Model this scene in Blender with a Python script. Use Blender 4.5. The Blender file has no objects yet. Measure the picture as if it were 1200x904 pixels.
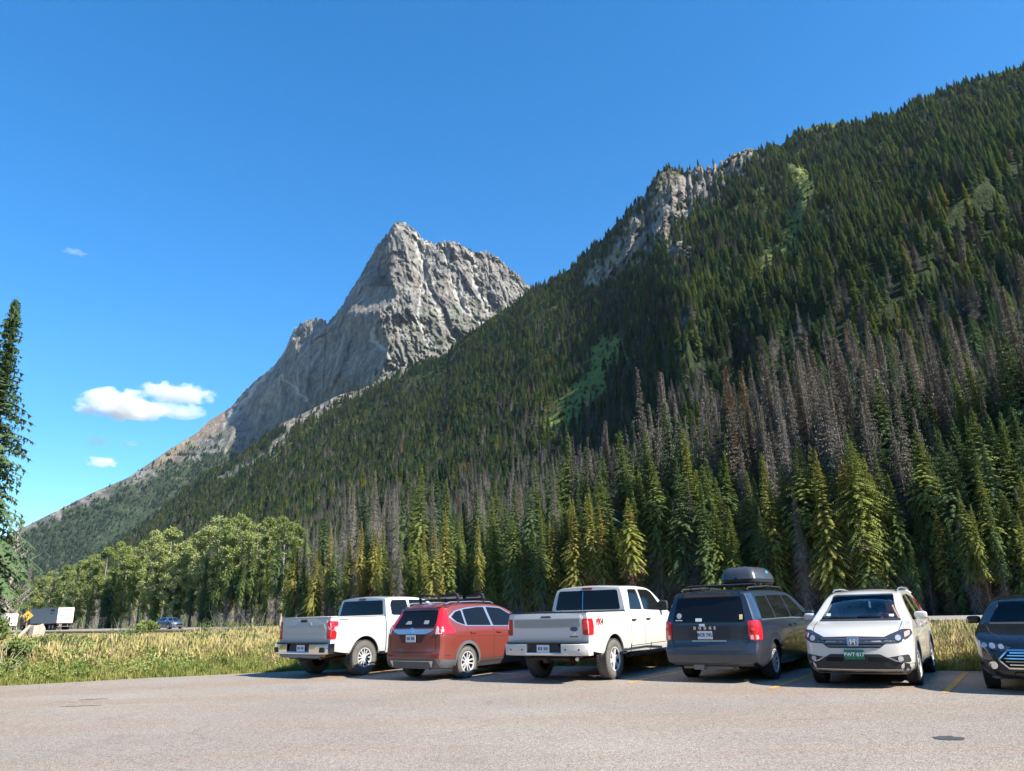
import bpy, bmesh, math, random, os
import numpy as np
from mathutils import Vector, Matrix, Euler
from mathutils.bvhtree import BVHTree
from mathutils import geometry as mgeo

PI = math.pi
SC = bpy.context.scene
COL = SC.collection
QUICK = os.environ.get('QUICK', '')

# ------------------------------------------------------------------ camera model
FPX, CX, CY, PITCH, ROLL, HC = 867.0, 600.0, 452.0, math.radians(16.75), math.radians(1.7), 1.5
_f = np.array([0, math.cos(PITCH), math.sin(PITCH)]); _u0 = np.array([0, -math.sin(PITCH), math.cos(PITCH)]); _r0 = np.array([1., 0, 0])
_r = _r0*math.cos(ROLL) - _u0*math.sin(ROLL); _u = _u0*math.cos(ROLL) + _r0*math.sin(ROLL)
def ray(x, y):
    x = np.asarray(x, float); y = np.asarray(y, float)
    d = _f*FPX + (x-CX)[..., None]*_r - (y-CY)[..., None]*_u
    return d/np.linalg.norm(d, axis=-1, keepdims=True)
def gnd(x, y, h=0.0):
    d = ray(x, y); t = (h-HC)/d[2]
    return np.array([0, 0, HC]) + d*t
def proj(P):
    q = np.asarray(P, float) - np.array([0, 0, HC]); z = q @ _f
    z = np.where(np.abs(z) < 1e-6, 1e-6, z)
    return CX + FPX*(q @ _r)/z, CY - FPX*(q @ _u)/z, z
def azel(x, y):
    d = ray(x, y); return np.degrees(np.arctan2(d[..., 0], d[..., 1])), np.degrees(np.arcsin(d[..., 2]))

cam_d = bpy.data.cameras.new('camera'); cam = bpy.data.objects.new('camera', cam_d); COL.objects.link(cam)
cam.matrix_world = Matrix(((_r[0], _u[0], -_f[0], 0), (_r[1], _u[1], -_f[1], 0), (_r[2], _u[2], -_f[2], HC), (0, 0, 0, 1)))
cam_d.sensor_fit = 'HORIZONTAL'; cam_d.sensor_width = 36.0; cam_d.lens = 36.0*FPX/1200.0
cam_d.clip_start = 0.05; cam_d.clip_end = 60000
SC.camera = cam

# ------------------------------------------------------------------ numpy noise
def _hash(ix, iy, seed):
    h = (ix.astype(np.int64)*374761393 + iy.astype(np.int64)*668265263 + seed*1442695041) & 0xffffffff
    h = ((h ^ (h >> 13))*1274126177) & 0xffffffff
    return ((h ^ (h >> 16)) & 0xffff)/65535.0
def gnoise(x, y, seed=0):
    x = np.asarray(x, float); y = np.asarray(y, float)
    ix = np.floor(x); iy = np.floor(y); fx = x-ix; fy = y-iy
    u = fx*fx*fx*(fx*(fx*6-15)+10); v = fy*fy*fy*(fy*(fy*6-15)+10)
    def g(dx, dy):
        a = _hash(ix+dx, iy+dy, seed)*2*PI
        return np.cos(a)*(fx-dx) + np.sin(a)*(fy-dy)
    a = g(0, 0)*(1-u) + g(1, 0)*u; b = g(0, 1)*(1-u) + g(1, 1)*u
    return (a*(1-v) + b*v)*1.5
def fbm(x, y, oct=4, seed=0, gain=0.5, lac=2.03):
    s = 0; a = 1; t = 0
    for i in range(oct):
        s = s + a*gnoise(x, y, seed+i*17); t += a; a *= gain; x = x*lac+13.7; y = y*lac+7.3
    return s/t
def ridged(x, y, oct=4, seed=0, gain=0.55, lac=2.07):
    s = 0; a = 1; t = 0
    for i in range(oct):
        s = s + a*(1-np.abs(gnoise(x, y, seed+i*17))*1.8); t += a; a *= gain; x = x*lac+11.7; y = y*lac+5.3
    return s/t
def sstep(a, b, x):
    t = np.clip((np.asarray(x, float)-a)/(b-a), 0, 1); return t*t*(3-2*t)
def dpoly(x, y, pts):
    """distance of points to a polyline and the signed side at the closest segment"""
    best = np.full(np.shape(x), 1e9); side = np.zeros(np.shape(x)); along = np.zeros(np.shape(x))
    n = len(pts)-1
    for i in range(n):
        ax, ay = pts[i]; bx, by = pts[i+1]; dx, dy = bx-ax, by-ay; L = dx*dx+dy*dy
        t = np.clip(((x-ax)*dx+(y-ay)*dy)/L, 0, 1)
        ex = x-(ax+t*dx); ey = y-(ay+t*dy); d = np.hypot(ex, ey); m = d < best
        best = np.where(m, d, best); side = np.where(m, np.sign(dx*(y-ay)-dy*(x-ax)), side); along = np.where(m, (i+t)/n, along)
    return best, side, along

# ------------------------------------------------------------------ materials
MATS = {}
def new_mat(name):
    m = bpy.data.materials.new(name); m.use_nodes = True; nt = m.node_tree; nt.nodes.clear()
    out = nt.nodes.new('ShaderNodeOutputMaterial'); b = nt.nodes.new('ShaderNodeBsdfPrincipled')
    nt.links.new(b.outputs[0], out.inputs[0]); MATS[name] = m
    return m, nt, b, out
def N(nt, t, **kw):
    n = nt.nodes.new(t)
    for k, v in kw.items():
        if k.startswith('i_'):
            key = k[2:].replace('_', ' ')
            n.inputs[key].default_value = v
        else: setattr(n, k, v)
    return n
def ramp(nt, fac, stops, interp='LINEAR'):
    r = nt.nodes.new('ShaderNodeValToRGB'); r.color_ramp.interpolation = interp
    el = r.color_ramp.elements
    while len(el) < len(stops): el.new(0.5)
    for e, (p, c) in zip(el, stops):
        e.position = p; e.color = (*c, 1) if len(c) == 3 else c
    nt.links.new(fac, r.inputs[0]); return r.outputs[0]
def noise(nt, scale, detail=4, rough=0.55, vec=None, dim='3D'):
    n = N(nt, 'ShaderNodeTexNoise'); n.inputs['Scale'].default_value = scale; n.inputs['Detail'].default_value = detail; n.inputs['Roughness'].default_value = rough
    if vec is not None: nt.links.new(vec, n.inputs['Vector'])
    return n.outputs['Fac']
def mixc(nt, fac, a, b, mode='MIX'):
    m = N(nt, 'ShaderNodeMix', data_type='RGBA', blend_type=mode)
    for s, v in ((m.inputs[0], fac), (m.inputs[6], a), (m.inputs[7], b)):
        if hasattr(v, 'is_linked') or hasattr(v, 'links'): nt.links.new(v, s)
        elif isinstance(v, (int, float)): s.default_value = v
        else: s.default_value = (*v, 1)
    return m.outputs[2]
def mth(nt, op, a, b=None, clamp=False):
    m = N(nt, 'ShaderNodeMath', operation=op, use_clamp=clamp)
    for i, v in enumerate((a, b)):
        if v is None: continue
        if isinstance(v, (int, float)): m.inputs[i].default_value = v
        else: nt.links.new(v, m.inputs[i])
    return m.outputs[0]
def pos(nt):
    return N(nt, 'ShaderNodeNewGeometry').outputs['Position']
def objco(nt):
    return N(nt, 'ShaderNodeTexCoord').outputs['Object']
def bump(nt, b, h, strength=0.5, dist=0.02):
    n = N(nt, 'ShaderNodeBump'); n.inputs['Strength'].default_value = strength; n.inputs['Distance'].default_value = dist
    nt.links.new(h, n.inputs['Height']); nt.links.new(n.outputs[0], b.inputs['Normal'])
def simple(name, col, rough=0.5, metal=0.0, spec=0.5, coat=0.0, var=0.0, vscale=6.0, bmp=0.0, bscale=60.0, emit=None, trans=0.0):
    if name in MATS: return MATS[name]
    m, nt, b, out = new_mat(name)
    b.inputs['Roughness'].default_value = rough; b.inputs['Metallic'].default_value = metal
    b.inputs['Specular IOR Level'].default_value = spec; b.inputs['Coat Weight'].default_value = coat; b.inputs['Coat Roughness'].default_value = 0.04
    o = objco(nt)
    if var > 0:
        f = noise(nt, vscale, 5, 0.6, o)
        c = mixc(nt, f, tuple(x*(1-var) for x in col), tuple(min(1, x*(1+var)) for x in col))
        nt.links.new(c, b.inputs['Base Color'])
    else: b.inputs['Base Color'].default_value = (*col, 1)
    if bmp > 0: bump(nt, b, noise(nt, bscale, 3, 0.6, o), bmp, 0.01)
    if trans: b.inputs['Transmission Weight'].default_value = trans
    return m

# ------------------------------------------------------------------ object helpers
def link(name, me, parent=None, mats=None):
    o = bpy.data.objects.new(name, me); COL.objects.link(o)
    if parent is not None: o.parent = parent
    if mats:
        for m in (mats if isinstance(mats, (list, tuple)) else [mats]): me.materials.append(m)
    return o
def mesh_np(name, V, Fq, smooth=False):
    """V (n,3); Fq (m,3) or (m,4) int array"""
    V = np.asarray(V, np.float32); Fq = np.asarray(Fq, np.int32); k = Fq.shape[1]
    me = bpy.data.meshes.new(name); me.vertices.add(len(V)); me.vertices.foreach_set('co', V.ravel())
    me.loops.add(Fq.size); me.loops.foreach_set('vertex_index', Fq.ravel())
    me.polygons.add(len(Fq)); me.polygons.foreach_set('loop_start', np.arange(0, Fq.size, k, dtype=np.int32))
    if smooth: me.polygons.foreach_set('use_smooth', np.ones(len(Fq), bool))
    me.update(calc_edges=True); me.validate(); return me
def attr(me, name, vals, typ='FLOAT', dom='POINT'):
    a = me.attributes.new(name, typ, dom)
    a.data.foreach_set('vector' if typ == 'FLOAT_VECTOR' else 'value', np.asarray(vals, np.int32 if typ == 'INT' else np.float32).ravel())
def tag(o, label=None, cat=None, group=None, kind=None):
    if label: o['label'] = label
    if cat: o['category'] = cat
    if group: o['group'] = group
    if kind: o['kind'] = kind
    return o
def thing(name, label, cat, loc=(0, 0, 0), rz=0.0, group=None):
    o = bpy.data.objects.new(name, None); COL.objects.link(o); o.empty_display_size = 0.3
    o.location = loc; o.rotation_euler = (0, 0, rz); return tag(o, label, cat, group)
def grid_faces(nu, nv):
    i = np.arange(nu-1)[:, None]; j = np.arange(nv-1)[None, :]; a = i*nv+j
    return np.stack([a, a+nv, a+nv+1, a+1], -1).reshape(-1, 4)

# ================================================================== TERRAIN
RNG = np.random.default_rng(7)
A_SIL = [(1500, -20), (1330, 30), (1200, 76), (1160, 88), (1100, 107), (1050, 133), (1010, 142), (960, 145), (930, 157), (915, 170), (890, 176), (878, 173), (862, 180), (840, 192), (815, 197), (800, 200), (785, 197), (772, 203), (757, 226), (735, 250), (705, 281), (690, 292),
         (672, 312), (640, 332), (620, 340), (600, 357), (575, 372), (540, 398), (523, 416), (500, 425), (470, 430), (452, 440), (425, 455), (396, 463), (360, 482), (330, 496), (300, 520), (262, 548), (240, 556), (200, 590), (150, 628), (100, 662), (40, 700), (0, 722), (-200, 790)]
B_SIL = [(-260, 705), (-100, 668), (0, 632), (20, 622), (60, 602), (110, 577), (150, 560), (200, 526), (230, 508), (245, 493), (270, 478), (285, 460), (300, 446), (320, 430), (333, 412), (342, 392), (352, 378), (372, 373), (385, 378), (398, 362), (407, 347), (418, 331), (428, 313),
         (440, 291), (452, 276), (461, 264), (470, 260), (479, 264), (487, 272), (497, 281), (510, 286), (518, 284), (530, 282), (545, 291), (560, 296), (570, 294), (582, 301), (595, 313), (608, 323), (620, 335), (660, 350), (760, 380)]
def azel_table(sil):
    a = np.array(sil, float); az, el = azel(a[:, 0], a[:, 1]); o = np.argsort(az); return az[o], el[o]
A_AZ, A_EL = azel_table(A_SIL); B_AZ, B_EL = azel_table(B_SIL)
def dirs(az, el):
    a = np.radians(az); e = np.tan(np.radians(el)); return np.sin(a), np.cos(a), e
def px_of(az, el):
    sx, cy, e = dirs(az, el); x, y, z = proj(np.stack([sx*1e4, cy*1e4, e*1e4+HC], -1)); return x, y

# ---- slope A: the long forested mountainside
def A_R(az): return np.interp(az, [-36, -24, -12, -6, 2, 10, 14, 20, 26, 33, 40, 50, 60], [3200, 2850, 2420, 2230, 2020, 1850, 1780, 1690, 1620, 1550, 1480, 1400, 1350])
def A_r0(az): return np.interp(az, [-36, -28, -20, -12, 0, 15, 30, 45, 60], [900, 700, 430, 280, 170, 115, 80, 65, 60])
def A_a(az): return np.interp(az, [-30, -15, 0, 20, 40, 60], [1.7, 1.7, 1.65, 1.5, 1.36, 1.3])
def A_gul(x, y):
    """ribs (+, towards the viewer) and gullies (-) in metres, drawn on the mountainside"""
    g = np.zeros(np.shape(x))
    def line(pts, amp, wl, wr, cut=0.05):
        nonlocal g
        d, s, t = dpoly(x, y, pts)
        w = np.where(s > 0, wl, wr)
        env = np.minimum(sstep(0, cut, t+0.001), 1)
        g = g + amp*np.exp(-d/w)*env
    # rib below the summit knob with a steep left side
    line([(905, 172), (880, 215), (840, 290), (815, 360), (800, 420)], 250, 34, 110)      # left side steep
    line([(937, 160), (938, 250), (930, 330), (900, 380), (850, 450)], -14, 14, 14)      # avalanche gully
    line([(1090, 118), (1030, 170), (965, 235), (950, 300), (915, 380)], 240, 36, 110)
    line([(1200, 150), (1110, 230), (1050, 330), (990, 400)], 200, 36, 110)
    line([(905, 400), (840, 400), (770, 470), (745, 520)], -26, 18, 18)
    line([(1010, 400), (960, 450), (900, 500)], 60, 26, 60)
    line([(640, 345), (590, 420), (530, 490)], 50, 22, 60)
    line([(800, 205), (770, 260), (750, 300)], 50, 16, 40)
    line([(845, 200), (815, 250), (800, 300)], 35, 8, 30)
    line([(745, 255), (722, 300)], 45, 14, 60)
    return g
def surf_A(az, t):
    R = A_R(az); r0 = A_r0(az); E = np.tan(np.radians(np.interp(az, A_AZ, A_EL) + (ridged(az*1.9, az*0+6, 4, 33)-.5)*.75*sstep(7, 11, az)*sstep(21, 18, az)))
    a = A_a(az); tt = np.clip(t, 0, 1); r = r0 + tt*(R-r0); h = R*E*np.power(tt, a)
    over = np.clip(t-1, 0, None)
    el = np.degrees(np.arctan2(h-HC, r))
    sx, cy, e = dirs(az, el)
    px, py = px_of(az, el)
    X = sx*r; Y = cy*r
    env = np.clip(tt*5, 0, 1)*sstep(0, 0.2, tt)
    U = X*-.55 + Y*.83; W = X*.83 + Y*.55
    n = fbm(U/230+fbm(U/500, W/500, 3, 5)*.8, W/1100, 4, 3)*1.25+.25*(ridged(U/420, W/1600+U/900, 2, 8)-.5)
    n2 = fbm(U/90, W/160, 4, 9); rkm = np.clip(rock_A(px, py), 0, 1)
    crag = (ridged(px/11.+fbm(px/9, py/9, 3, 2)*.8, py/26.+px/30., 6, 61)-.5)*70*rkm
    rel = -(np.clip(A_gul(px, py), -60, 260)*sstep(330, 950, r) + (n*58 + n2*15)*env*np.clip(r/1400, .25, 1.3) + crag)
    rr = r + rel
    k = rr/r
    # beyond the crest: fall away behind
    rb = over*R; hb = -over*R*0.75 - 60*sstep(0, 0.04, over)*0
    Xf = sx*(rr+rb); Yf = cy*(rr+rb); Zf = (h-HC)*k + HC*np.minimum(1, 1) + hb
    Zf = np.where(tt <= 0.001, -0.5, Zf)
    return Xf, Yf, Zf, px, py, tt
def rock_A(px, py):
    m = np.zeros(np.shape(px))
    d, s, t = dpoly(px, py, [(878, 176), (835, 205), (800, 225), (770, 262), (730, 300), (690, 330)])
    m = np.maximum(m, 1.1-d/np.interp(t, [0, .3, .6, 1], [22, 48, 40, 14]))
    d, s, t = dpoly(px, py, [(936, 180), (938, 255), (936, 290)]); m = np.maximum(m, (.7-d/7))
    d, s, t = dpoly(px, py, [(470, 428), (400, 462), (340, 498)]); m = np.maximum(m, 1.15-d/13)
    d, s, t = dpoly(px, py, [(345, 500), (318, 528), (262, 560)]); m = np.maximum(m, .85-d/12)
    d, s, t = dpoly(px, py, [(800, 370), (803, 395)]); m = np.maximum(m, .7-d/8)
    d, s, t = dpoly(px, py, [(775, 255), (800, 300)]); m = np.maximum(m, .9-d/30)
    return m
def meadow_A(px, py):
    m = np.zeros(np.shape(px))
    for pts, w, k in (([(938, 205), (944, 225), (938, 250), (928, 285), (915, 300)], 15, 1.25), ([(715, 408), (700, 440), (670, 478), (655, 500)], 21, 1.3), ([(716, 425), (750, 420)], 7, .9), ([(640, 505), (600, 560), (560, 600)], 8, .6),
                      ([(945, 152), (1000, 144), (1020, 142)], 7, .8), ([(905, 300), (885, 335), (870, 370)], 14, .9), ([(870, 235), (850, 262), (838, 280)], 9, .7), ([(690, 320), (700, 360)], 6, .6), ([(905, 310), (890, 330)], 12, .8), ([(640, 600), (560, 650)], 6, .3)):
        d, s, t = dpoly(px, py, pts); m = np.maximum(m, k-d/w)
    return m
def build_A():
    nu, nt_ = (330, 260) if QUICK else (800, 560)
    az = np.linspace(-36, 50, nu); t = np.concatenate([np.linspace(0, 1, nt_)**1.35, 1+np.array([.01, .03, .08, .16, .3, .5])])
    AZ, T = np.meshgrid(az, t, indexing='ij')
    X, Y, Z, px, py, tt = surf_A(AZ, T)
    me = mesh_np('forested_slope', np.stack([X, Y, Z], -1).reshape(-1, 3), grid_faces(nu, len(t)), True)
    nn = fbm(px/9, py/9, 4, 31)
    attr(me, 'rock', np.clip(rock_A(px, py)*1.35+(nn*1.3-.2)*np.clip(rock_A(px, py)*3, 0, 1), 0, 1)); attr(me, 'meadow', np.clip(meadow_A(px, py)*1.5+(nn*1.2-.25)*np.clip(meadow_A(px, py)*3, .12, 1), 0, 1))
    o = link('mountain_slope', me, None, terrain_mat('slope', 1.0)); o['kind'] = 'structure'
    return o
# ---- mountain B: the rocky peak beyond
def B_rel(x, y):
    """towards-viewer relief of the peak, metres"""
    g = np.zeros(np.shape(x))
    def line(pts, amps, wl, wr, p=1.0):
        nonlocal g
        d, s, t = dpoly(x, y, pts); w = np.where(s > 0, wr, wl)
        g = np.maximum(g, np.interp(t, np.linspace(0, 1, len(amps)), amps)*np.exp(-(d/w)**p)) if amps[-1] > 0 else g + np.interp(t, np.linspace(0, 1, len(amps)), amps)*np.exp(-(d/w)**p)
    # the main arete from the summit: steep shaded wall on its left, ribbed sunny face on its right
    line([(466, 262), (452, 292), (459, 330), (466, 348), (447, 366), (449, 384), (458, 400), (450, 430)], [60, 330, 420, 430, 560, 560, 560, 600], 300, 9)
    return g
def surf_B(az, k):
    E = np.interp(az, B_AZ, B_EL) + (ridged(az*2.6, az*0+3, 4, 91)-.55)*.42*sstep(-24, -19, az)*(1-sstep(0, 2, az)*.5)
    el0 = 0.2; el = el0 + (E-el0)*np.clip(k, 0, 1)
    over = np.clip(k-1, 0, None)
    px, py = px_of(az, el)
    rr_ = np.interp(az, [-45, -30, -22, -16, -12, -9, -6, 0, 12], [4300, 4150, 4100, 4050, 4000, 4000, 4050, 4200, 4400])
    r_foot = np.interp(az, [-45, -24, -14, 0], [3000, 2950, 2300, 2300])
    # rise: gentle forested foot, then steep rock
    fr = np.interp(np.clip(k, 0, 1), [0, .25, .5, .7, .85, 1], [0, .36, .62, .80, .91, 1.0])
    r = r_foot + (rr_-r_foot)*fr
    rock = sstep(540, 430, py)
    # pixel-drawn relief turned into metres along the line of sight
    ar = [(466, 250), (452, 292), (459, 330), (466, 348), (446, 366), (449, 386), (457, 402), (448, 440)]
    d, s, t = dpoly(px, py, ar)
    left = px < np.interp(py, [p[1] for p in ar], [p[0] for p in ar])
    amp = np.interp(py, [262, 290, 345, 370, 440, 480], [30, 170, 330, 420, 420, 300])
    # right of the arete the face recedes slowly; left of it one great wall turns away from the sun
    xs = np.interp(py, [p[1] for p in ar], [p[0] for p in ar]); dx = np.clip(xs-px, 0, 1000)
    wall = -4.5*2.0*np.minimum(dx, np.interp(py, [290, 345, 400, 480, 560], [30, 75, 150, 165, 110]))
    g = np.where(left, amp + wall*sstep(262, 300, py), amp*np.exp(-d/120.))
    d2, s2, t2 = dpoly(px, py, [(404, 402), (401, 420), (396, 436)])
    g = g + 80*np.exp(-(d2/5.)**2)
    d2, s2, t2 = dpoly(px, py, [(392, 440), (388, 452)]); g = g + 70*np.exp(-(d2/4.)**2)
    # the west ridge crest lies back and catches the sun above the wall
    cr = [(425, 335), (412, 360), (400, 380), (372, 396), (352, 408), (338, 434), (322, 450), (303, 470), (287, 490), (268, 508), (240, 535)]
    dc, sc_, tc = dpoly(px, py, cr)
    above = py < np.interp(px, [p[0] for p in cr[::-1]], [p[1] for p in cr[::-1]])
    g = g - np.where(above & left, 13.*np.minimum(dc, 26), 0)
    # ribs and couloirs on the sunny face, fanning down to the right
    for pts, a, w in (([(487, 275), (500, 330), (520, 380), (545, 410)], -70, 6), ([(520, 285), (530, 330), (545, 365)], -75, 6), ([(553, 296), (556, 330), (572, 365)], -60, 6), ([(500, 283), (496, 330), (488, 372), (505, 410)], -55, 5),
                      ([(470, 268), (476, 300), (484, 330), (480, 360)], 70, 7), ([(530, 283), (538, 315), (560, 350)], 80, 9), ([(570, 296), (582, 330), (590, 350)], 70, 9), ([(478, 355), (500, 400)], 90, 12), ([(510, 350), (520, 390), (500, 420)], 60, 9), ([(597, 318), (600, 345)], -30, 5)):
        dd, ss, tt = dpoly(px, py, pts); g = g + a*np.exp(-dd/w)*np.where(left, 0, 1)*sstep(0, .15, tt+.03)
    for pts, a, w in (([(345, 395), (335, 425)], 60, 6), ([(385, 380), (392, 398)], 40, 5), ([(300, 450), (292, 480), (270, 512)], 60, 9), ([(262, 488), (240, 530), (215, 560)], -40, 7), ([(320, 432), (318, 470)], 30, 7), ([(275, 500), (262, 530)], 55, 7), ([(225, 515), (200, 560)], 40, 14), ([(160, 560), (130, 610)], 40, 16), ([(420, 335), (415, 372)], 45, 5)):
        dd, ss, tt = dpoly(px, py, pts); g = g + a*np.exp(-dd/w)*sstep(0, .15, tt+.03)
    v = px/13 + py/60; w_ = py/34 - px/80
    pu = px - np.where(left, 0, (py-260)*.42)
    n = ridged(pu/21+fbm(px/25, py/30, 3, 4)*.8, py/52, 5, 12)-.5
    n2 = ridged(px/60 - py/110, py/120+px/200, 3, 21)-.5
    n3 = fbm(px/3.5, py/7.0, 4, 44)
    calm = np.where(left & (~above), sstep(0, 10, dx)*.55, 0)
    g = g + (n*(30+70*rock) + n2*55 + n3*(5+8*rock) + (ridged(pu/6.5+n*1.5, py/12.+px/40, 4, 71)-.5)*(8+30*rock))*(1-calm)
    g = g*sstep(0, .12, k)
    edge = sstep(0, 7, py-np.interp(px, [p[0] for p in B_SIL], [p[1] for p in B_SIL]))
    r = r - g
    h = np.tan(np.radians(el))*r + HC
    a = np.radians(az); rb = over*3000
    return np.sin(a)*(r+rb), np.cos(a)*(r+rb), h - over*3000*.9, px, py
def veg_B(px, py):
    # tree line: forest below it, rock above
    line = np.interp(px, [0, 60, 110, 150, 200, 250, 300, 350, 400, 450, 520, 620, 700], [634, 608, 584, 570, 545, 528, 532, 500, 470, 445, 430, 420, 420])
    return (py-line)
def build_B():
    nu, nk = (360, 200) if QUICK else (860, 520)
    az = np.linspace(-44, 9, nu); k = np.concatenate([np.linspace(0, 1, nk)**0.9, 1+np.array([.01, .04, .1, .25, .5])])
    AZ, K = np.meshgrid(az, k, indexing='ij')
    X, Y, Z, px, py = surf_B(AZ, K)
    me = mesh_np('peak', np.stack([X, Y, Z], -1).reshape(-1, 3), grid_faces(nu, len(k)), True)
    nn = fbm(px/12, py/9, 4, 31)
    v = veg_B(px, py)
    attr(me, 'rock', np.clip(.5-(v+nn*22)/14, 0, 1))
    green = np.clip(.45 + nn*1.5 - ((px-560)/90)**2*.3 - ((py-395)/45)**2*.5, 0, 1)*(px > 440)
    green2 = np.clip(.45+nn*1.8-np.abs(v+14)/30, 0, 1)*(px < 440)
    attr(me, 'meadow', np.maximum(green, green2))
    d, s, t = dpoly(px, py, [(345, 490), (280, 512), (245, 512), (180, 560), (110, 590), (60, 615)])
    d3, s, t = dpoly(px, py, [(262, 492), (230, 512), (190, 540)])
    attr(me, 'tan', np.clip(1.0-d3/15+nn*.8, 0, 1)*.9)
    pale = np.zeros(px.shape)
    for pts, w in (([(487, 275), (500, 330), (520, 380), (545, 410)], 2.2), ([(520, 285), (530, 330), (545, 365), (570, 385)], 2.5), ([(553, 296), (556, 330), (572, 365)], 2.2), ([(500, 283), (496, 330), (488, 372), (505, 410)], 2), ([(440, 385), (435, 395), (470, 430)], 2), ([(346, 392), (300, 452), (262, 500)], 2.5), ([(330, 440), (360, 470)], 1.5)):
        dd, ss, tt = dpoly(px + nn*9, py, pts); pale = np.maximum(pale, 1-dd/w/1.6)
    attr(me, 'pale', np.clip(pale, 0, 1))
    o = link('rocky_mountain', me, None, terrain_mat('peak', 3.0)); o['kind'] = 'structure'
    return o
def terrain_mat(name, big):
    m, nt, b, out = new_mat(name+'_terrain')
    b.inputs['Roughness'].default_value = 0.95; b.inputs['Specular IOR Level'].default_value = 0.1
    P = pos(nt)
    def at(n):
        a = N(nt, 'ShaderNodeAttribute', attribute_name=n); return a.outputs['Fac']
    n1 = noise(nt, 0.012/big, 8, 0.68, P); n2 = noise(nt, 0.06/big, 6, 0.7, P); n3 = noise(nt, 0.25/big, 4, 0.7, P)
    mp = N(nt, 'ShaderNodeMapping'); mp.inputs['Scale'].default_value = (0.03/big, 0.03/big, 0.008/big); nt.links.new(P, mp.inputs[0])
    ns = noise(nt, 1.0, 7, 0.72, mp.outputs[0])
    rockc = ramp(nt, mth(nt, 'ADD', mth(nt, 'MULTIPLY', n2, .5), mth(nt, 'MULTIPLY', ns, .5)), [(.37, (.05, .05, .048)), (.45, (.13, .125, .112)), (.53, (.225, .212, .185)), (.62, (.38, .36, .31))])
    warm = mixc(nt, ramp(nt, n1, [(.5, (0, 0, 0)), (.68, (1, 1, 1))]), rockc, mixc(nt, n3, (.30, .21, .14), (.44, .35, .26)))
    if name == 'slope':
        rockc = mixc(nt, .65, rockc, warm)
        rockc = mixc(nt, .35, rockc, (.40, .33, .25))
    else:
        rockc = mixc(nt, .35, rockc, warm)
        rockc = mixc(nt, mth(nt, 'MULTIPLY', at('tan'), .75), rockc, mixc(nt, n3, (.27, .17, .10), (.42, .30, .20)))
    if name == 'peak': rockc = mixc(nt, mth(nt, 'MULTIPLY', at('pale'), .8), rockc, (.55, .53, .48))
    soil = ramp(nt, n2, [(.3, (.022, .034, .014)), (.6, (.04, .055, .02)), (.8, (.065, .07, .03))])
    if name == 'peak': soil = ramp(nt, n2, [(.3, (.03, .045, .025)), (.55, (.05, .07, .035)), (.75, (.14, .135, .09))])
    mead = ramp(nt, mth(nt, 'ADD', mth(nt, 'MULTIPLY', n3, .6), mth(nt, 'MULTIPLY', n2, .4)), [(.36, (.045, .07, .02)), (.5, (.17, .20, .04)), (.62, (.32, .32, .10))])
    if name == 'peak': mead = ramp(nt, n2, [(.3, (.05, .08, .03)), (.55, (.10, .13, .05)), (.8, (.25, .25, .18))])
    c = mixc(nt, at('rock'), soil, rockc)
    c = mixc(nt, mth(nt, 'MULTIPLY', at('meadow'), .85 if name == 'slope' else .6), c, mead)
    nt.links.new(c, b.inputs['Base Color'])
    hh = mth(nt, 'ADD', mth(nt, 'MULTIPLY', ns, 1.0), mth(nt, 'MULTIPLY', n2, .6))
    bump(nt, b, mth(nt, 'ADD', hh, mth(nt, 'MULTIPLY', n3, .4)), 1.0, 30.0 if name == 'peak' else 10.0)
    return m

# ================================================================== TREES
class Soup:
    def __init__(s): s.v = []; s.f = []; s.n = 0
    def tri(s, a, b, c): s.v += [a, b, c]; s.f.append((s.n, s.n+1, s.n+2)); s.n += 3
    def quads_np(s, Q):  # (m,4,3)
        s.v += list(Q.reshape(-1, 3)); m = len(Q)
        for i in range(m): s.f.append((s.n+4*i, s.n+4*i+1, s.n+4*i+2)); s.f.append((s.n+4*i, s.n+4*i+2, s.n+4*i+3))
        s.n += 4*m
    def mesh(s, name): return mesh_np(name, np.array(s.v), np.array(s.f))
def trunk_mesh(name, h, r, sides=7, lean=0.0, seed=0, seg=7, limbs=()):
    """tapered, slightly irregular trunk; limbs: list of (z0, az, length, rise, radius)"""
    rg = np.random.default_rng(seed); V = []; F = []
    def tube(pts, rad):
        base = len(V); P = np.array(pts)
        for i, p in enumerate(P):
            d = P[min(i+1, len(P)-1)]-P[max(i-1, 0)]; d = d/np.linalg.norm(d)
            a = np.cross(d, (0, 0, 1.)) if abs(d[2]) < .9 else np.cross(d, (1., 0, 0)); a /= np.linalg.norm(a); b_ = np.cross(d, a)
            for k in range(sides):
                t = 2*PI*k/sides; V.append(p + (a*math.cos(t)+b_*math.sin(t))*rad[i]*(1+rg.uniform(-.06, .06)))
        for i in range(len(P)-1):
            for k in range(sides): F.append((base+i*sides+k, base+i*sides+(k+1) % sides, base+(i+1)*sides+(k+1) % sides, base+(i+1)*sides+k))
    z = np.linspace(-0.3, h, seg+1); off = np.cumsum(rg.normal(0, .012*h/seg, (seg+1, 2)), 0)
    pts = [(off[i, 0]+lean*z[i], off[i, 1], z[i]) for i in range(seg+1)]
    rad = [r*(1-.94*max(0, zz)/h)**.85*(1.25 if i == 0 else 1) for i, zz in enumerate(z)]
    tube(pts, rad)
    for z0, az, L, rise, lr in limbs:
        q = [(0, 0, z0)]; n = 5
        for i in range(1, n+1):
            s = i/n; q.append((math.cos(az)*L*s + rg.normal(0, .05*L*s), math.sin(az)*L*s + rg.normal(0, .05*L*s), z0 + rise*L*s**1.2))
        q[0] = (lean*z0, 0, z0)
        tube(q, [lr*(1-.9*i/n) for i in range(n+1)])
    return mesh_np(name, np.array(V), np.array(F), True)
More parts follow.
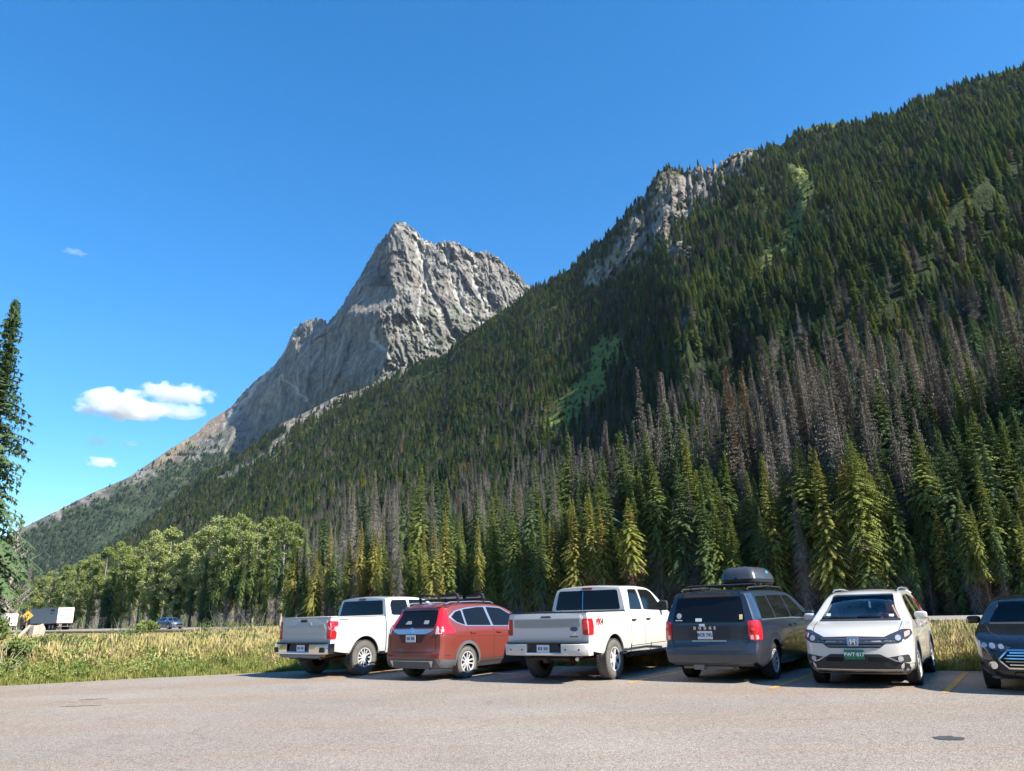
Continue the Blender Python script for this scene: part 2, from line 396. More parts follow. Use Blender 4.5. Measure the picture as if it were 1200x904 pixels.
def conifer_crown(name, h, rad, seed, dead=False, dens=1.0, base=0.06, whorl=.42, tw=1.0, ragged=.25, sparse_low=0.0, topz=.995):
    rg = np.random.default_rng(seed); V = []; n = 0
    z = base*h; T = []
    if topz < .9: base = 0
    while z < h*topz:
        f = (z/h-base)/(1-base)
        env = rad*(min(1.0, (1-f)*1.55))**.9*(0.75+.25*min(1, f*4))
        env = max(env, .12)
        nb = max(3, int(round((5+3*(1-f))*dens*(1-sparse_low*(1-f)))))
        ph = rg.uniform(0, 2*PI)
        sect = 1+.18*math.sin(z*1.3+seed)
        for b in range(nb):
            az = ph + 2*PI*b/nb + rg.normal(0, .22)
            L = env*(1-ragged*rg.random()**1.2)*(1+.18*math.sin(az*2+seed+z*.35))*sect
            if dead and rg.random() < .15: L *= .5
            z0 = z + rg.normal(0, whorl*.35)
            up = .35*f + .05 if not dead else .25*f - .05
            dr = .55*(1-f)+.18
            ca, sa = math.cos(az), math.sin(az)
            def P(s, side=0., dz=0.):
                r_ = L*s; return (ca*r_ - sa*side, sa*r_ + ca*side, z0 + L*(up*s - dr*s*s) + dz)
            nst = max(3, int(L/(.34*tw**.7 if not dead else .30)))
            w0 = .035 if dead else .05
            T.append((P(0, w0), P(0, -w0), P(1.0)))
            for i in range(nst):
                s = (i+.6)/nst*.95+.04
                if not dead and s < .18: continue
                if dead and s < .1: continue
                tl = (.26+.50*(1-s)**.6)*min(1.0, .35+L*.35)*rg.uniform(.75, 1.25)*tw
                for sd in (-1, 1):
                    back = .35*tl*rg.uniform(.5, 1.3); ds = back/L; dz = -rg.uniform(.12, .5)*tl
                    if dead:
                        hw = .017*tw; tl2 = tl*.8
                        T.append((P(s-hw/L), P(s+hw/L), P(min(1.15, s+ds), sd*tl2, dz*.8)))
                        if rg.random() < .7: T.append((P(s-hw/L), P(s+hw/L), P(s+ds*.4, sd*tl2*.35, -tl2*rg.uniform(.3, .9))))
                    else:
                        hw = .12*tw*rg.uniform(.8, 1.3)
                        T.append((P(s-hw/L, 0, .02), P(min(1, s+hw/L), 0, -.02), P(min(1.12, s+ds), sd*tl, dz)))
                        if rg.random() < .6: T.append((P(s, sd*.1), P(s+hw*1.2/L, sd*tl*.6, dz*.4), P(s+.02, sd*tl*.45, dz-.28*tw*rg.uniform(.6, 1.2))))
            if not dead: T.append((P(.86, .10*tw), P(.86, -.10*tw), P(1.1)))
        z += whorl*(.75+.5*rg.random())*(1-.35*f)
    if not dead: T.append(((-.06, 0, h*.97), (.06, 0, h*.97), (0, 0, h*1.02)))
    V = np.array(T).reshape(-1, 3)
    return mesh_np(name, V, np.arange(len(V)).reshape(-1, 3))
def leafy_crown(name, h, rx, z0, seed, nclump=80, per=80, leaf=.2, top=1.0):
    """broadleaf crown: clumps of leaf-sized faces through the volume, gaps between"""
    rg = np.random.default_rng(seed); Q = []
    for c in range(nclump):
        u = rg.uniform(-1, 1)*.98; a = rg.uniform(0, 2*PI)
        rr = math.sqrt(max(0, 1-u*u))*(.45+.55*rg.random()**.5)*(1+.22*math.sin(3*a+seed)+.15*math.sin(5*u*3+seed))
        cz = (z0+h)/2 + u*(h-z0)/2; cr = np.array([math.cos(a)*rr*rx, math.sin(a)*rr*rx, cz])
        s = rx*rg.uniform(.2, .4)
        k = int(per*rg.uniform(.6, 1.3))
        d = rg.normal(0, 1, (k, 3)); d /= np.linalg.norm(d, axis=1)[:, None]
        p = cr + d*(rg.random((k, 1))**.45)*s*np.array([1, 1, .8])
        n1 = rg.normal(0, 1, (k, 3)); n1 /= np.linalg.norm(n1, axis=1)[:, None]; n2 = np.cross(n1, rg.normal(0, 1, (k, 3))); n2 /= np.linalg.norm(n2, axis=1)[:, None]
        l = leaf*rg.uniform(.6, 1.3, (k, 1))
        Q.append(np.stack([p, p+n1*l+n2*l*.45, p+n1*l*2, p+n1*l-n2*l*.45], 1))
    Q = np.concatenate(Q); m = len(Q)
    return mesh_np(name, Q.reshape(-1, 3), np.arange(4*m).reshape(-1, 4))
def foliage_mat(name, stops, trans=0.0, rough=.75, nscale=.5):
    """colour runs over the trees by the per-tree 'tint' property (0..1)"""
    m, nt, b, out = new_mat(name)
    a = N(nt, 'ShaderNodeAttribute', attribute_type='INSTANCER', attribute_name='tint')
    o = objco(nt); nz = noise(nt, nscale, 3, .6, o)
    f = mth(nt, 'ADD', a.outputs['Fac'], mth(nt, 'MULTIPLY', mth(nt, 'SUBTRACT', nz, .5), .45))
    c = ramp(nt, f, stops); nt.links.new(c, b.inputs['Base Color'])
    b.inputs['Roughness'].default_value = rough; b.inputs['Specular IOR Level'].default_value = .2
    if trans > 0:
        t = N(nt, 'ShaderNodeBsdfTranslucent'); nt.links.new(c, t.inputs[0]); mx = N(nt, 'ShaderNodeMixShader'); mx.inputs[0].default_value = trans
        nt.links.new(b.outputs[0], mx.inputs[1]); nt.links.new(t.outputs[0], mx.inputs[2]); nt.links.new(mx.outputs[0], out.inputs[0])
    return m
M_LIVE = foliage_mat('spruce_needles', [(.0, (.042, .078, .048)), (.3, (.072, .125, .062)), (.6, (.13, .185, .06)), (.85, (.23, .26, .055)), (1, (.36, .30, .08))], .25)
M_DEAD = foliage_mat('bare_twigs', [(.0, (.13, .125, .112)), (.45, (.22, .205, .178)), (.75, (.34, .305, .25)), (.86, (.30, .19, .12)), (1, (.28, .12, .06))], 0, .9)
M_LEAF = foliage_mat('cottonwood_leaves', [(.0, (.11, .15, .045)), (.4, (.22, .27, .08)), (.75, (.34, .38, .14)), (1, (.44, .46, .22))], .25, .5)
M_BARK = simple('conifer_bark', (.16, .12, .09), .95, spec=.1, var=.4, vscale=3, bmp=.6, bscale=14)
M_BARKG = simple('dead_trunk_wood', (.17, .145, .13), .95, spec=.1, var=.35, vscale=3, bmp=.5, bscale=14)
M_BARKP = simple('pale_bark', (.36, .32, .26), .9, spec=.15, var=.3, vscale=2.5, bmp=.4, bscale=9)

HT = 20.0   # all variants are modelled 20 m tall and scaled
CON = []    # (trunk mesh, crown mesh, dead?)
def with_mat(me, m): me.materials.append(m); return me
for i, (rad, seed, whl, dn, bs, rag) in enumerate([(2.5, 1, .38, 1.15, .04, .3), (2.1, 2, .36, 1.15, .05, .25), (2.9, 3, .40, 1.2, .05, .35), (1.8, 4, .36, 1.1, .08, .3), (2.3, 5, .42, 1.0, .16, .45), (3.1, 6, .40, 1.2, .03, .3)]):
    low = (.30, .0, .42, .34, .24, .0)[i]
    cr = with_mat(conifer_crown('spruce_crown', HT, rad, seed, False, dn, max(bs, low), whl*.85, .64, rag+.1), M_LIVE)
    if low: cr = ['spruce_crown', cr, with_mat(conifer_crown('lower', HT, rad*.8, seed+50, True, 1.0, .06, .36, 1.2, .5, topz=low+.12), M_DEAD)]
    CON.append((with_mat(trunk_mesh('spruce_trunk', HT*.98, .17, 7, 0, seed), M_BARK), cr, False))
for i, (rad, seed, whl, dn, bs, rag) in enumerate([(1.7, 11, .24, 1.3, .06, .5), (1.4, 12, .24, 1.2, .08, .5), (2.0, 13, .25, 1.3, .05, .5), (1.35, 14, .30, 1.1, .16, .6)]):
    CON.append((with_mat(trunk_mesh('dead_trunk', HT*.99, .15, 6, 0, seed), M_BARKG), with_mat(conifer_crown('dead_crown', HT, rad, seed, True, dn, bs, whl, 1.2, rag), M_DEAD), True))
# lighter versions of the same trees for the far slopes
FAR = []
for i, (rad, seed) in enumerate([(2.6, 21), (2.2, 22), (3.0, 23), (1.9, 24)]):
    FAR.append(with_mat(conifer_crown('far_spruce', HT, rad, seed, False, 1.0, .03, .8, 2.1, .3), M_LIVE))
for i, (rad, seed) in enumerate([(1.8, 25), (1.5, 26)]):
    FAR.append(with_mat(conifer_crown('far_dead_spruce', HT, rad*1.2, seed, True, 1.2, .05, .5, 2.6, .4), M_DEAD))
def join_meshes(name, parts):
    bm = bmesh.new(); mats = []
    for me in parts:
        n0 = len(bm.faces); bm.from_mesh(me); bm.faces.ensure_lookup_table()
        k = len(mats); mats += list(me.materials)
        for f in bm.faces[n0:]: f.material_index += k
    o = bpy.data.meshes.new(name); bm.to_mesh(o); bm.free()
    for m in mats: o.materials.append(m)
    return o

CON = [(a, join_meshes(b[0], b[1:]) if isinstance(b, list) else b, c) for a, b, c in CON]

def scatter(name, pts, rotz, scl, idx, tint, protos, label, cat, tilt=None, group=None):
    """one 'stuff' object: a point mesh whose geometry nodes put a tree/tuft on each point"""
    me = bpy.data.meshes.new(name); me.vertices.add(len(pts)); me.vertices.foreach_set('co', np.asarray(pts, np.float32).ravel()); me.update()
    rot = np.zeros((len(pts), 3), np.float32); rot[:, 2] = rotz
    if tilt is not None: rot[:, :2] = tilt
    attr(me, 'rot', rot, 'FLOAT_VECTOR'); attr(me, 'scl', scl, 'FLOAT_VECTOR'); attr(me, 'idx', idx, 'INT'); attr(me, 'tint', tint)
    o = link(name, me)
    pc = bpy.data.collections.new(name+'_sources')
    for i, pm in enumerate(protos):
        po = bpy.data.objects.new('source_%02d' % i, pm); pc.objects.link(po)
    ng = bpy.data.node_groups.new(name+'_scatter', 'GeometryNodeTree')
    ng.interface.new_socket('Geometry', in_out='INPUT', socket_type='NodeSocketGeometry'); ng.interface.new_socket('Geometry', in_out='OUTPUT', socket_type='NodeSocketGeometry')
    gi = ng.nodes.new('NodeGroupInput'); go = ng.nodes.new('NodeGroupOutput'); m2p = ng.nodes.new('GeometryNodeMeshToPoints')
    iop = ng.nodes.new('GeometryNodeInstanceOnPoints'); ci = ng.nodes.new('GeometryNodeCollectionInfo')
    ci.inputs['Collection'].default_value = pc; ci.inputs['Separate Children'].default_value = True; ci.inputs['Reset Children'].default_value = True
    def na(n, t):
        a = ng.nodes.new('GeometryNodeInputNamedAttribute'); a.data_type = t; a.inputs['Name'].default_value = n
        return [s for s in a.outputs if s.enabled and s.name == 'Attribute'][0]
    L = ng.links.new
    L(gi.outputs[0], m2p.inputs['Mesh']); L(m2p.outputs[0], iop.inputs['Points']); L(ci.outputs[0], iop.inputs['Instance'])
    iop.inputs['Pick Instance'].default_value = True; L(na('idx', 'INT'), iop.inputs['Instance Index']); L(na('scl', 'FLOAT_VECTOR'), iop.inputs['Scale'])
    e2r = ng.nodes.new('FunctionNodeEulerToRotation'); L(na('rot', 'FLOAT_VECTOR'), e2r.inputs[0]); L(e2r.outputs[0], iop.inputs['Rotation'])
    L(iop.outputs[0], go.inputs[0])
    md = o.modifiers.new('scatter', 'NODES'); md.node_group = ng
    return tag(o, label, cat, group, 'stuff')

# ================================================================== PLACING THE MOUNTAINS AND FORESTS
slope = build_A(); peak = build_B()
rg = np.random.default_rng(42)
def hw_near(x): return 44.3 + (23.7-x)*.771           # near edge of the highway
def edge_y(x): return hw_near(x) + 16.5               # forest edge
def edge_D(az):                                       # distance of the forest edge along an azimuth
    s, c = math.sin(math.radians(az)), math.cos(math.radians(az))
    return (44.3+16.5+23.7*.771)/(c+.771*s)
def land(px):
    L = [(-50, 'beside the far left spruce'), (110, 'behind the parked trailer truck'), (178, 'left of the distant blue car'), (240, 'behind the distant blue car'), (325, 'between the distant blue car and the silver pickup'), (460, 'behind the silver pickup truck'),
         (595, 'behind the red hatchback'), (790, 'behind the white pickup truck'), (935, 'behind the dark minivan'), (1095, 'behind the white crossover with green plate'), (1150, 'in the gap left of the black sedan'), (9999, 'behind the black sedan')]
    for a, s in L[1:]:
        if px < a: return s
trees = []   # x, y, z, height, kind, width, tint, front
# designed front row: crown tops read off the photograph, feet on the forest edge line
front = [(372, 640, 0), (388, 618, 4), (409, 628, 1), (424, 612, 3), (449, 617, 0), (470, 630, 2), (497, 618, 1), (522, 597, 4), (538, 612, 0), (560, 607, 3), (577, 583, 1), (601, 606, 2), (632, 583, 1), (650, 603, 0),
         (668, 585, 3), (690, 573, 0), (713, 594, 4), (735, 583, 2), (748, 552, 0), (764, 540, 2), (782, 575, 0), (801, 506, 1), (822, 545, 2), (838, 560, 5), (874, 551, 0), (893, 533, 1), (915, 548, 2), (934, 517, 0), (955, 528, 5), (976, 548, 2),
         (996, 516, 2), (1012, 536, 5), (1040, 556, 0), (1062, 600, 2), (1096, 598, 4), (1122, 560, 0), (1145, 547, 4), (1172, 575, 2), (1195, 560, 0), (1225, 540, 1),
         (358, 630, 1), (343, 642, 0), (328, 636, 2), (314, 650, 1), (300, 640, 0), (287, 655, 3), (272, 648, 2), (258, 662, 0), (243, 650, 1), (228, 660, 0), (214, 648, 4), (200, 664, 3), (188, 655, 1), (174, 662, 0), (158, 672, 2), (142, 668, 1), (126, 680, 0), (110, 682, 3)]
for x, y, k in front:
    az, el = azel(np.float64(x), np.float64(y)); D = edge_D(az) + rg.uniform(0, 5) + (4 if x < 250 else 0)
    H = D*math.tan(math.radians(el)) + HC
    a = math.radians(az); w = 1.0 if x > 700 else .85
    if H < 9: w *= 1.2
    trees.append((D*math.sin(a), D*math.cos(a), 0, H, k, w*rg.uniform(.9, 1.1), rg.uniform(.65, 1.0) if x > 360 else rg.uniform(.4, .8), 1))  # high tint: sunlit yellow-green put into the needle colour, varied per tree
# a second, lower fringe between them
fx = np.array([f[0] for f in sorted(front)]); fy = np.array([f[1] for f in sorted(front)], float)
for x in np.arange(352, 1215, 8.5):
    y = np.interp(x, fx, fy) + rg.uniform(4, 62)*(1 if x > 700 else .6); az, el = azel(np.float64(x+rg.uniform(-4, 4)), np.float64(y)); D = edge_D(az)+rg.uniform(-1, 7); H = D*math.tan(math.radians(el))+HC; a = math.radians(az)
    dd_ = rg.random() < .16
    if H > 3: trees.append((D*math.sin(a), D*math.cos(a), 0, H, rg.integers(6, 10) if dd_ else rg.integers(0, 6), rg.uniform(.85, 1.15), rg.uniform(.4, .8) if dd_ else rg.uniform(.5, 1.0), 1))  # green ones get a brighter tint that paints them as sunlit
# the stand behind, filling the flat as far as the foot of the slope
def minD_ok(px_, py_): return True
n_try = 5200
for i in range(n_try):
    az = rg.uniform(-37, 41); D0 = edge_D(az); D1 = float(A_r0(az))*1.12+12
    D = math.sqrt(rg.uniform((D0+2)**2, max(D1, D0+40)**2))
    if rg.random() > (.5 if D < 170 else .42): continue
    a = math.radians(az); x, y = D*math.sin(a), D*math.cos(a)
    dep = D-D0
    clump = gnoise(x/22., y/22., 5)
    deadp = .22 + .9*clump + (.25 if dep > 12 else -.1) + (.12 if az > 18 else 0) - (.3 if az < -18 else 0)
    dead = rg.random() < deadp
    Hh = rg.uniform(13, 23) if not dead else rg.uniform(17, 27)
    if az > 5 and dead: Hh *= 1.1
    if az < 2: Hh = Hh*.9 
    if dep < 10: Hh *= .7
    if az < -15: Hh = min(Hh, rg.uniform(11, 17))
    t = rg.uniform(.3, .75) if not dead else (rg.uniform(.3, .8) if rg.random() < .97 else rg.uniform(.85, 1.1))
    trees.append((x, y, 0, Hh, rg.integers(0, 6) if not dead else 6+rg.integers(0, 4), rg.uniform(.8, 1.1), t, 0))
# trees of the slope itself, by area on the actual surface
def sample_surface(fn, az0, az1, t0, t1, nu, nv, per_area, seed, pwr=1.0):
    r_ = np.random.default_rng(seed)
    az = np.linspace(az0, az1, nu); t = t0+(t1-t0)*np.linspace(0, 1, nv)**pwr; AZ, T = np.meshgrid(az, t, indexing='ij')
    o = fn(AZ, T); X, Y, Z = o[0], o[1], o[2]
    P = np.stack([X, Y, Z], -1); e1 = P[1:, :-1]-P[:-1, :-1]; e2 = P[:-1, 1:]-P[:-1, :-1]
    area = np.abs(e1[..., 0]*e2[..., 1]-e1[..., 1]*e2[..., 0])       # plan area
    D = np.hypot(X, Y)[:-1, :-1]
    lam = area*per_area(D); cnt = r_.poisson(lam)
    I, J = np.nonzero(cnt); rep = cnt[I, J]; I = np.repeat(I, rep); J = np.repeat(J, rep)
    u = r_.random(len(I)); v = r_.random(len(I))
    f = lambda A: (A[I, J]*(1-u)*(1-v)+A[I+1, J]*u*(1-v)+A[I, J+1]*(1-u)*v+A[I+1, J+1]*u*v)
    return f(X), f(Y), f(Z), f(o[3]), f(o[4])
X, Y, Z, px, py = sample_surface(surf_A, -34, 42, 0.004, 1.0, 300, 260, lambda D: np.interp(D, [80, 300, 700, 1500, 3300], [.027, .022, .0145, .0088, .0060]), 5, 1.35)
D = np.hypot(X, Y); h0 = Z
nn = fbm(px/9, py/9, 4, 31)
rk = np.clip(rock_A(px, py)*1.35+(nn*1.3-.2)*np.clip(rock_A(px, py)*3, 0, 1), 0, 1); md_ = np.clip(meadow_A(px, py)*1.5+(nn*1.2-.25)*np.clip(meadow_A(px, py)*3, .12, 1), 0, 1)
inm = rg.random(len(X)) < np.clip(md_*1.6-.1, 0, .98); shrub = inm & (rg.random(len(X)) < .5)
keep = (rg.random(len(X)) > np.clip(rk*1.25-.05, 0, .96)) & (~inm | shrub) & (px > -30) & (px < 1250) & (py > -20)
clear = fbm(X/60, Y/60, 3, 77); keep &= rg.random(len(X)) > np.clip((clear-.30)*3.5, 0, .6)
X, Y, Z, px, py, D, shrub = [q[keep] for q in (X, Y, Z, px, py, D, shrub)]
zz = Z + np.interp(D, [0, 3000], [0, 0])
dn = fbm(X/45, Y/45, 3, 15)+.5*fbm(X/260, Y/260, 2, 16)
deadp = np.interp(Z, [0, 60, 130, 260, 500, 900], [.50, .48, .36, .17, .08, .05]) * np.interp(px, [250, 400, 560, 900, 1200], [.6, 1.2, 1.3, 1.0, .85]) + dn*.75
isdead = rg.random(len(X)) < deadp
Hs = np.where(isdead, rg.uniform(14, 26, len(X)), rg.uniform(9, 25, len(X)))*np.interp(Z, [0, 150, 500, 1100], [1, 1.08, 1.08, .85])
red = fbm(X/70, Y/70, 2, 19)
tint = np.where(isdead, np.where((rg.random(len(X)) < .02) | ((red > .4) & (Z > 250)), rg.uniform(.78, .98, len(X)), rg.uniform(.05, .65, len(X))), rg.uniform(.22, .80, len(X))+.25*fbm(X/120, Y/120, 2, 23))
Hs = np.where(shrub, rg.uniform(2.5, 5.5, len(X)), Hs); isdead &= ~shrub; tint = np.where(shrub, rg.uniform(.6, .85, len(X)), tint)
near = D < 420
for i in np.nonzero(near)[0]:
    k = rg.integers(6, 10) if isdead[i] else rg.integers(0, 6)
    trees.append((X[i], Y[i], Z[i]-.5, Hs[i], k, rg.uniform(.85, 1.15), tint[i], 0))
fi = np.nonzero(~near)[0]
print('trees near', len(trees), 'far', len(fi))
fk = np.where(isdead[fi], rg.integers(4, 6, len(fi)), rg.integers(0, 4, len(fi)))
s = Hs[fi]/HT; w = s*np.where(shrub[fi], 2.6, 1)*rg.uniform(.85, 1.4, len(fi))*np.interp(D[fi], [400, 1200, 3000], [1.0, 1.2, 1.55])
scatter('forest', np.stack([X[fi], Y[fi], Z[fi]-.6], -1), rg.uniform(0, 6.28, len(fi)), np.stack([w, w, s], -1), fk, tint[fi], FAR, 'dense spruce forest climbing the near mountainside, green with grey dead trees', 'forest')
# far forest under the rocky peak
X, Y, Z, px, py = sample_surface(surf_B, -43, 3, 0.03, 1.0, 300, 200, lambda D: .0060+0*D, 6)
v = veg_B(px, py) + fbm(px/12, py/9, 4, 31)*22
keep = (v > 0) | ((rg.random(len(X)) < .3) & (v > -16)); keep &= (py > 380) & (px > -30)
# ones the near slope hides are left out
sil = np.interp(px, [p[0] for p in A_SIL[::-1]], [p[1] for p in A_SIL[::-1]]); keep &= py < sil+12
d3, _, _ = dpoly(px, py, [(262, 560), (225, 590), (150, 612), (110, 640)]); keep &= ~((d3 < 6) & (rg.random(len(X)) < .8))
keep &= rg.random(len(X)) > .25+.6*np.clip(.4-v/40., 0, 1)*.9
X, Y, Z = X[keep], Y[keep], Z[keep]; n = len(X); print('peak forest', n)
dd = rg.random(n) < .2; s = rg.uniform(14, 24, n)/HT; w = s*1.7
scatter('far_forest', np.stack([X, Y, Z-1], -1), rg.uniform(0, 6.28, n), np.stack([w, w, s], -1), np.where(dd, rg.integers(4, 6, n), rg.integers(0, 4, n)), rg.uniform(.05, .5, n), FAR, 'distant forest on the foot of the rocky mountain', 'forest')

# ---- individual trees: the 300 of each kind that show largest
T = np.array([[t[0], t[1], t[2], t[3], t[4], t[5], t[6], t[7]] for t in trees], float)
pxx, pyy, zc = proj(T[:, :3]); tx, ty, _ = proj(T[:, :3]+np.array([0, 0, 1])*T[:, 3:4])
size = T[:, 3]*FPX/np.maximum(zc, 1)
inview = (tx > -25) & (tx < 1215) & (zc > 5) & (ty < 720)
# how much of each tree is hidden by nearer ones: a coarse column buffer in picture columns
order = np.argsort(zc); top = np.full(140, 2000.); vis = np.zeros(len(T))
for i in order:
    if not inview[i]: continue
    c = int(np.clip((tx[i]+20)/9, 0, 138)); seen = max(0, top[c]-ty[i]); vis[i] = seen if top[c] < 1999 else size[i]
    vis[i] += rg.random()*.01
    top[c] = min(top[c], ty[i]+size[i]*.18)
score = np.where(inview, size*np.clip(.25+vis/np.maximum(size, 1), 0, 1.25), -1)
score += T[:, 7]*500
isd = T[:, 4] >= 6
solo = np.zeros(len(T), bool)
for m in (isd, ~isd):
    idx = np.nonzero(m & inview)[0]; idx = idx[np.argsort(-score[idx])][:296]; solo[idx] = True
firstof = {}
def add_tree(i, label, group, cat='tree'):
    x, y, z, H, k, w, t, fr = T[i]; k = int(k); s = H/HT; t = min(t, .82) if k >= 6 else t
    tm, cm, dead = CON[k]
    o = thing('dead_spruce' if dead else 'spruce_tree', label, cat, (x, y, z), rg.uniform(0, 6.28), group); o.scale = (s*w*1.0, s*w*1.0, s)
    a = bpy.data.objects.new('trunk', tm); COL.objects.link(a); a.parent = o
    b = bpy.data.objects.new('crown', cm); COL.objects.link(b); b.parent = o; b['tint'] = float(t)
    return o
best = {}
for i in np.nonzero(solo)[0]:
    key = (land(tx[i]), bool(isd[i]), T[i, 7] > 0)
    if key not in best or size[i] > size[best[key]]: best[key] = i
for i in np.nonzero(solo)[0]:
    where = land(tx[i]); d = bool(isd[i]); fr = T[i, 7] > 0; isbest = best[(where, d, fr)] == i
    red_ = False
    if fr and d: lab = 'bare brown dead spruce in the front row %s' % where; gr = 'bare brown dead spruces in the front row ' + where
    elif fr: lab = 'sunlit green spruce in the front row %s' % where; gr = 'green spruces in the front row ' + where
    elif d and not red_: lab = 'bare grey dead spruce standing %s' % where; gr = 'bare grey dead spruces ' + where
    elif d: lab = 'rust brown dead spruce standing %s' % where; gr = 'rust brown dead spruces ' + where
    else: lab = 'dark green spruce in the stand %s' % where; gr = 'dark green spruces ' + where
    if isbest and not red_: lab = ('tallest ' + lab).replace(' in the front row', ' in front').replace('in the stand ','')
    add_tree(i, lab, gr)
rest = np.nonzero(~solo)[0]
s = T[rest, 3]/HT; w = s*T[rest, 5]
ALLC = [join_meshes('whole_tree', [a, b]) for a, b, c in CON]
scatter('forest_stand', T[rest, :3], rg.uniform(0, 6.28, len(rest)), np.stack([w, w, s], -1), T[rest, 4].astype(int), T[rest, 6], ALLC, 'green and grey spruces packed behind the individual trees at the mountain foot', 'forest')

# ---- broadleaf cottonwoods on the left
LEAFM = []
for i, (rx, z0, n_) in enumerate([(2.5, 2.5, 62), (2.1, 4.5, 55), (2.9, 2.0, 66), (2.2, 6.0, 52)]):
    rgi = np.random.default_rng(60+i)
    limbs = [(rgi.uniform(.25, .75)*16, rgi.uniform(0, 6.28), rgi.uniform(1.8, 3.2), rgi.uniform(.9, 1.8), .07) for _ in range(9)]
    LEAFM.append((with_mat(trunk_mesh('cottonwood_trunk', 18.5, .24, 7, 0, 60+i, limbs=limbs), M_BARKP), with_mat(leafy_crown('cottonwood_crown', 20, rx, z0, 70+i, int(n_*1.15), 115, .20), M_LEAF)))
bl = [(62, 668, 7), (80, 662, 9), (96, 655, 6), (112, 648, 4), (128, 641, 5), (146, 634, 2), (160, 640, 8), (172, 633, 6), (187, 620, 0), (203, 616, 3), (218, 634, 5), (232, 622, 4), (244, 615, 1), (258, 603, 3), (274, 606, 2), (286, 600, 0), (303, 612, 5), (318, 606, 1), (336, 604, 0), (352, 612, 3), (44, 676, 3), (26, 690, 8), (100, 668, 1), (150, 655, 0), (210, 645, 0), (270, 640, 1)]
order_words = ['first', 'second', 'third', 'fourth', 'fifth', 'sixth', 'seventh', 'eighth', 'ninth', 'tenth', 'eleventh', 'twelfth', 'thirteenth']
bl.sort()
for j, (x, y, off) in enumerate(bl):
    az, el = azel(np.float64(x), np.float64(y)); D = edge_D(az)+7+off*1.3; H = D*math.tan(math.radians(el))+HC; a = math.radians(az)
    tm, cm = LEAFM[j % 4]
    if x < 178: w_ = 'behind the trailer truck'
    elif x < 250: w_ = 'behind the distant blue car'
    else: w_ = 'between the distant blue car and the silver pickup'
    hw = 'tall' if H > 17 else ('medium' if H > 13 else 'low')
    o = thing('cottonwood_tree', '%s pale leafy cottonwood %s' % (hw, w_), 'tree', (D*math.sin(a), D*math.cos(a), 0), rg.uniform(0, 6.28), '%s pale leafy cottonwoods %s' % (hw, w_))
    s = H/20.5; o.scale = (s*rg.uniform(1, 1.3)*(1.35 if H < 13 else 1), s*rg.uniform(1, 1.3), s)
    for nm, me in (('trunk', tm), ('crown', cm)):
        c = bpy.data.objects.new(nm, me); COL.objects.link(c); c.parent = o
        if nm == 'crown': c['tint'] = float(rg.uniform(.2, .8))

# ---- the big spruce at the left edge, a bare tree behind it and saplings
az, el = azel(np.float64(6), np.float64(352)); D = 33.0; H = D*math.tan(math.radians(el))+HC; a = math.radians(az)
big = thing('spruce_tree', 'huge near spruce cut by the left edge of the photo', 'tree', (D*math.sin(a)+.45, D*math.cos(a), 0), 1.0)
c = link('trunk', trunk_mesh('big_trunk', H*.97, .22, 9, 0, 90), big, M_BARK)
c = link('crown', conifer_crown('big_crown', H, 2.1, 91, False, 1.5, .0, .19, .5, .6), big, M_LIVE); c['tint'] = .42
def bare_tree(x, y, D, seed, label, thin=1.0):
    az, el = azel(np.float64(x), np.float64(y)); H = D*math.tan(math.radians(el))+HC; a = math.radians(az); r_ = np.random.default_rng(seed)
    o = thing('bare_tree', label, 'tree', (D*math.sin(a), D*math.cos(a), 0), 0)
    limbs = [(z_, r_.uniform(0, 6.28), H*r_.uniform(.12, .3)*(1-.5*z_/H), r_.uniform(.5, 1.3), .03*thin) for z_ in np.linspace(H*.15, H*.95, 34)]
    link('trunk', trunk_mesh('bare_trunk', H, .11*thin, 6, .05*r_.uniform(-1, 1), seed, limbs=limbs), o, M_BARKP)
    c = link('crown', conifer_crown('twigs', H, H*.2, seed, True, .8, .15, .5, 1.0, .6), o, M_DEAD); c['tint'] = .75
bare_tree(24, 610, 62, 301, 'leaning bare pale tree right of the left edge spruce')
bare_tree(13, 628, 58, 302, 'thin bare trunk close to the left edge spruce')

# ================================================================== GROUND, LOT, ROAD, GRASS
def sheet(name, pts, z, mat, step=None, kind='structure'):
    V = [Vector((p[0], p[1], 0)) for p in pts]
    if step:
        xs = [p[0] for p in pts]; ys = [p[1] for p in pts]
        g = [Vector((x, y)) for x in np.arange(min(xs), max(xs), step) for y in np.arange(min(ys), max(ys), step) if mgeo.intersect_point_line and inside(x, y, pts)]
    me = bpy.data.meshes.new(name); me.from_pydata([(p[0], p[1], z) for p in pts], [], [list(range(len(pts)))]); me.update()
    o = link(name, me, None, mat); tag(o, kind=kind); return o
def inside(x, y, poly):
    c = False; n = len(poly)
    for i in range(n):
        x1, y1 = poly[i][:2]; x2, y2 = poly[(i+1) % n][:2]
        if (y1 > y) != (y2 > y) and x < (x2-x1)*(y-y1)/(y2-y1)+x1: c = not c
    return c
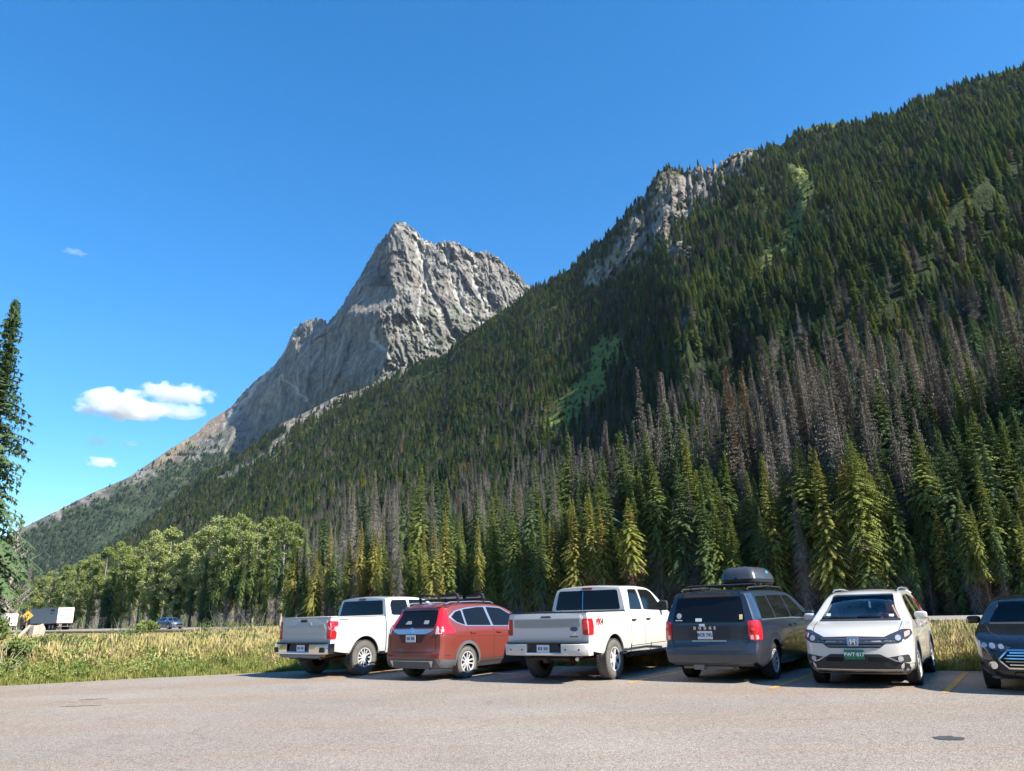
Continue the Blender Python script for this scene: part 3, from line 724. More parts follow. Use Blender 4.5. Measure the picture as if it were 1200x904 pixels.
# earth
m, nt, b, out = new_mat('earth'); P = pos(nt)
n1 = noise(nt, .08, 6, .65, P); n2 = noise(nt, 1.7, 6, .7, P)
c = ramp(nt, n1, [(.3, (.06, .07, .025)), (.5, (.12, .11, .045)), (.7, (.19, .155, .075))]); c2 = ramp(nt, n2, [(.3, (.05, .055, .02)), (.7, (.2, .17, .09))])
nt.links.new(mixc(nt, .5, c, c2), b.inputs['Base Color']); b.inputs['Roughness'].default_value = 1; b.inputs['Specular IOR Level'].default_value = .1
bump(nt, b, n2, .8, .06)
EARTH = m
R_ = 12000
me = bpy.data.meshes.new('ground'); ring = [0, 30, 120, 600, 3000, R_]; V = [(0, 0, -.02)]; F = []
for r in ring[1:]:
    for k in range(48): V.append((r*math.cos(2*PI*k/48), r*math.sin(2*PI*k/48), -.02))
for k in range(48):
    F.append((0, 1+k, 1+(k+1) % 48))
    for j in range(len(ring)-2): F.append((1+j*48+k, 1+(j+1)*48+k, 1+(j+1)*48+(k+1) % 48, 1+j*48+(k+1) % 48))
me.from_pydata(V, [], F); me.update(); tag(link('ground', me, None, EARTH), kind='structure')

# asphalt
def asphalt(name, dark, light, warm):
    m, nt, b, out = new_mat(name); P = pos(nt)
    big = noise(nt, .16, 5, .6, P); mp = N(nt, 'ShaderNodeMapping'); mp.inputs['Rotation'].default_value = (0, 0, math.radians(35)); mp.inputs['Scale'].default_value = (.09, .55, .5); nt.links.new(P, mp.inputs[0])
    streak = noise(nt, 1.0, 6, .62, mp.outputs[0]); fine = noise(nt, 75, 2, .7, P); mid = noise(nt, 14, 4, .75, P)
    v = N(nt, 'ShaderNodeTexVoronoi'); v.inputs['Scale'].default_value = 55; nt.links.new(P, v.inputs['Vector'])
    base = mixc(nt, ramp(nt, big, [(.35, (0, 0, 0)), (.65, (1, 1, 1))]), dark, light)
    base = mixc(nt, mth(nt, 'MULTIPLY', ramp(nt, streak, [(.47, (0, 0, 0)), (.60, (1, 1, 1))]), .75), base, warm)
    st = ramp(nt, v.outputs['Color'], [(.1, (.55, .55, .56)), (.5, (1, 1, 1)), (.9, (1.4, 1.37, 1.34))])
    base = mixc(nt, .75, base, st, 'MULTIPLY')
    base = mixc(nt, .6, base, ramp(nt, fine, [(.3, (.55, .55, .55)), (.7, (1.35, 1.35, 1.35))]), 'MULTIPLY')
    base = mixc(nt, .5, base, ramp(nt, mid, [(.3, (.7, .7, .7)), (.7, (1.25, 1.25, 1.25))]), 'MULTIPLY')
    wv = N(nt, 'ShaderNodeVectorMath', operation='ADD'); nt.links.new(P, wv.inputs[0]); wn = N(nt, 'ShaderNodeTexNoise'); wn.inputs['Scale'].default_value = .9; wn.inputs['Detail'].default_value = 5; nt.links.new(P, wn.inputs['Vector']); nt.links.new(wn.outputs['Color'], wv.inputs[1])
    ck = N(nt, 'ShaderNodeTexVoronoi', feature='DISTANCE_TO_EDGE'); ck.inputs['Scale'].default_value = .16; nt.links.new(wv.outputs[0], ck.inputs['Vector'])
    gate = ramp(nt, noise(nt, .35, 3, .6, P), [(.50, (0, 0, 0)), (.58, (1, 1, 1))])
    crack = mth(nt, 'MULTIPLY', ramp(nt, ck.outputs['Distance'], [(.0, (1, 1, 1)), (.006, (0, 0, 0))]), gate)
    base = mixc(nt, mth(nt, 'MULTIPLY', crack, .28), base, (.07, .06, .052))
    blot = ramp(nt, noise(nt, .8, 6, .75, P), [(.56, (0, 0, 0)), (.70, (1, 1, 1))]); base = mixc(nt, mth(nt, 'MULTIPLY', blot, .35), base, tuple(q*.55 for q in dark))
    nt.links.new(base, b.inputs['Base Color']); b.inputs['Roughness'].default_value = .9; b.inputs['Specular IOR Level'].default_value = .25
    bump(nt, b, mth(nt, 'ADD', v.outputs['Distance'], fine), .7, .008); return m
ASPH = asphalt('worn_asphalt', (.262, .222, .180), (.33, .285, .235), (.30, .225, .162))
ROAD = asphalt('highway_asphalt', (.26, .24, .215), (.34, .31, .28), (.30, .27, .23))
EDGE = [(-60, 5), (-30, 13.3), (-18, 17.5), (-12.97, 19.64), (-9.77, 20.9), (-6.54, 21.7), (-4.08, 21.95), (-.79, 21.35), (3.01, 19.95), (6.16, 18.15), (8.6, 16.55), (9.21, 16.15), (16, 12.0), (34, 1), (60, -15)]
_ej = np.random.default_rng(12); _E = np.array(EDGE); _t = np.concatenate([np.linspace(0, len(_E)-1, 420)]); _k = np.minimum(_t.astype(int), len(_E)-2); _fr = (_t-_k)[:, None]
_P = _E[_k]*(1-_fr)+_E[_k+1]*_fr; _P[:, 1] += .10*fbm(_P[:, 0]*1.1, _P[:, 1], 4, 8)+.03*_ej.normal(0, 1, len(_P))
LOT = [tuple(q) for q in _P] + [(60, -60), (-60, -60)]
sheet('parking_lot', LOT, 0.004, ASPH)
GRAV = simple('pale_gravel', (.30, .265, .215), .95, spec=.15, var=.5, vscale=30, bmp=.6, bscale=40)
ed = np.array(EDGE); nrm = np.zeros_like(ed)
for i in range(len(ed)):
    d = ed[min(i+1, len(ed)-1)]-ed[max(i-1, 0)]; d = d/np.linalg.norm(d); nrm[i] = (-d[1], d[0])
jag = np.random.default_rng(3)
me = bpy.data.meshes.new('verge'); V = []; F = []
tt = np.linspace(0, len(ed)-1, 240)
for i, t in enumerate(tt):
    k = min(int(t), len(ed)-2); f = t-k; p = ed[k]*(1-f)+ed[k+1]*f; n_ = nrm[k]*(1-f)+nrm[k+1]*f
    q = p-n_*.12; w = .20+.16*jag.random(); V += [(q[0], q[1], .002), ((p+n_*w)[0], (p+n_*w)[1], .002)]
for i in range(len(tt)-1): F.append((2*i, 2*i+2, 2*i+3, 2*i+1))
me.from_pydata(V, [], F); me.update(); tag(link('gravel_verge', me, None, GRAV), kind='structure')
# highway: shoulder, carriageway and markings follow one straight line
hd = np.array([1, -.771]); hd = hd/np.linalg.norm(hd); hn = np.array([.771, 1.0]); hn = hn/np.linalg.norm(hn); h0 = np.array([23.7, 44.3])
def strip(name, o0, o1, z, mat, s0=-260, s1=150, kind='structure'):
    pts = [h0+hd*s0+hn*o0, h0+hd*s1+hn*o0, h0+hd*s1+hn*o1, h0+hd*s0+hn*o1]
    return sheet(name, pts, z, mat, kind=kind)
strip('road_shoulder', -.9, 11.6, .15, GRAV); strip('road', 0, 10.2, .165, ROAD); strip('embankment', -4.0, -.9, .10, EARTH)
WHITE = simple('road_paint_white', (.75, .74, .70), .7, var=.15, vscale=4); YEL = simple('road_paint_yellow', (.72, .42, .05), .7, var=.25, vscale=8)
strip('road_edge_line', .5, .62, .170, WHITE); strip('road_far_edge_line', 9.6, 9.72, .170, WHITE); strip('road_centre_line', 4.95, 5.07, .170, YEL); strip('road_centre_line_two', 5.2, 5.32, .170, YEL)
# orange stall lines on the lot
m, nt, b, out = new_mat('stall_paint'); P = pos(nt); b.inputs['Roughness'].default_value = .8
w = noise(nt, 9, 5, .7, P); c = mixc(nt, ramp(nt, w, [(.46, (0, 0, 0)), (.62, (1, 1, 1))]), (.62, .30, .035), (.25, .20, .15)); nt.links.new(c, b.inputs['Base Color']); STALLP = m
AX = math.radians(34.5); axd = np.array([math.sin(AX), math.cos(AX)]); axr = np.array([math.cos(AX), -math.sin(AX)])
STALL_END = [gnd(1107, 813)[:2], gnd(902, 808)[:2], gnd(736, 801)[:2], gnd(580, 798)[:2], gnd(382, 795)[:2], ]
def stall_line(p, L, kind_lab):
    w = .055; a = p-axr*w; b_ = p+axr*w
    o = sheet('stall_line', [a, b_, b_+axd*L, a+axd*L], .009, STALLP); return o
for p, L in zip(STALL_END, (4.0, 4.6, 4.3, 4.2, 3.0)): stall_line(p, L, '')
# dark stain and a drain cover on the asphalt
def blob(name, px, py, rx, ry, z, mat, seed=0, rot=0):
    g = gnd(px, py); r_ = np.random.default_rng(seed); pts = []
    for k in range(26):
        t = 2*PI*k/26; q = 1+r_.normal(0, .1); x, y = math.cos(t)*rx*q, math.sin(t)*ry*q
        pts.append((g[0]+x*math.cos(rot)-y*math.sin(rot), g[1]+x*math.sin(rot)+y*math.cos(rot)))
    return sheet(name, pts, z, mat)
STAIN = simple('oil_stain', (.05, .05, .048), .85, var=.3, vscale=12)
TAR = simple('tar_patch', (.11, .10, .092), .85, var=.3, vscale=12)
blob('oil_stain', 1112, 866, .16, .13, .009, STAIN, 2)
for i, (x, y, a_, b_, r_) in enumerate([(110, 820, .30, .04, .2), (95, 828, .4, .03, .0)]): blob('tar_patch', x, y, a_, b_, .009, TAR, 10+i, r_)

# ---- grass
def tuft(name, seed, n, h, spread, width, bend, heads=0.0):
    r_ = np.random.default_rng(seed); V = []; F = []
    for i in range(n):
        a = r_.uniform(0, 2*PI); rr = spread*math.sqrt(r_.random()); x, y = rr*math.cos(a), rr*math.sin(a); hh = h*r_.uniform(.5, 1.15)
        az = r_.uniform(0, 2*PI); bx, by = math.cos(az)*bend*hh*r_.uniform(.2, 1), math.sin(az)*bend*hh*r_.uniform(.2, 1); wx, wy = -math.sin(az+r_.uniform(-1, 1))*width, math.cos(az)*width
        b0 = len(V); V += [(x-wx, y-wy, -.03), (x+wx, y+wy, -.03), (x+bx*.35+wx*.7, y+by*.35+wy*.7, hh*.6), (x+bx*.35-wx*.7, y+by*.35-wy*.7, hh*.6), (x+bx, y+by, hh)]
        F += [(b0, b0+1, b0+2), (b0, b0+2, b0+3), (b0+3, b0+2, b0+4)]
        if r_.random() < heads:
            b1 = len(V); q = .018; V += [(x+bx*.8-q, y+by*.8, hh*.86), (x+bx*.8+q, y+by*.8, hh*.86), (x+bx*1.05, y+by*1.05+q, hh*1.12), (x+bx*1.05, y+by*1.05-q, hh*1.0)]; F += [(b1, b1+1, b1+2), (b1, b1+2, b1+3)]
    return mesh_np(name, np.array(V), np.array(F))
M_DRY = foliage_mat('dry_grass', [(0, (.16, .20, .05)), (.35, (.30, .29, .09)), (.7, (.46, .37, .16)), (1, (.56, .42, .22))], .25, .8, 2.0)
M_GRN = foliage_mat('green_grass', [(0, (.07, .11, .025)), (.5, (.18, .22, .05)), (1, (.34, .34, .10))], .3, .7, 2.0)
TUF = [with_mat(tuft('tuft', 1, 26, .55, .22, .009, .35, .5), M_DRY), with_mat(tuft('tuft', 2, 22, .68, .2, .009, .3, .6), M_DRY), with_mat(tuft('tuft', 3, 30, .42, .24, .010, .5, .3), M_DRY),
       with_mat(tuft('tuft', 4, 30, .40, .22, .014, .5), M_GRN), with_mat(tuft('tuft', 5, 24, .55, .2, .018, .45), M_GRN), with_mat(tuft('tuft', 6, 40, .26, .26, .014, .7), M_GRN)]
gr = np.random.default_rng(8); pts = []
NG = 90000 if QUICK else 210000
M_WEED = foliage_mat('weed_leaves', [(0, (.07, .13, .03)), (.6, (.16, .24, .05)), (1, (.34, .36, .12))], .25, .6, 2.0)
TUF += [with_mat(leafy_crown('weed', .55, .22, .02, 301, 9, 16, .035), M_WEED), with_mat(leafy_crown('weed', .8, .3, .02, 302, 12, 18, .04), M_WEED)]
azr = np.radians(gr.uniform(-38, 39, NG)); Dg = 16*np.exp(gr.random(NG)*math.log(150/16.)); x = Dg*np.sin(azr); y = Dg*np.cos(azr)
ex = np.interp(x, ed[:, 0], ed[:, 1])
dist_lot = (y-ex)*.93; dist_road = (hw_near(x)-y)*.79
ok = (dist_lot > .12) & (dist_road > 1.0); far_side = (dist_road < -11.3) & (dist_road > -24); ok |= far_side
x, y, dl, dr = x[ok], y[ok], dist_lot[ok], dist_road[ok]; n = len(x)
pn = fbm(x/5.5, y/5.5, 3, 51); pn2 = fbm(x/1.6, y/1.6, 3, 52)
leftg = sstep(-3, -14, x)
greenp = .12 + .55*sstep(1.6+pn*2.5, .1, dl) + pn*1.3 + .42*leftg*sstep(14, 3, dl) + .16
greenp = greenp - .22*sstep(2, 7, x)*sstep(.8, 2.5, dl)
gg = gr.random(n) < greenp
idx = np.where(gg, gr.integers(3, 6, n), gr.integers(0, 3, n)); idx = np.where((dl < .5) & (gr.random(n) < .6), 5, idx)
wd_ = (gr.random(n) < np.clip(.03+.25*pn2+.14*leftg, 0, .3)) & (dl > .3) & (dr > 4); idx = np.where(wd_, gr.integers(6, 8, n), idx)
tint = np.clip(gr.uniform(.25, 1.0, n)+pn2*.5+np.where(gg, .15, .08), 0, 1.1)
sc = gr.uniform(.55, 1.05, n)*np.interp(dl, [0, .5, 1.6], [.35, .7, 1.0])*np.interp(np.hypot(x, y), [20, 60, 150], [1, .95, .8])*(1+.25*leftg)*(1-.10*sstep(3, 8, x))*np.where(dr < -11, .8, 1)*np.where(x < -15, np.interp(dr, [0, 9, 30], [.08, .12, .8]), np.interp(dr, [0, 6, 18], [.26, .40, .95]))
nearedge = np.where(dr < -11, 1, 1)
wd = sc*np.interp(np.hypot(x, y), [20, 60, 150], [1, 1.7, 3])
scatter('grass', np.stack([x, y, np.zeros(n)], -1), gr.uniform(0, 6.28, n), np.stack([wd, wd, sc*nearedge], -1), idx, tint, TUF, 'tall dry and green grass between the parking lot and the highway', 'grass', tilt=gr.normal(0, .12, (n, 2)))
print('grass', n)

# ================================================================== VEHICLE TOOLS
def pch(pts, x):
    """smooth monotone interpolation through (x, y) pairs"""
    p = np.array(sorted(pts), float); X, Y = p[:, 0], p[:, 1]; x = np.asarray(x, float)
    if len(X) == 1: return np.full(x.shape, Y[0])
    h = np.diff(X); d = np.diff(Y)/np.maximum(h, 1e-9); m = np.zeros(len(X)); m[0] = d[0]; m[-1] = d[-1]
    for i in range(1, len(X)-1):
        if d[i-1]*d[i] > 0:
            w1, w2 = 2*h[i]+h[i-1], h[i]+2*h[i-1]; m[i] = (w1+w2)/(w1/d[i-1]+w2/d[i])
    i = np.clip(np.searchsorted(X, x)-1, 0, len(X)-2); t = np.clip((x-X[i])/np.maximum(h[i], 1e-9), 0, 1)
    return (2*t**3-3*t**2+1)*Y[i] + (t**3-2*t**2+t)*h[i]*m[i] + (-2*t**3+3*t**2)*Y[i+1] + (t**3-t**2)*h[i]*m[i+1]
def loft(S):
    """closed body shell from side profile, height/width curve, end contours and plan taper"""
    x0, x1 = S['x']; nx = S.get('nx', 84); n1 = 18; nc = 6; ntp = 5; ncap = 14
    u = np.linspace(0, 1, nx); xs = x0 + (x1-x0)*(u - .055*np.sin(2*PI*u))
    xs = np.sort(np.concatenate([xs, np.array(S.get('extra', []))]))
    rings = []; half = []
    for x in xs:
        zt = float(pch(S['top'], x)); zb = float(pch(S['bot'], x)); pl = float(pch(S['plan'], x)); rr = float(pch(S['rr'], x)); ry = float(pch(S['ry'], x)); cr = float(pch(S['crown'], x))
        zs = zt - rr - cr; pts = []
        yb = float(pch(S['hw'], zb+.03))*pl
        pts += [(0, zb), (.55*yb, zb), (yb-.05, zb)]
        for k in range(n1):
            z = zb+.03 + (zs-zb-.03)*k/(n1-1); pts.append((float(pch(S['hw'], z))*pl, z))
        ys = pts[-1][0]
        for k in range(1, nc+1):
            th = PI/2*k/nc; pts.append((ys-ry*(1-math.cos(th)), zs+rr*math.sin(th)))
        ye = pts[-1][0]
        for k in range(1, ntp+1):
            f = 1-k/ntp; pts.append((ye*f, zt-cr+cr*(1-f*f)))
        half.append(pts)
    H = np.array(half)   # nx, m, (y,z)
    m = H.shape[1]; W = H[:, :, 0].max(); Lr, Lf = S.get('Lr', .8), S.get('Lf', .8)
    def shift(x, y, z):
        wr = sstep(1, 0, (x-x0)/Lr); wf = sstep(1, 0, (x1-x)/Lf)
        return x + wr*(pch(S['rear'], z) + S.get('bowr', .06)*(np.abs(y)/W)**3) + wf*(pch(S['front'], z) - S.get('bowf', .16)*(np.abs(y)/W)**2.4)
    V = []; n = len(xs); idx = np.zeros((n, m, 2), int)
    for i in range(n):
        for j in range(m):
            y, z = H[i, j]; xx = float(shift(xs[i], y, z))
            idx[i, j, 0] = len(V); V.append((xx, y, z))
            if y < 1e-6: idx[i, j, 1] = idx[i, j, 0]
            else: idx[i, j, 1] = len(V); V.append((xx, -y, z))
    F = []
    for i in range(n-1):
        for j in range(m-1):
            a, b, c, d = idx[i, j, 0], idx[i+1, j, 0], idx[i+1, j+1, 0], idx[i, j+1, 0]; q = [a, b, c, d]; q = [v for k, v in enumerate(q) if v not in q[:k]]
            if len(q) > 2: F.append(q)
            a, b, c, d = idx[i, j, 1], idx[i, j+1, 1], idx[i+1, j+1, 1], idx[i+1, j, 1]; q = [a, b, c, d]; q = [v for k, v in enumerate(q) if v not in q[:k]]
            if len(q) > 2: F.append(q)
    for i, flip in ((0, False), (n-1, True)):
        rows = []
        for j in range(m):
            y, z = H[i, j]
            if y < 1e-6: rows.append([idx[i, j, 0]]*(ncap+1)); continue
            r = [idx[i, j, 0]]
            for k in range(1, ncap):
                yy = y*(1-2*k/ncap); r.append(len(V)); V.append((float(shift(xs[i], yy, z)), yy, z))
            r.append(idx[i, j, 1]); rows.append(r)
        for j in range(m-1):
            for k in range(ncap):
                q = [rows[j][k], rows[j+1][k], rows[j+1][k+1], rows[j][k+1]]
                if flip: q = q[::-1]
                q2 = [v for t, v in enumerate(q) if v not in q[:t]]
                if len(q2) > 2: F.append(q2)
    bm = bmesh.new(); vs = [bm.verts.new(v) for v in V]
    for f in F:
        try: bm.faces.new([vs[k] for k in f])
        except ValueError: pass
    bmesh.ops.remove_doubles(bm, verts=bm.verts, dist=.0008)
    bmesh.ops.dissolve_degenerate(bm, dist=.0005, edges=bm.edges)
    bmesh.ops.recalc_face_normals(bm, faces=bm.faces)
    me = bpy.data.meshes.new('shell'); bm.to_mesh(me); bvh = BVHTree.FromBMesh(bm); bm.free()
    return me, bvh
def prism(poly, axis, a0, a1, bev=0.0, seg=2):
    """extrude a 2-D outline along an axis; axis 'x': poly in (y,z), 'y': poly in (x,z), 'z': poly in (x,y)"""
    bm = bmesh.new()
    def P(p, a): return {'x': (a, p[0], p[1]), 'y': (p[0], a, p[1]), 'z': (p[0], p[1], a)}[axis]
    A = [bm.verts.new(P(p, a0)) for p in poly]; B = [bm.verts.new(P(p, a1)) for p in poly]; n = len(poly)
    bm.faces.new(A); bm.faces.new(B[::-1])
    for i in range(n): bm.faces.new((A[i], B[i], B[(i+1) % n], A[(i+1) % n]))
    bmesh.ops.recalc_face_normals(bm, faces=bm.faces)
    if bev > 0: bmesh.ops.bevel(bm, geom=list(bm.edges), offset=bev, segments=seg, affect='EDGES', clamp_overlap=True)
    return bm
def box(c, s, bev=0.0, rz=0.0):
    bm = bmesh.new(); bmesh.ops.create_cube(bm, size=1); bmesh.ops.scale(bm, vec=s, verts=bm.verts)
    if bev: bmesh.ops.bevel(bm, geom=list(bm.edges), offset=bev, segments=2, affect='EDGES', clamp_overlap=True)
    if rz: bmesh.ops.rotate(bm, verts=bm.verts, cent=(0, 0, 0), matrix=Matrix.Rotation(rz, 3, 'Z'))
    bmesh.ops.translate(bm, vec=c, verts=bm.verts); return bm
def tube(pts, r, n=8, closed=False):
    bm = bmesh.new(); P = [Vector(p) for p in pts]; R = r if isinstance(r, (list, tuple)) else [r]*len(P); rings = []
    for i, p in enumerate(P):
        a = P[i-1] if (i > 0 or closed) else P[i]; b = P[(i+1) % len(P)] if (i < len(P)-1 or closed) else P[i]
        d = (b-a).normalized(); u = d.cross(Vector((0, 0, 1))) if abs(d.z) < .9 else d.cross(Vector((1, 0, 0))); u.normalize(); v = d.cross(u)
        rings.append([bm.verts.new(p+(u*math.cos(2*PI*k/n)+v*math.sin(2*PI*k/n))*R[i]) for k in range(n)])
    m = len(rings)
    for i in range(m if closed else m-1):
        A, B = rings[i], rings[(i+1) % m]
        for k in range(n): bm.faces.new((A[k], A[(k+1) % n], B[(k+1) % n], B[k]))
    if not closed: bm.faces.new(rings[0][::-1]); bm.faces.new(rings[-1])
    for f in bm.faces: f.smooth = True
    return bm
def lathe_y(prof, n=36, c=(0, 0, 0)):
    """profile of (radius, y) turned about the y axis through c"""
    bm = bmesh.new(); R = []
    for r, y in prof: R.append([bm.verts.new((c[0]+r*math.cos(2*PI*k/n), c[1]+y, c[2]+r*math.sin(2*PI*k/n))) for k in range(n)])
    for i in range(len(R)-1):
        for k in range(n): bm.faces.new((R[i][k], R[i][(k+1) % n], R[i+1][(k+1) % n], R[i+1][k]))
    bmesh.ops.recalc_face_normals(bm, faces=bm.faces)
    for f in bm.faces: f.smooth = True
    return bm
def merge(*bms):
    out = bmesh.new()
    for b in bms:
        me = bpy.data.meshes.new('t'); b.to_mesh(me); b.free(); out.from_mesh(me); bpy.data.meshes.remove(me)
    return out
def put(name, bm, mat, parent, smooth=True, ang=40):
    me = bpy.data.meshes.new(name); bm.to_mesh(me); bm.free()
    if smooth:
        me.polygons.foreach_set('use_smooth', [True]*len(me.polygons)); me.set_sharp_from_angle(angle=math.radians(ang))
    return link(name, me, parent, mat)
AXD = {'L': ((0, 1, 0), (1, 0, 0), (0, 0, 1)), 'Rt': ((0, -1, 0), (1, 0, 0), (0, 0, 1)), 'back': ((-1, 0, 0), (0, 1, 0), (0, 0, 1)), 'front': ((1, 0, 0), (0, 1, 0), (0, 0, 1)), 'top': ((0, 0, 1), (1, 0, 0), (0, 1, 0))}
def patch(bvh, poly, axis, off=.004, thick=.02, n=.06, lift=None):
    """a panel cut to an outline and laid on the body's surface; returns a bmesh with real thickness"""
    if isinstance(axis, tuple): D, U, W = [Vector(v) for v in axis]
    else: D, U, W = [Vector(v) for v in AXD[axis]]
    B = []
    for i in range(len(poly)):
        a = Vector(poly[i]); b = Vector(poly[(i+1) % len(poly)]); k = max(1, int((b-a).length/n))
        for j in range(k): B.append(a+(b-a)*(j/k))
    mnx, mxx = min(p.x for p in B), max(p.x for p in B); mny, mxy = min(p.y for p in B), max(p.y for p in B)
    I = []; nx_, ny_ = max(1, int((mxx-mnx)/n)), max(1, int((mxy-mny)/n))
    bt = [(p.x, p.y) for p in B]
    for i in range(1, nx_):
        for j in range(1, ny_):
            q = Vector((mnx+(mxx-mnx)*i/nx_, mny+(mxy-mny)*j/ny_))
            if inside(q.x, q.y, bt) and min((q-b).length for b in B) > n*.45: I.append(q)
    co = B+I; nb = len(B)
    vs, es, fs, _, _, _ = mgeo.delaunay_2d_cdt(co, [(i, (i+1) % nb) for i in range(nb)], [list(range(nb))], 1, 1e-5)
    bm = bmesh.new(); top = []; bot = []; last = None; hits = []
    for v in vs:
        o = U*v.x + W*v.y + D*6; h, nn, _, _ = bvh.ray_cast(o, -D); hits.append((h, nn))
    good = [(v, h) for v, (h, nn) in zip(vs, hits) if h is not None]
    for v, (h, nn) in zip(vs, hits):
        if h is None:
            if good:
                g = min(good, key=lambda q: (q[0]-v).length); h, nn, _, _ = bvh.find_nearest(U*v.x + W*v.y + D*(g[1].dot(D)))
            else: h = U*v.x+W*v.y; nn = D
        if nn.dot(D) < 0: nn = -nn
        nn = (nn+D*.6).normalized()
        l = off + (lift(v.x, v.y) if lift else 0)
        top.append(bm.verts.new(h+nn*l)); bot.append(bm.verts.new(h-nn*thick))
    cnt = {}
    for f in fs:
        bm.faces.new([top[i] for i in f]); bm.faces.new([bot[i] for i in reversed(f)])
        for a, b in zip(f, list(f[1:])+[f[0]]): cnt[(a, b)] = 1
    for (a, b) in cnt:
        if (b, a) not in cnt: bm.faces.new((top[b], top[a], bot[a], bot[b]))
    bmesh.ops.recalc_face_normals(bm, faces=bm.faces)
    return bm
def corner(bvh, sd, pts, off, n=.05, back=.72):
    """a lamp wrapped round a rear corner; outline given as rough (x, y, z) points, y positive"""
    D = Vector((-back, sd*math.sqrt(max(0, 1-back*back)), 0)); U = Vector((D.y, -D.x, 0)); P = [(U.x*x+U.y*sd*y, z) for x, y, z in pts]
    return patch(bvh, rnd(P, .025), (tuple(D), tuple(U), (0, 0, 1)), off, .01, n)
def ribbon(pts, w):
    """closed outline around a polyline"""
    P = [Vector(p) for p in pts]; L = []; R = []
    for i, p in enumerate(P):
        d = (P[min(i+1, len(P)-1)]-P[max(i-1, 0)]).normalized(); q = Vector((-d.y, d.x)); L.append(p+q*w/2); R.append(p-q*w/2)
    return [tuple(v) for v in L+R[::-1]]
def arc(cx, cz, r, a0, a1, n=14, sx=1.0):
    return [(cx+r*sx*math.cos(math.radians(a0+(a1-a0)*i/n)), cz+r*math.sin(math.radians(a0+(a1-a0)*i/n))) for i in range(n+1)]
def rnd(poly, r, n=3):
    out = []; m = len(poly)
    for i in range(m):
        a, b, c = Vector(poly[i-1]), Vector(poly[i]), Vector(poly[(i+1) % m]); u = (a-b); v = (c-b); q = min(r, u.length*.45, v.length*.45)
        p0 = b+u.normalized()*q; p1 = b+v.normalized()*q
        for k in range(n+1):
            t = k/n; out.append(tuple(p0*(1-t)**2+b*2*t*(1-t)+p1*t*t))
    return out
def mir(poly): return [(-p[0], p[1]) for p in poly][::-1]
def boolean(me, cutters):
    """subtract closed cutter meshes from a mesh"""
    o = bpy.data.objects.new('tmp', me); COL.objects.link(o); cs = []
    for bm in cutters:
        m = bpy.data.meshes.new('c'); bmesh.ops.recalc_face_normals(bm, faces=bm.faces); bm.to_mesh(m); bm.free(); c = bpy.data.objects.new('c', m); COL.objects.link(c); cs.append(c)
        md = o.modifiers.new('b', 'BOOLEAN'); md.operation = 'DIFFERENCE'; md.object = c; md.solver = 'EXACT'
    dg = bpy.context.evaluated_depsgraph_get(); r = bpy.data.meshes.new_from_object(o.evaluated_get(dg)); r = r.copy()
    for c in cs+[o]: bpy.data.objects.remove(c)
    return r
def finish_body(name, me, bvh, paint, under, parent, ang=38, low=None):
    me.materials.clear(); me.materials.append(paint); me.materials.append(under); mi = []
    for p in me.polygons:
        h = bvh.find_nearest(p.center); d = h[3] if h[0] is not None else 1
        mi.append(1 if (d > .010 or (p.normal.z < -.75 and p.center.z < (low or .5))) else 0)
    me.polygons.foreach_set('material_index', mi); me.polygons.foreach_set('use_smooth', [True]*len(mi)); me.set_sharp_from_angle(angle=math.radians(ang))
    o = bpy.data.objects.new(name, me); COL.objects.link(o); o.parent = parent; return o
def cyl_y(x, z, r, y0, y1, n=40, flat=None):
    pts = [(x+r*math.cos(2*PI*k/n), z+r*math.sin(2*PI*k/n)) for k in range(n)]
    return prism(pts, 'y', y0, y1)
def text_mesh(s, size, thick=.004, bold=.0, shear=0.0, space=1.0):
    cu = bpy.data.curves.new('t', 'FONT'); cu.body = s; cu.size = size; cu.extrude = thick; cu.offset = bold; cu.align_x = 'CENTER'; cu.align_y = 'CENTER'; cu.shear = shear; cu.space_character = space; cu.resolution_u = 3
    o = bpy.data.objects.new('t', cu); COL.objects.link(o); dg = bpy.context.evaluated_depsgraph_get(); me = bpy.data.meshes.new_from_object(o.evaluated_get(dg)).copy(); bpy.data.objects.remove(o); return me
def put_text(name, s, size, loc, face, mat, parent, tilt=0.0, **kw):
    """face: 'back' (read from behind), 'front', 'L', 'Rt'"""
    me = text_mesh(s, size, **kw)
    ax = {'back': ((0, -1, 0), (0, 0, 1)), 'front': ((0, 1, 0), (0, 0, 1)), 'L': ((-1, 0, 0), (0, 0, 1)), 'Rt': ((1, 0, 0), (0, 0, 1))}[face]
    U = Vector(ax[0]); W = Vector(ax[1]); D = U.cross(W)
    if tilt: W = (W - D*math.sin(tilt)).normalized(); D = U.cross(W)
    M = Matrix(((U.x, W.x, D.x, loc[0]), (U.y, W.y, D.y, loc[1]), (U.z, W.z, D.z, loc[2]), (0, 0, 0, 1))); me.transform(M)
    return link(name, me, parent, mat)

def paint(name, col, metal=0.0, rough=.32, coat=1.0, dirt=.12):
    m, nt, b, out = new_mat(name); o = objco(nt); f = noise(nt, 2.2, 6, .65, o)
    g = N(nt, 'ShaderNodeSeparateXYZ'); nt.links.new(o, g.inputs[0])
    lowd = mth(nt, 'MULTIPLY', mth(nt, 'SUBTRACT', .95, g.outputs['Z'], True), mth(nt, 'MULTIPLY', f, dirt*3.2), True)
    c = mixc(nt, lowd, col, (.22, .19, .155)); nt.links.new(c, b.inputs['Base Color'])
    nt.links.new(mth(nt, 'ADD', rough, mth(nt, 'MULTIPLY', lowd, .5)), b.inputs['Roughness'])
    b.inputs['Metallic'].default_value = metal; b.inputs['Coat Weight'].default_value = coat; b.inputs['Coat Roughness'].default_value = .05
    return m
P_WHITE = paint('white_paint', (.60, .57, .515)); P_SILV = paint('pearl_white_paint', (.50, .50, .485), 0.05, .3)
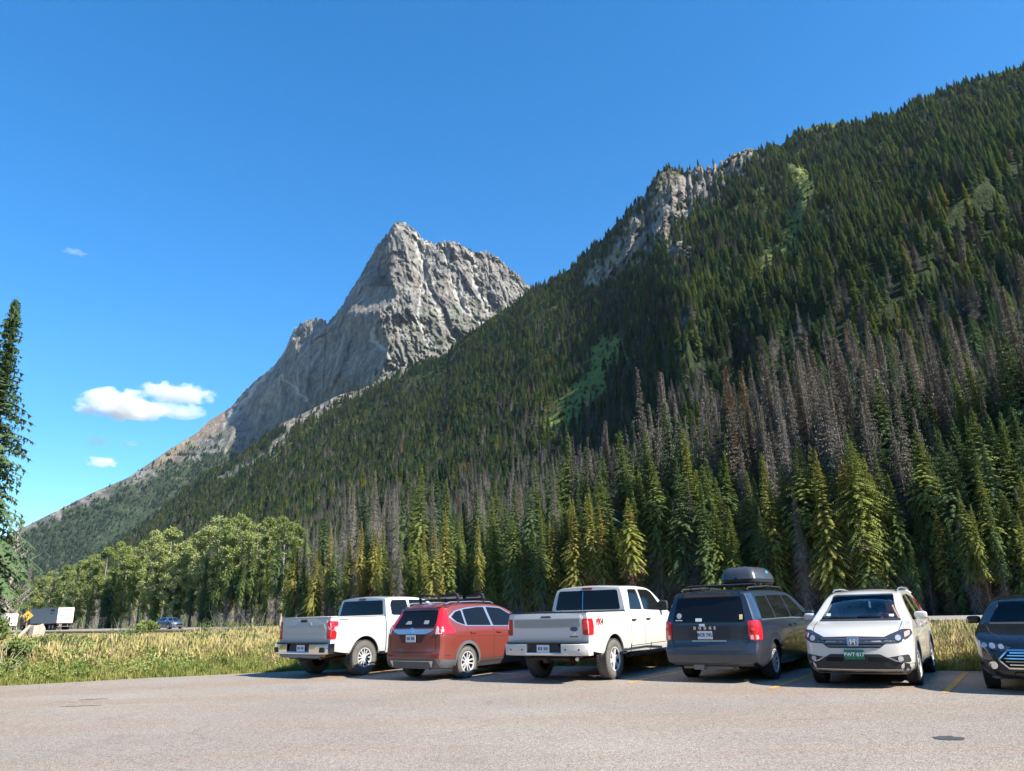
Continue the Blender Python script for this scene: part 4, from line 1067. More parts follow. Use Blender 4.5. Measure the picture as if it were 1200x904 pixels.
P_RED = paint('copper_red_paint', (.22, .042, .028), .3, .33); P_BLUE = paint('dark_blue_grey_paint', (.020, .028, .045), .3, .33, dirt=.16); P_BLACK = paint('black_paint', (.004, .0042, .0045), 0, .22, .25, dirt=.03)
P_SKY = paint('steel_blue_paint', (.06, .10, .16), .4, .3)
UNDER = simple('underbody_black', (.012, .012, .012), .9, spec=.2); PLAST = simple('black_plastic', (.028, .029, .031), .6, spec=.35, var=.2, vscale=5)
PLASG = simple('grey_cladding', (.10, .105, .11), .6, spec=.3, var=.2, vscale=4)
CHROME = simple('chrome', (.78, .78, .79), .12, 1.0); SILV = simple('silver_metal', (.55, .56, .57), .32, .9); ALLOY = simple('alloy_rim', (.62, .62, .61), .35, .35); DARKM = simple('dark_metal', (.05, .045, .04), .6, .6, var=.4, vscale=9)
RUST = simple('rusty_metal', (.13, .075, .045), .85, .2, var=.5, vscale=9)
TYRE = simple('tyre_rubber', (.032, .031, .030), .85, spec=.25, var=.25, vscale=6, bmp=.5, bscale=40); TYREG = simple('dusty_tyre', (.12, .112, .10), .9, spec=.15, var=.4, vscale=7, bmp=.7, bscale=34)
TINT = simple('privacy_glass', (.006, .007, .008), .03, spec=.3, coat=.0); RUBBER = simple('rubber_seal', (.015, .015, .015), .7)
REDL = simple('red_lamp', (.55, .012, .018), .12, spec=.6, coat=.6); REDD = simple('dark_red_lamp', (.28, .008, .012), .2, coat=.5); CLEARL = simple('clear_lamp', (.42, .41, .40), .15, spec=.5, coat=.3)
HEADL = simple('headlamp_lens', (.035, .04, .05), .08, spec=.5, coat=.3); HEADW = simple('headlamp_bowl', (.50, .51, .52), .2, .5); PLATEW = simple('plate_white', (.62, .63, .64), .5); PLATEG = simple('plate_green', (.015, .16, .085), .5)
PAPER = simple('sticker_white', (.75, .75, .73), .6); PAPERY = simple('sticker_cream', (.62, .50, .22), .6); INK = simple('plate_ink', (.02, .03, .10), .6); INKW = simple('plate_ink_white', (.78, .80, .78), .6); DECR = simple('decal_red', (.42, .012, .02), .5); DECG = simple('decal_grey', (.05, .05, .055), .5); BLUEB = simple('badge_blue', (.01, .04, .16), .2, coat=.8)
SEAT = simple('seat_cloth', (.12, .12, .125), .9, var=.2, vscale=10); SEATB = simple('seat_beige', (.42, .36, .27), .85, var=.15, vscale=10); DASH = simple('dashboard', (.03, .031, .034), .7)
m, nt, b, out = new_mat('window_glass'); tr = N(nt, 'ShaderNodeBsdfTransparent'); tr.inputs[0].default_value = (.93, .96, .95, 1); gl = N(nt, 'ShaderNodeBsdfGlossy'); gl.inputs['Roughness'].default_value = .02
fr = N(nt, 'ShaderNodeFresnel'); fr.inputs['IOR'].default_value = 1.12; mx = N(nt, 'ShaderNodeMixShader'); nt.links.new(mth(nt, 'ADD', fr.outputs[0], .015), mx.inputs[0]); nt.links.new(tr.outputs[0], mx.inputs[1]); nt.links.new(gl.outputs[0], mx.inputs[2]); nt.links.new(mx.outputs[0], out.inputs[0]); GLASS = m

def wheel(parent, x, y, r, w, side, rim_r, ns, style='five', tyre=None, rim=None):
    """side = +1 left, -1 right; tyre with a rim sub-part"""
    tyre = tyre or TYRE; rim = rim or ALLOY; s = side
    pr = [(rim_r, w*.40), (rim_r+.02, w*.47), (rim_r+(r-rim_r)*.5, w*.5), (r-.03, w*.46), (r-.008, w*.36), (r, w*.18), (r, 0), (r, -w*.18), (r-.008, -w*.36), (r-.03, -w*.46), (rim_r+(r-rim_r)*.5, -w*.5), (rim_r, -w*.42)]
    t = lathe_y([(a, b_*s) for a, b_ in pr], 44)
    # tread grooves as raised shoulder blocks
    blk = []
    for k in range(44):
        a = 2*PI*(k+.5)/44
        for q in (-1, 1):
            bb = box((0, 0, 0), (.032, w*.2, .014)); bmesh.ops.translate(bb, vec=(0, q*w*.34, r-.001), verts=bb.verts); bmesh.ops.rotate(bb, verts=bb.verts, cent=(0, 0, 0), matrix=Matrix.Rotation(a, 3, 'Y')); blk.append(bb)
    t = merge(t, *blk); bmesh.ops.translate(t, vec=(x, y, r), verts=t.verts); o = put('wheel', t, tyre, parent)
    yo = s*w*.36
    drum = lathe_y([(rim_r+.004, s*w*.44), (rim_r-.012, s*w*.40), (rim_r-.02, s*w*.1), (rim_r*.55, s*w*.02), (.0, s*w*.02)], 40); bmesh.ops.translate(drum, vec=(x, y, r), verts=drum.verts)
    put('brake_drum', drum, UNDER, o)
    parts = [lathe_y([(rim_r+.006, s*w*.42), (rim_r+.010, s*w*.46), (rim_r-.012, s*w*.455), (rim_r-.02, s*w*.38)], 40), lathe_y([(.075, yo*.75), (.07, yo*1.02), (.03, yo*1.06), (0, yo*1.06)], 20)]
    for k in range(ns):
        a = 2*PI*k/ns + .3
        for q in ((-1, 1) if style == 'twin' else (0,)):
            w0, w1 = (.030, .028) if style == 'twin' else (.085, .060) if style == 'five' else (.045, .05)
            pts = [(.05, q*.022-w0/2), (rim_r-.012, q*.052-w1/2), (rim_r-.012, q*.052+w1/2), (.05, q*.022+w0/2)]
            bm = bmesh.new(); A = [bm.verts.new((p[1], yo*(1.0 if p[0] < .1 else 1.12)+0.0, p[0])) for p in pts]; B = [bm.verts.new((p[1], yo*(1.0 if p[0] < .1 else 1.12)-s*.035, p[0])) for p in pts]
            bm.faces.new(A); bm.faces.new(B[::-1])
            for i in range(4): bm.faces.new((A[i], B[i], B[(i+1) % 4], A[(i+1) % 4]))
            bmesh.ops.recalc_face_normals(bm, faces=bm.faces); bmesh.ops.rotate(bm, verts=bm.verts, cent=(0, 0, 0), matrix=Matrix.Rotation(a, 3, 'Y')); parts.append(bm)
    rb = merge(*parts); bmesh.ops.translate(rb, vec=(x, y, r), verts=rb.verts); put('rim', rb, rim, o)
    return o
def seam(bvh, parent, lines, name='door_seam', w=.012, mat=None):
    for i, (pts, ax) in enumerate(lines): put(name, patch(bvh, ribbon(pts, w), ax, .0015, .01, .08), mat or RUBBER, parent)
def handle(parent, bvh, x, z, side, mat, L=.17):
    ax = 'L' if side > 0 else 'Rt'
    put('door_handle', patch(bvh, rnd([(x-L/2, z-.018), (x+L/2, z-.018), (x+L/2, z+.018), (x-L/2, z+.018)], .015), ax, .028, .0, .05), mat, parent)
def plate(parent, loc, face, base, ink, s, tilt=0.0, w=.305, h=.155):
    D = Vector({'back': (-1, 0, 0), 'front': (1, 0, 0)}[face]); o = put('licence_plate', box(loc, (.006, w, h), .002), base, parent)
    if s: put_text('plate_lettering', s, .085, Vector(loc)+D*.0045, face, ink, o, thick=.0015, bold=.002)
    else: put('plate_lettering', merge(*[box(Vector(loc)+D*.004+Vector((0, -.10+.034*k, 0)), (.002, .017 if k % 2 else .022, .062)) for k in range(7) if k != 3]), ink, o, False)
    return o
def mirror(parent, x, y, z, side, mat, size=(.10, .22, .15), arm=True):
    prof = [(y, z), (y+side*.05, z+.01), (y+side*.10, z+.05)]
    b = bmesh.new(); bmesh.ops.create_uvsphere(b, u_segments=20, v_segments=14, radius=1)
    for v in b.verts:
        q = [math.copysign(abs(c)**.55, c) for c in v.co]; v.co = Vector((x+q[0]*size[0]/2*(1-.12*side*q[1]), y+side*.15+q[1]*size[1]/2, z+.06+q[2]*size[2]/2))
    o = put('wing_mirror', b, mat, parent)
    if arm: put('mirror_arm', tube([(x+.02, y-side*.05, z-.02), (x, y+side*.10, z+.03)], .022), PLAST, o)
    put('mirror_glass', box((x-size[0]/2+.002, y+side*.15, z+.06), (.006, size[1]*.8, size[2]*.75), .01), GLASSM, o)
    return o
GLASSM = simple('mirror_silver', (.55, .62, .68), .03, 1.0)
def arch_ring(bvh, x, z, r0, r1, ax, off, mat, parent, a0=-8, a1=188, name='wheel_arch_trim'):
    poly = arc(x, z, r1, a0, a1, 22)+arc(x, z, r0, a1, a0, 22)
    put(name, patch(bvh, poly, ax, off, .02, .07), mat, parent)

# ================================================================== PICKUP TRUCKS
def place(o, x, y, head):       # origin = point under the rear axle; heading in degrees clockwise from +y
    o.location = (x, y, 0.006); o.rotation_euler = (0, 0, math.radians(90-head)); return o
def pickup(label, x, y, head, P, kind):
    T = thing('pickup_truck', label, 'pickup truck', (0, 0, 0)); place(T, x, y, head)
    ford = kind == 'f'; R = .405 if ford else .415; W = 1.0
    rail = 1.37 if ford else 1.40; roof = 1.96 if ford else 1.92
    xc = .70 if ford else .74     # cab/bed split
    hw = [(.40, .90), (.5, .955), (.65, .985), (.9, 1.0), (1.12, 1.0), (1.22, .985), (1.30, .975), (rail, .955)]
    # ---- bed
    S = dict(x=(-1.13, xc-.015), nx=34, top=[(-1.13, rail), (xc, rail-.01)], bot=[(-1.13, .60), (-.5, .52), (xc, .50)], hw=hw, plan=[(-1.13, .975), (-1.05, .992), (-.9, 1), (xc, 1)], rr=[(-1.13, .03)], ry=[(-1.13, .035)], crown=[(-1.13, 0.0)],
             rear=[(.5, .02), (.8, 0), (1.2, .0), (rail, .02)], front=[(.5, 0)], bowr=.02, bowf=0)
    me, bb = loft(S)
    cut = [cyl_y(0, R+.02, R+.085, .66, 1.4), cyl_y(0, R+.02, R+.085, -1.4, -.66), prism([(-1.02, .95), (xc-.12, .95), (xc-.12, 1.6), (-1.02, 1.6)], 'y', -.84, .84)]
    bed = finish_body('bed', boolean(me, cut), bb, P, UNDER, T, low=.7)
    # ---- cab with bonnet
    gh = [(.38, .88), (.5, .955), (.65, .985), (.9, 1.0), (1.12, 1.0), (1.25, .985), (1.33, .975), (1.40, .96), (1.6, .915), (1.8, .855), (1.9, .815), (2.0, .78)]
    S = dict(x=(xc, 4.55), nx=96, top=[(xc, roof-.05), (xc+.25, roof-.01), (1.5, roof), (2.2, roof-.03), (2.42, roof-.08), (2.75, 1.68), (3.12, 1.42), (3.28, 1.335), (3.45, 1.30), (4.1, 1.24), (4.42, 1.16), (4.55, 1.08)], bot=[(xc, .46), (3.0, .45), (3.9, .46), (4.55, .50)],
             hw=gh, plan=[(xc, .985), (xc+.08, 1), (3.6, 1), (4.2, .975), (4.45, .93), (4.55, .89)], rr=[(xc, .05), (2.3, .05), (3.0, .04), (3.4, .05), (4.55, .06)], ry=[(xc, .07), (2.3, .09), (3.2, .06), (4.55, .06)], crown=[(xc, .035), (3.3, .03), (4.55, .02)],
             rear=[(.5, 0), (1.35, 0.0), (1.5, .02), (1.9, .09)], front=[(.4, -.08), (.6, .02), (.9, .03), (1.1, 0)], bowr=.03, bowf=.14, Lr=.5, Lf=.7)
    me, cb = loft(S); xf = 3.66 if ford else 3.74
    cut = [cyl_y(xf, R+.02, R+.08, .64, 1.4), cyl_y(xf, R+.02, R+.08, -1.4, -.64)]
    cab = finish_body('cab', boolean(me, cut), cb, P, UNDER, T, low=.6)
    # ---- windows
    rw = rnd([(-.84, 1.41), (.84, 1.41), (.755, roof-.12), (-.755, roof-.12)], .05)
    put('rear_window', patch(cb, rw, 'back', .006, .02, .08), TINT, T)
    if ford: put('window_divider', patch(cb, [(.105, 1.42), (.115, 1.42), (.115, roof-.14), (.105, roof-.14)], 'back', .009, .005, .1), GLASSM, T)
    put('high_brake_lamp', patch(cb, rnd([(-.13, roof-.10), (.13, roof-.10), (.13, roof-.055), (-.13, roof-.055)], .02), 'back', .02, .01), REDD if ford else simple('grey_lamp', (.12, .09, .09), .3), T)
    for sd, ax in ((1, 'L'), (-1, 'Rt')):
        zt = roof-.125
        r1 = rnd([(xc+.26, 1.40), (1.62, 1.385), (1.60, zt+.01), (xc+.44, zt+.01)] if ford else [(xc+.24, 1.42), (1.62, 1.40), (1.60, zt+.01), (xc+.30, zt+.005), (xc+.22, zt-.12)], .05)
        r2 = rnd([(1.72, 1.385), (2.86, 1.345), (2.80, 1.40), (2.42, zt-.06), (2.25, zt), (1.70, zt+.01)], .05)
        for rr_ in (r1, r2): put('side_window', patch(cb, rr_, ax, .005, .015, .08), TINT, T)
        seam(cb, T, [([(xc+.20, .62), (xc+.20, 1.38), (xc+.36, zt+.04)], ax), ([(1.66, .62), (1.67, 1.38), (1.66, zt+.03)], ax), ([(2.90, .62), (2.93, 1.30)], ax), ([(xc+.20, .62), (2.90, .62)], ax)])
        for hx in (xc+.36, 1.86): handle(T, cb, hx, 1.17, sd, PLAST if ford else P, .20)
        arch_ring(bb, 0, R+.02, R+.083, R+.125, ax, .014, P, T); arch_ring(cb, xf, R+.02, R+.078, R+.12, ax, .014, P, T)
        # running board
        put('running_board', prism([(xc+.05, .40), (3.05, .40), (3.05, .46), (xc+.05, .46)], 'y', sd*.86, sd*1.02, .015), PLAST, T)
        mirror(T, 2.72, sd*.90, 1.40, sd, PLAST if ford else P, (.12, .24, .24))
        # rear lamp: wraps the corner
        if ford:
            lo = put('tail_light', corner(bb, sd, [(-1.13, .86, .93), (-1.10, .985, .93), (-.95, 1.0, .93), (-.93, 1.0, 1.1), (-.95, .99, 1.25), (-1.10, .975, 1.25), (-1.13, .86, 1.25)], .014), REDL, T)
            put('reverse_lens', patch(bb, [(sd*.88, .95), (sd*.97, .95), (sd*.97, 1.04), (sd*.88, 1.04)], 'back', .018, .0, .05), REDD, lo)
        else:
            lo = put('tail_light', corner(bb, sd, [(-1.13, .87, .90), (-1.10, .985, .90), (-.97, 1.0, .90), (-.95, 1.0, 1.06), (-1.02, .99, 1.11), (-1.02, .99, 1.18), (-.90, 1.0, 1.21), (-.90, .985, 1.31), (-1.10, .97, 1.32), (-1.13, .88, 1.32)], .014), REDL, T)
            put('reverse_lens', patch(bb, rnd([(sd*.88, 1.10), (sd*.99, 1.10), (sd*.99, 1.20), (sd*.88, 1.20)], .01), 'back', .018, .0, .05), simple('pink_lens', (.6, .25, .27), .2, coat=.6), lo)
    put('windscreen', patch(cb, rnd([(-.74, 1.38), (.74, 1.38), (.62, roof-.12), (-.62, roof-.12)], .05), 'front', .005, .01, .09), TINT, T)
    # ---- tailgate
    tg = put('tailgate', patch(bb, rnd([(-.845, .84), (.845, .84), (.845, rail-.01), (-.845, rail-.01)], .03), 'back', .012, .01, .1), P, T)
    bt = lambda poly, off, mat, nm, r=.02: put(nm, patch(bb, rnd(poly, r), 'back', off, -.008, .09), mat, tg)
    if ford:
        bt([(-.82, 1.26), (.82, 1.26), (.80, rail-.03), (-.80, rail-.03)], .024, P, 'upper_panel'); bt([(-.80, 1.085), (.80, 1.085), (.80, 1.235), (-.80, 1.235)], .020, simple('tailgate_reflection_grey', (.34, .35, .345), .35, .6), 'reflection_strip')  # middle band: a dark reflection put into the tailgate colour
        bt([(-.62, .87), (.62, .87), (.70, 1.02), (.66, 1.065), (-.66, 1.065), (-.70, 1.02)], .022, P, 'lower_panel')
        bt([(-.13, 1.275), (.13, 1.275), (.11, 1.31), (-.11, 1.31)], .030, DECG, 'tailgate_handle', .01); bt([(-.75, 1.03)] and arc(-.66, 1.05, .045, 0, 350, 16, 1.9), .032, BLUEB, 'oval_badge', .001)
        bt([(-.74, .895), (-.56, .895), (-.56, .915), (-.74, .915)], .03, DECG, 'model_badge', .004)
    else:
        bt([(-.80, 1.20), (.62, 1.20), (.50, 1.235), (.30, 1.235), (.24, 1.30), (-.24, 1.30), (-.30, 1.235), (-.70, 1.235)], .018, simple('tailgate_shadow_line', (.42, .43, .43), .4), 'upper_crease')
        bt([(-.82, 1.05), (.82, 1.05), (.82, 1.17), (-.82, 1.17)], .022, P, 'middle_panel'); bt([(-.82, .90), (.82, .90), (.78, 1.02), (-.78, 1.02)], .018, P, 'lower_panel')
        bt([(.13, 1.31)] and [(-.13, 1.305), (.13, 1.305), (.11, 1.36), (-.11, 1.36)], .032, PLAST, 'tailgate_handle'); bt([(-.80, 1.12), (-.66, 1.12), (-.62, 1.24), (-.76, 1.24)], .026, SILV, 'trim_badge')
    put('bed_rail_cap', merge(box((-.2, .91, rail+.012), (1.82, .09, .024), .01), box((-.2, -.91, rail+.012), (1.82, .09, .024), .01), box((-1.09, 0, rail+.012), (.06, 1.75, .024), .01)), PLAST if ford else P, T)
    # ---- rear bumper
    BM = P if ford else CHROME
    def seg(y0, y1, z0, z1, x0, xw):
        poly = [(x0+xw*abs(y0)**3*.0, y0)]
        return prism([(y0, z0), (y1, z0), (y1, z1), (y0, z1)], 'x', x0, -1.12, .018, 3)
    def bend(bm, k=.10):
        for v in bm.verts: v.co.x += k*(abs(v.co.y)/1.0)**6
        return bm
    def grid_bar(y0, y1, z0, z1, xo, xi, n=14, cutz=None):
        bm = bmesh.new(); rows = []
        for i in range(n+1):
            y = y0+(y1-y0)*i/n; prof = [(xi, z0), (xo+.015, z0), (xo, z0+.02), (xo-.004, (z0+z1)/2), (xo, z1-.02), (xo+.02, z1), (xi, z1)]
            rows.append([bm.verts.new((px_, y, pz)) for px_, pz in prof])
        for i in range(n):
            for j in range(6): bm.faces.new((rows[i][j], rows[i+1][j], rows[i+1][j+1], rows[i][j+1]))
            bm.faces.new((rows[i][6], rows[i+1][6], rows[i+1][0], rows[i][0]))
        bm.faces.new(rows[0]); bm.faces.new(rows[-1][::-1]); bmesh.ops.recalc_face_normals(bm, faces=bm.faces); return bend(bm)
    z0, z1 = (.54, .77) if ford else (.56, .80)
    bp = put('rear_bumper', merge(grid_bar(.42, 1.0, z0, z1, -1.30, -1.10), grid_bar(-1.0, -.42, z0, z1, -1.30, -1.10), grid_bar(-.55, .55, z0-.0, z0+.06, -1.30, -1.10)), BM, T)
    put('bumper_step', grid_bar(-.97, .97, z1+.002, z1+.035, -1.29, -1.10), PLAST, bp); put('plate_recess', prism([(-.42, z0+.05), (.42, z0+.05), (.34, z1), (-.34, z1)], 'x', -1.26, -1.12, .01), PLAST, bp)
    plate(T, (-1.275, (.02 if ford else -.08), (z0+z1)/2+.02), 'back', PLATEW, INK, '', h=.15)
    if ford:
        for yy in (.82, .52, -.52, -.82): put('parking_sensor', lathe_y([(.0, 0), (.02, 0), (.02, .012)], 12, (0, 0, 0)) if 0 else box((-1.306+.1*abs(yy)**6, yy, .655), (.01, .034, .034), .004), DECG, bp)
    else:
        for sd in (1, -1): put('corner_step', prism(rnd([(sd*.60, .60), (sd*.93, .60), (sd*.95, .72), (sd*.62, .72)], .03), 'x', -1.312+.03, -1.2, .008), PLAST, bp)
        put('lower_valance', prism([(-.72, .47), (.72, .47), (.80, .555), (-.80, .555)], 'x', -1.25, -1.05, .02), simple('grey_valance', (.22, .22, .21), .5), bp)
    # ---- underside
    put('rear_axle', merge(tube([(0, -.75, R), (0, .75, R)], .045), tube([(-.02, .14, R), (.12, .10, R-.01), (.2, .08, R+.02)], [.14, .15, .06], 12)), RUST, T)
    put('exhaust_pipe', tube([(.9, -.42, .50), (-.5, -.50, .52), (-1.0, -.66, .50), (-1.22, -.74, .47)], .038), SILV if ford else RUST, T)
    put('hitch', merge(box((-1.16, 0, .44), (.18, .09, .09), .01), tube([(-1.1, -.5, .47), (-1.1, .5, .47)], .035)), DARKM, T)
    SPW = put('spare_wheel', lathe_y([(0, .09), (.3, .1), (.37, .06), (.38, 0), (.37, -.06), (.3, -.1), (0, -.09)], 30), TYRE, T)
    sp = SPW
    for v in sp.data.vertices: v.co = Vector((v.co.x-.62, v.co.z, v.co.y+.58))
    put('frame_rail', merge(box((1.5, .45, .50), (5.0, .08, .14), .01), box((1.5, -.45, .50), (5.0, .08, .14), .01)), UNDER, T)
    put('fuel_tank', box((1.6, .25, .44), (1.3, .5, .2), .04), UNDER, T)
    for xw in (0, xf):
        for sd in (1, -1): wheel(T, xw, sd*.87, R, .27, sd, .235 if ford else .225, 6 if ford else 6, 'five' if ford else 'twin', TYREG)
    if not ford: put('mud_flap', box((-.50, -.93, .40), (.012, .2, .26), .003), PLAST, T)
    # front end (away from the photo): grille, lamps, bumper
    put('grille', patch(cb, rnd([(-.62, .78), (.62, .78), (.66, 1.04), (-.66, 1.04)], .05), 'front', .02, .01, .1), CHROME if not ford else DECG, T)
    for sd in (1, -1): put('headlight', patch(cb, rnd([(sd*.64, .84), (sd*.93, .84), (sd*.93, 1.04), (sd*.66, 1.04)], .03), 'front', .02, .01, .08), HEADL, T)
    fb = put('front_bumper', grid_bar(-.98, .98, .48, .70, -4.66, -4.45), BM, T)
    for v in fb.data.vertices: v.co.x = -v.co.x
    fb.data.flip_normals()
    if ford:
        for sd, ax, fc in ((1, 'L', 'L'), (-1, 'Rt', 'Rt')):
            put_text('side_decal', 'FX', .17, (-.70*1.0+(.0 if sd < 0 else .10), sd*1.003, 1.17), fc, DECR, T, thick=.002, bold=.008, shear=.25); put_text('side_decal', '4', .17, (-.70+(.155 if sd < 0 else -.05), sd*1.003, 1.17), fc, DECG, T, thick=.002, bold=.006, shear=.25)
    else:
        seam(bb, T, [([(-.85, 1.345), (-.55, 1.345)], 'Rt')], 'bed_decal', .02, DECG)
    return T

# ================================================================== CROSSOVER (red one seen from behind, white one from the front)
def crossover(label, x, y, head, P, see_through=False, red=True):
    T = thing('crossover_car', label, 'car', (0, 0, 0)); place(T, x, y, head); R = .345; xf = 2.62
    hw = [(.22, .76), (.32, .86), (.45, .895), (.62, .905), (.85, .910), (.98, .900), (1.06, .875), (1.12, .85), (1.25, .79), (1.42, .715), (1.56, .655), (1.66, .60), (1.70, .58)]
    S = dict(x=(-.97, 3.56), nx=110, top=[(-.97, 1.585), (-.75, 1.615), (-.3, 1.645), (.5, 1.665), (1.1, 1.655), (1.5, 1.615), (1.75, 1.545), (2.2, 1.30), (2.52, 1.125), (2.68, 1.085), (3.0, 1.03), (3.3, .955), (3.46, .875), (3.56, .78)],
             bot=[(-.97, .27), (-.75, .24), (-.4, .22), (3.0, .20), (3.4, .22), (3.56, .30)], hw=hw, plan=[(-.97, .90), (-.90, .955), (-.75, .985), (-.5, 1), (2.9, 1), (3.2, .985), (3.42, .94), (3.52, .88), (3.56, .83)],
             rr=[(-.97, .05), (1.5, .05), (2.4, .03), (2.7, .04), (3.2, .07), (3.56, .06)], ry=[(-.97, .08), (1.5, .09), (2.4, .05), (2.7, .05), (3.3, .10), (3.56, .08)], crown=[(-.97, .03), (1.5, .035), (2.5, .03), (3.0, .03), (3.56, .01)],
             rear=[(.25, .07), (.36, .01), (.5, 0), (.62, .015), (.70, .03), (1.0, .045), (1.10, .075), (1.3, .22), (1.5, .34), (1.58, .36), (1.64, .42)], front=[(.2, -.10), (.32, -.01), (.45, .02), (.6, .015), (.75, 0), (.9, -.02)], bowr=.09, bowf=.24, Lr=.95, Lf=.8)
    me, bv = loft(S)
    dlo_r = rnd([(-.42, 1.345), (-.28, 1.235), (-.02, 1.155), (-.02, 1.485), (-.22, 1.455)], .03)
    win1 = rnd([(.05, 1.15), (.93, 1.12), (.86, 1.545), (.60, 1.545), (.05, 1.50)], .03)
    win2 = rnd([(1.02, 1.115), (2.22, 1.08), (2.16, 1.13), (1.86, 1.345), (1.50, 1.51), (.96, 1.545)], .03)
    cut = [cyl_y(0, R+.01, R+.055, .60, 1.3), cyl_y(0, R+.01, R+.055, -1.3, -.60), cyl_y(xf, R+.01, R+.055, .58, 1.3), cyl_y(xf, R+.01, R+.055, -1.3, -.58)]
    wsd = rnd([(-.70, 1.11), (.70, 1.11), (.60, 1.30), (.545, 1.565), (-.545, 1.565), (-.60, 1.30)], .05)
    if see_through:
        cut.append(prism([(-.40, .42), (2.05, .42), (2.35, 1.05), (1.50, 1.52), (.3, 1.56), (-.45, 1.50)], 'y', -.60, .60))
        cut.append(prism(wsd, 'x', 1.45, 3.2))
        for w_ in (win1, win2): cut.append(prism(w_, 'y', -1.2, 1.2))
        cut.append(prism(rnd([(-.55, 1.17), (.55, 1.17), (.49, 1.47), (-.49, 1.47)], .04), 'x', -1.6, .0))
    body = finish_body('body', boolean(me, cut), bv, P, UNDER if not see_through else simple('cabin_lining', (.22, .215, .20), .9), T, low=.45)
    G = GLASS if see_through else TINT
    put('windscreen', patch(bv, wsd, 'front', .003, .004, .09), G, T)
    put('windscreen_cowl', patch(bv, rnd([(-.70, 1.085), (.70, 1.085), (.70, 1.12), (-.70, 1.12)], .01), 'front', .004, .01, .1), PLAST, T)
    put('rear_window', patch(bv, rnd([(-.63, 1.13), (.63, 1.13), (.55, 1.50), (-.55, 1.50)], .05), 'back', .006, .006, .08), TINT, T)
    for sd, ax in ((1, 'L'), (-1, 'Rt')):
        if not see_through or 1:
            fr_ = patch(bv, rnd([(-.50, 1.345), (-.32, 1.215), (-.02, 1.13), (1.0, 1.095), (2.30, 1.055), (2.20, 1.15), (1.88, 1.37), (1.52, 1.535), (.90, 1.572), (.3, 1.553), (-.02, 1.515), (-.26, 1.475)], .03), ax, .002, .003, .08)
            if not see_through: put('window_surround', fr_, SILV, T)
            else: fr_.free(); put('window_surround', patch(bv, ribbon([(-.42, 1.23), (0, 1.135), (1.0, 1.10), (2.28, 1.062)], .022), ax, .006, .003, .08), SILV, T)
        for w_ in (dlo_r, win1, win2): put('side_window', patch(bv, w_, ax, .007 if not see_through else .003, .003, .08), G if w_ is not dlo_r else TINT, T)
        seam(bv, T, [([(.0, .60), (.20, .62)] and [(.42, .42), (.40, .60), (.18, .80), (0, 1.13)], ax), ([(.97, .36), (.98, 1.10)], ax), ([(2.18, .40), (2.26, .80), (2.27, 1.05)], ax), ([(.42, .38), (2.18, .38)], ax), ([(-.6, .52), (-.97, .56)] if sd < 0 else [(-.97, .56), (-.6, .52)], ax)])
        for hx, hz in ((.20, .985), (1.18, .965)): handle(T, bv, hx, hz, sd, P, .19)
        put('character_line', patch(bv, ribbon([(-.4, .93), (.6, .90), (1.6, .86), (2.2, .80)], .012), ax, .006, .005, .1), P, T)
        arch_ring(bv, 0, R+.01, R+.05, R+.115, ax, .016, PLASG, T); arch_ring(bv, xf, R+.01, R+.05, R+.115, ax, .016, PLASG, T)
        put('sill_cladding', patch(bv, rnd([(.40, .23), (2.22, .23), (2.22, .37), (.40, .37)], .02), ax, .016, .01, .1), PLASG, T)
        put('rear_corner_cladding', patch(bv, rnd([(-.88, .28), (-.40, .24), (-.42, .42), (-.88, .45)], .02), ax, .012, .01, .07), PLASG, T)
        # tall tail lamps climbing the rear pillar
        la = corner(bv, sd, [(-.92, .70, .99), (-.60, .88, .98), (-.46, .90, .99), (-.44, .89, 1.05), (-.58, .83, 1.20), (-.50, .68, 1.50), (-.56, .61, 1.56), (-.66, .60, 1.50), (-.86, .69, 1.15)], .014)
        lo = put('tail_light', la, REDL, T); put('reverse_lens', patch(bv, rnd([(sd*.70, .985), (sd*.83, .985), (sd*.81, 1.13), (sd*.70, 1.15)], .01), 'back', .019, .0, .05), CLEARL, lo)
        put('rear_reflector', patch(bv, rnd([(sd*.60, .50), (sd*.80, .52), (sd*.80, .56), (sd*.60, .54)], .01), 'back', .010, .01, .05), REDD, T)
        mirror(T, 2.02, sd*.84, 1.10, sd, P, (.13, .22, .14))
        rl = [(-.45, 0, .0), (-.3, 0, .035), (.6, 0, .045), (1.2, 0, .03), (1.35, 0, -.01)]
        pts = [(a, sd*.60, 1.635+c_) for a, _, c_ in rl]; put('roof_rail', tube(pts, .016), SILV, T)
        # headlamps: swept back along the wing
        ho = put('headlight', corner(bv, sd, [(3.53, .44, .80), (3.51, .50, .735), (3.42, .72, .745), (3.28, .87, .81), (3.06, .90, .88), (3.03, .885, .955), (3.25, .84, .95), (3.44, .64, .875)], .010, .05, -.80), HEADL, T)
        put('headlight_bowl', patch(bv, arc(sd*.70, .815, .045, 0, 345, 14), 'front', .018, .0, .04), HEADW, ho); put('turn_lens', patch(bv, rnd([(sd*.79, .82), (sd*.86, .86), (sd*.865, .93), (sd*.79, .90)], .01), 'front', .018, .0, .04), simple('amber_lens', (.75, .30, .22) if sd > 0 else (.35, .40, .5), .15, coat=.6), ho)
        fo = put('fog_lamp_recess', patch(bv, rnd([(sd*.48, .50), (sd*.82, .555), (sd*.84, .43), (sd*.70, .42)], .03), 'front', .010, .01, .05), PLAST, T); put('fog_lamp', patch(bv, arc(sd*.70, .485, .042, 0, 345, 16), 'front', .024, .0, .04), CLEARL, fo)
        put('fog_lamp_trim', patch(bv, ribbon([(sd*.52, .505), (sd*.62, .455), (sd*.70, .435)], .016), 'front', .022, .0, .05), SILV, fo)
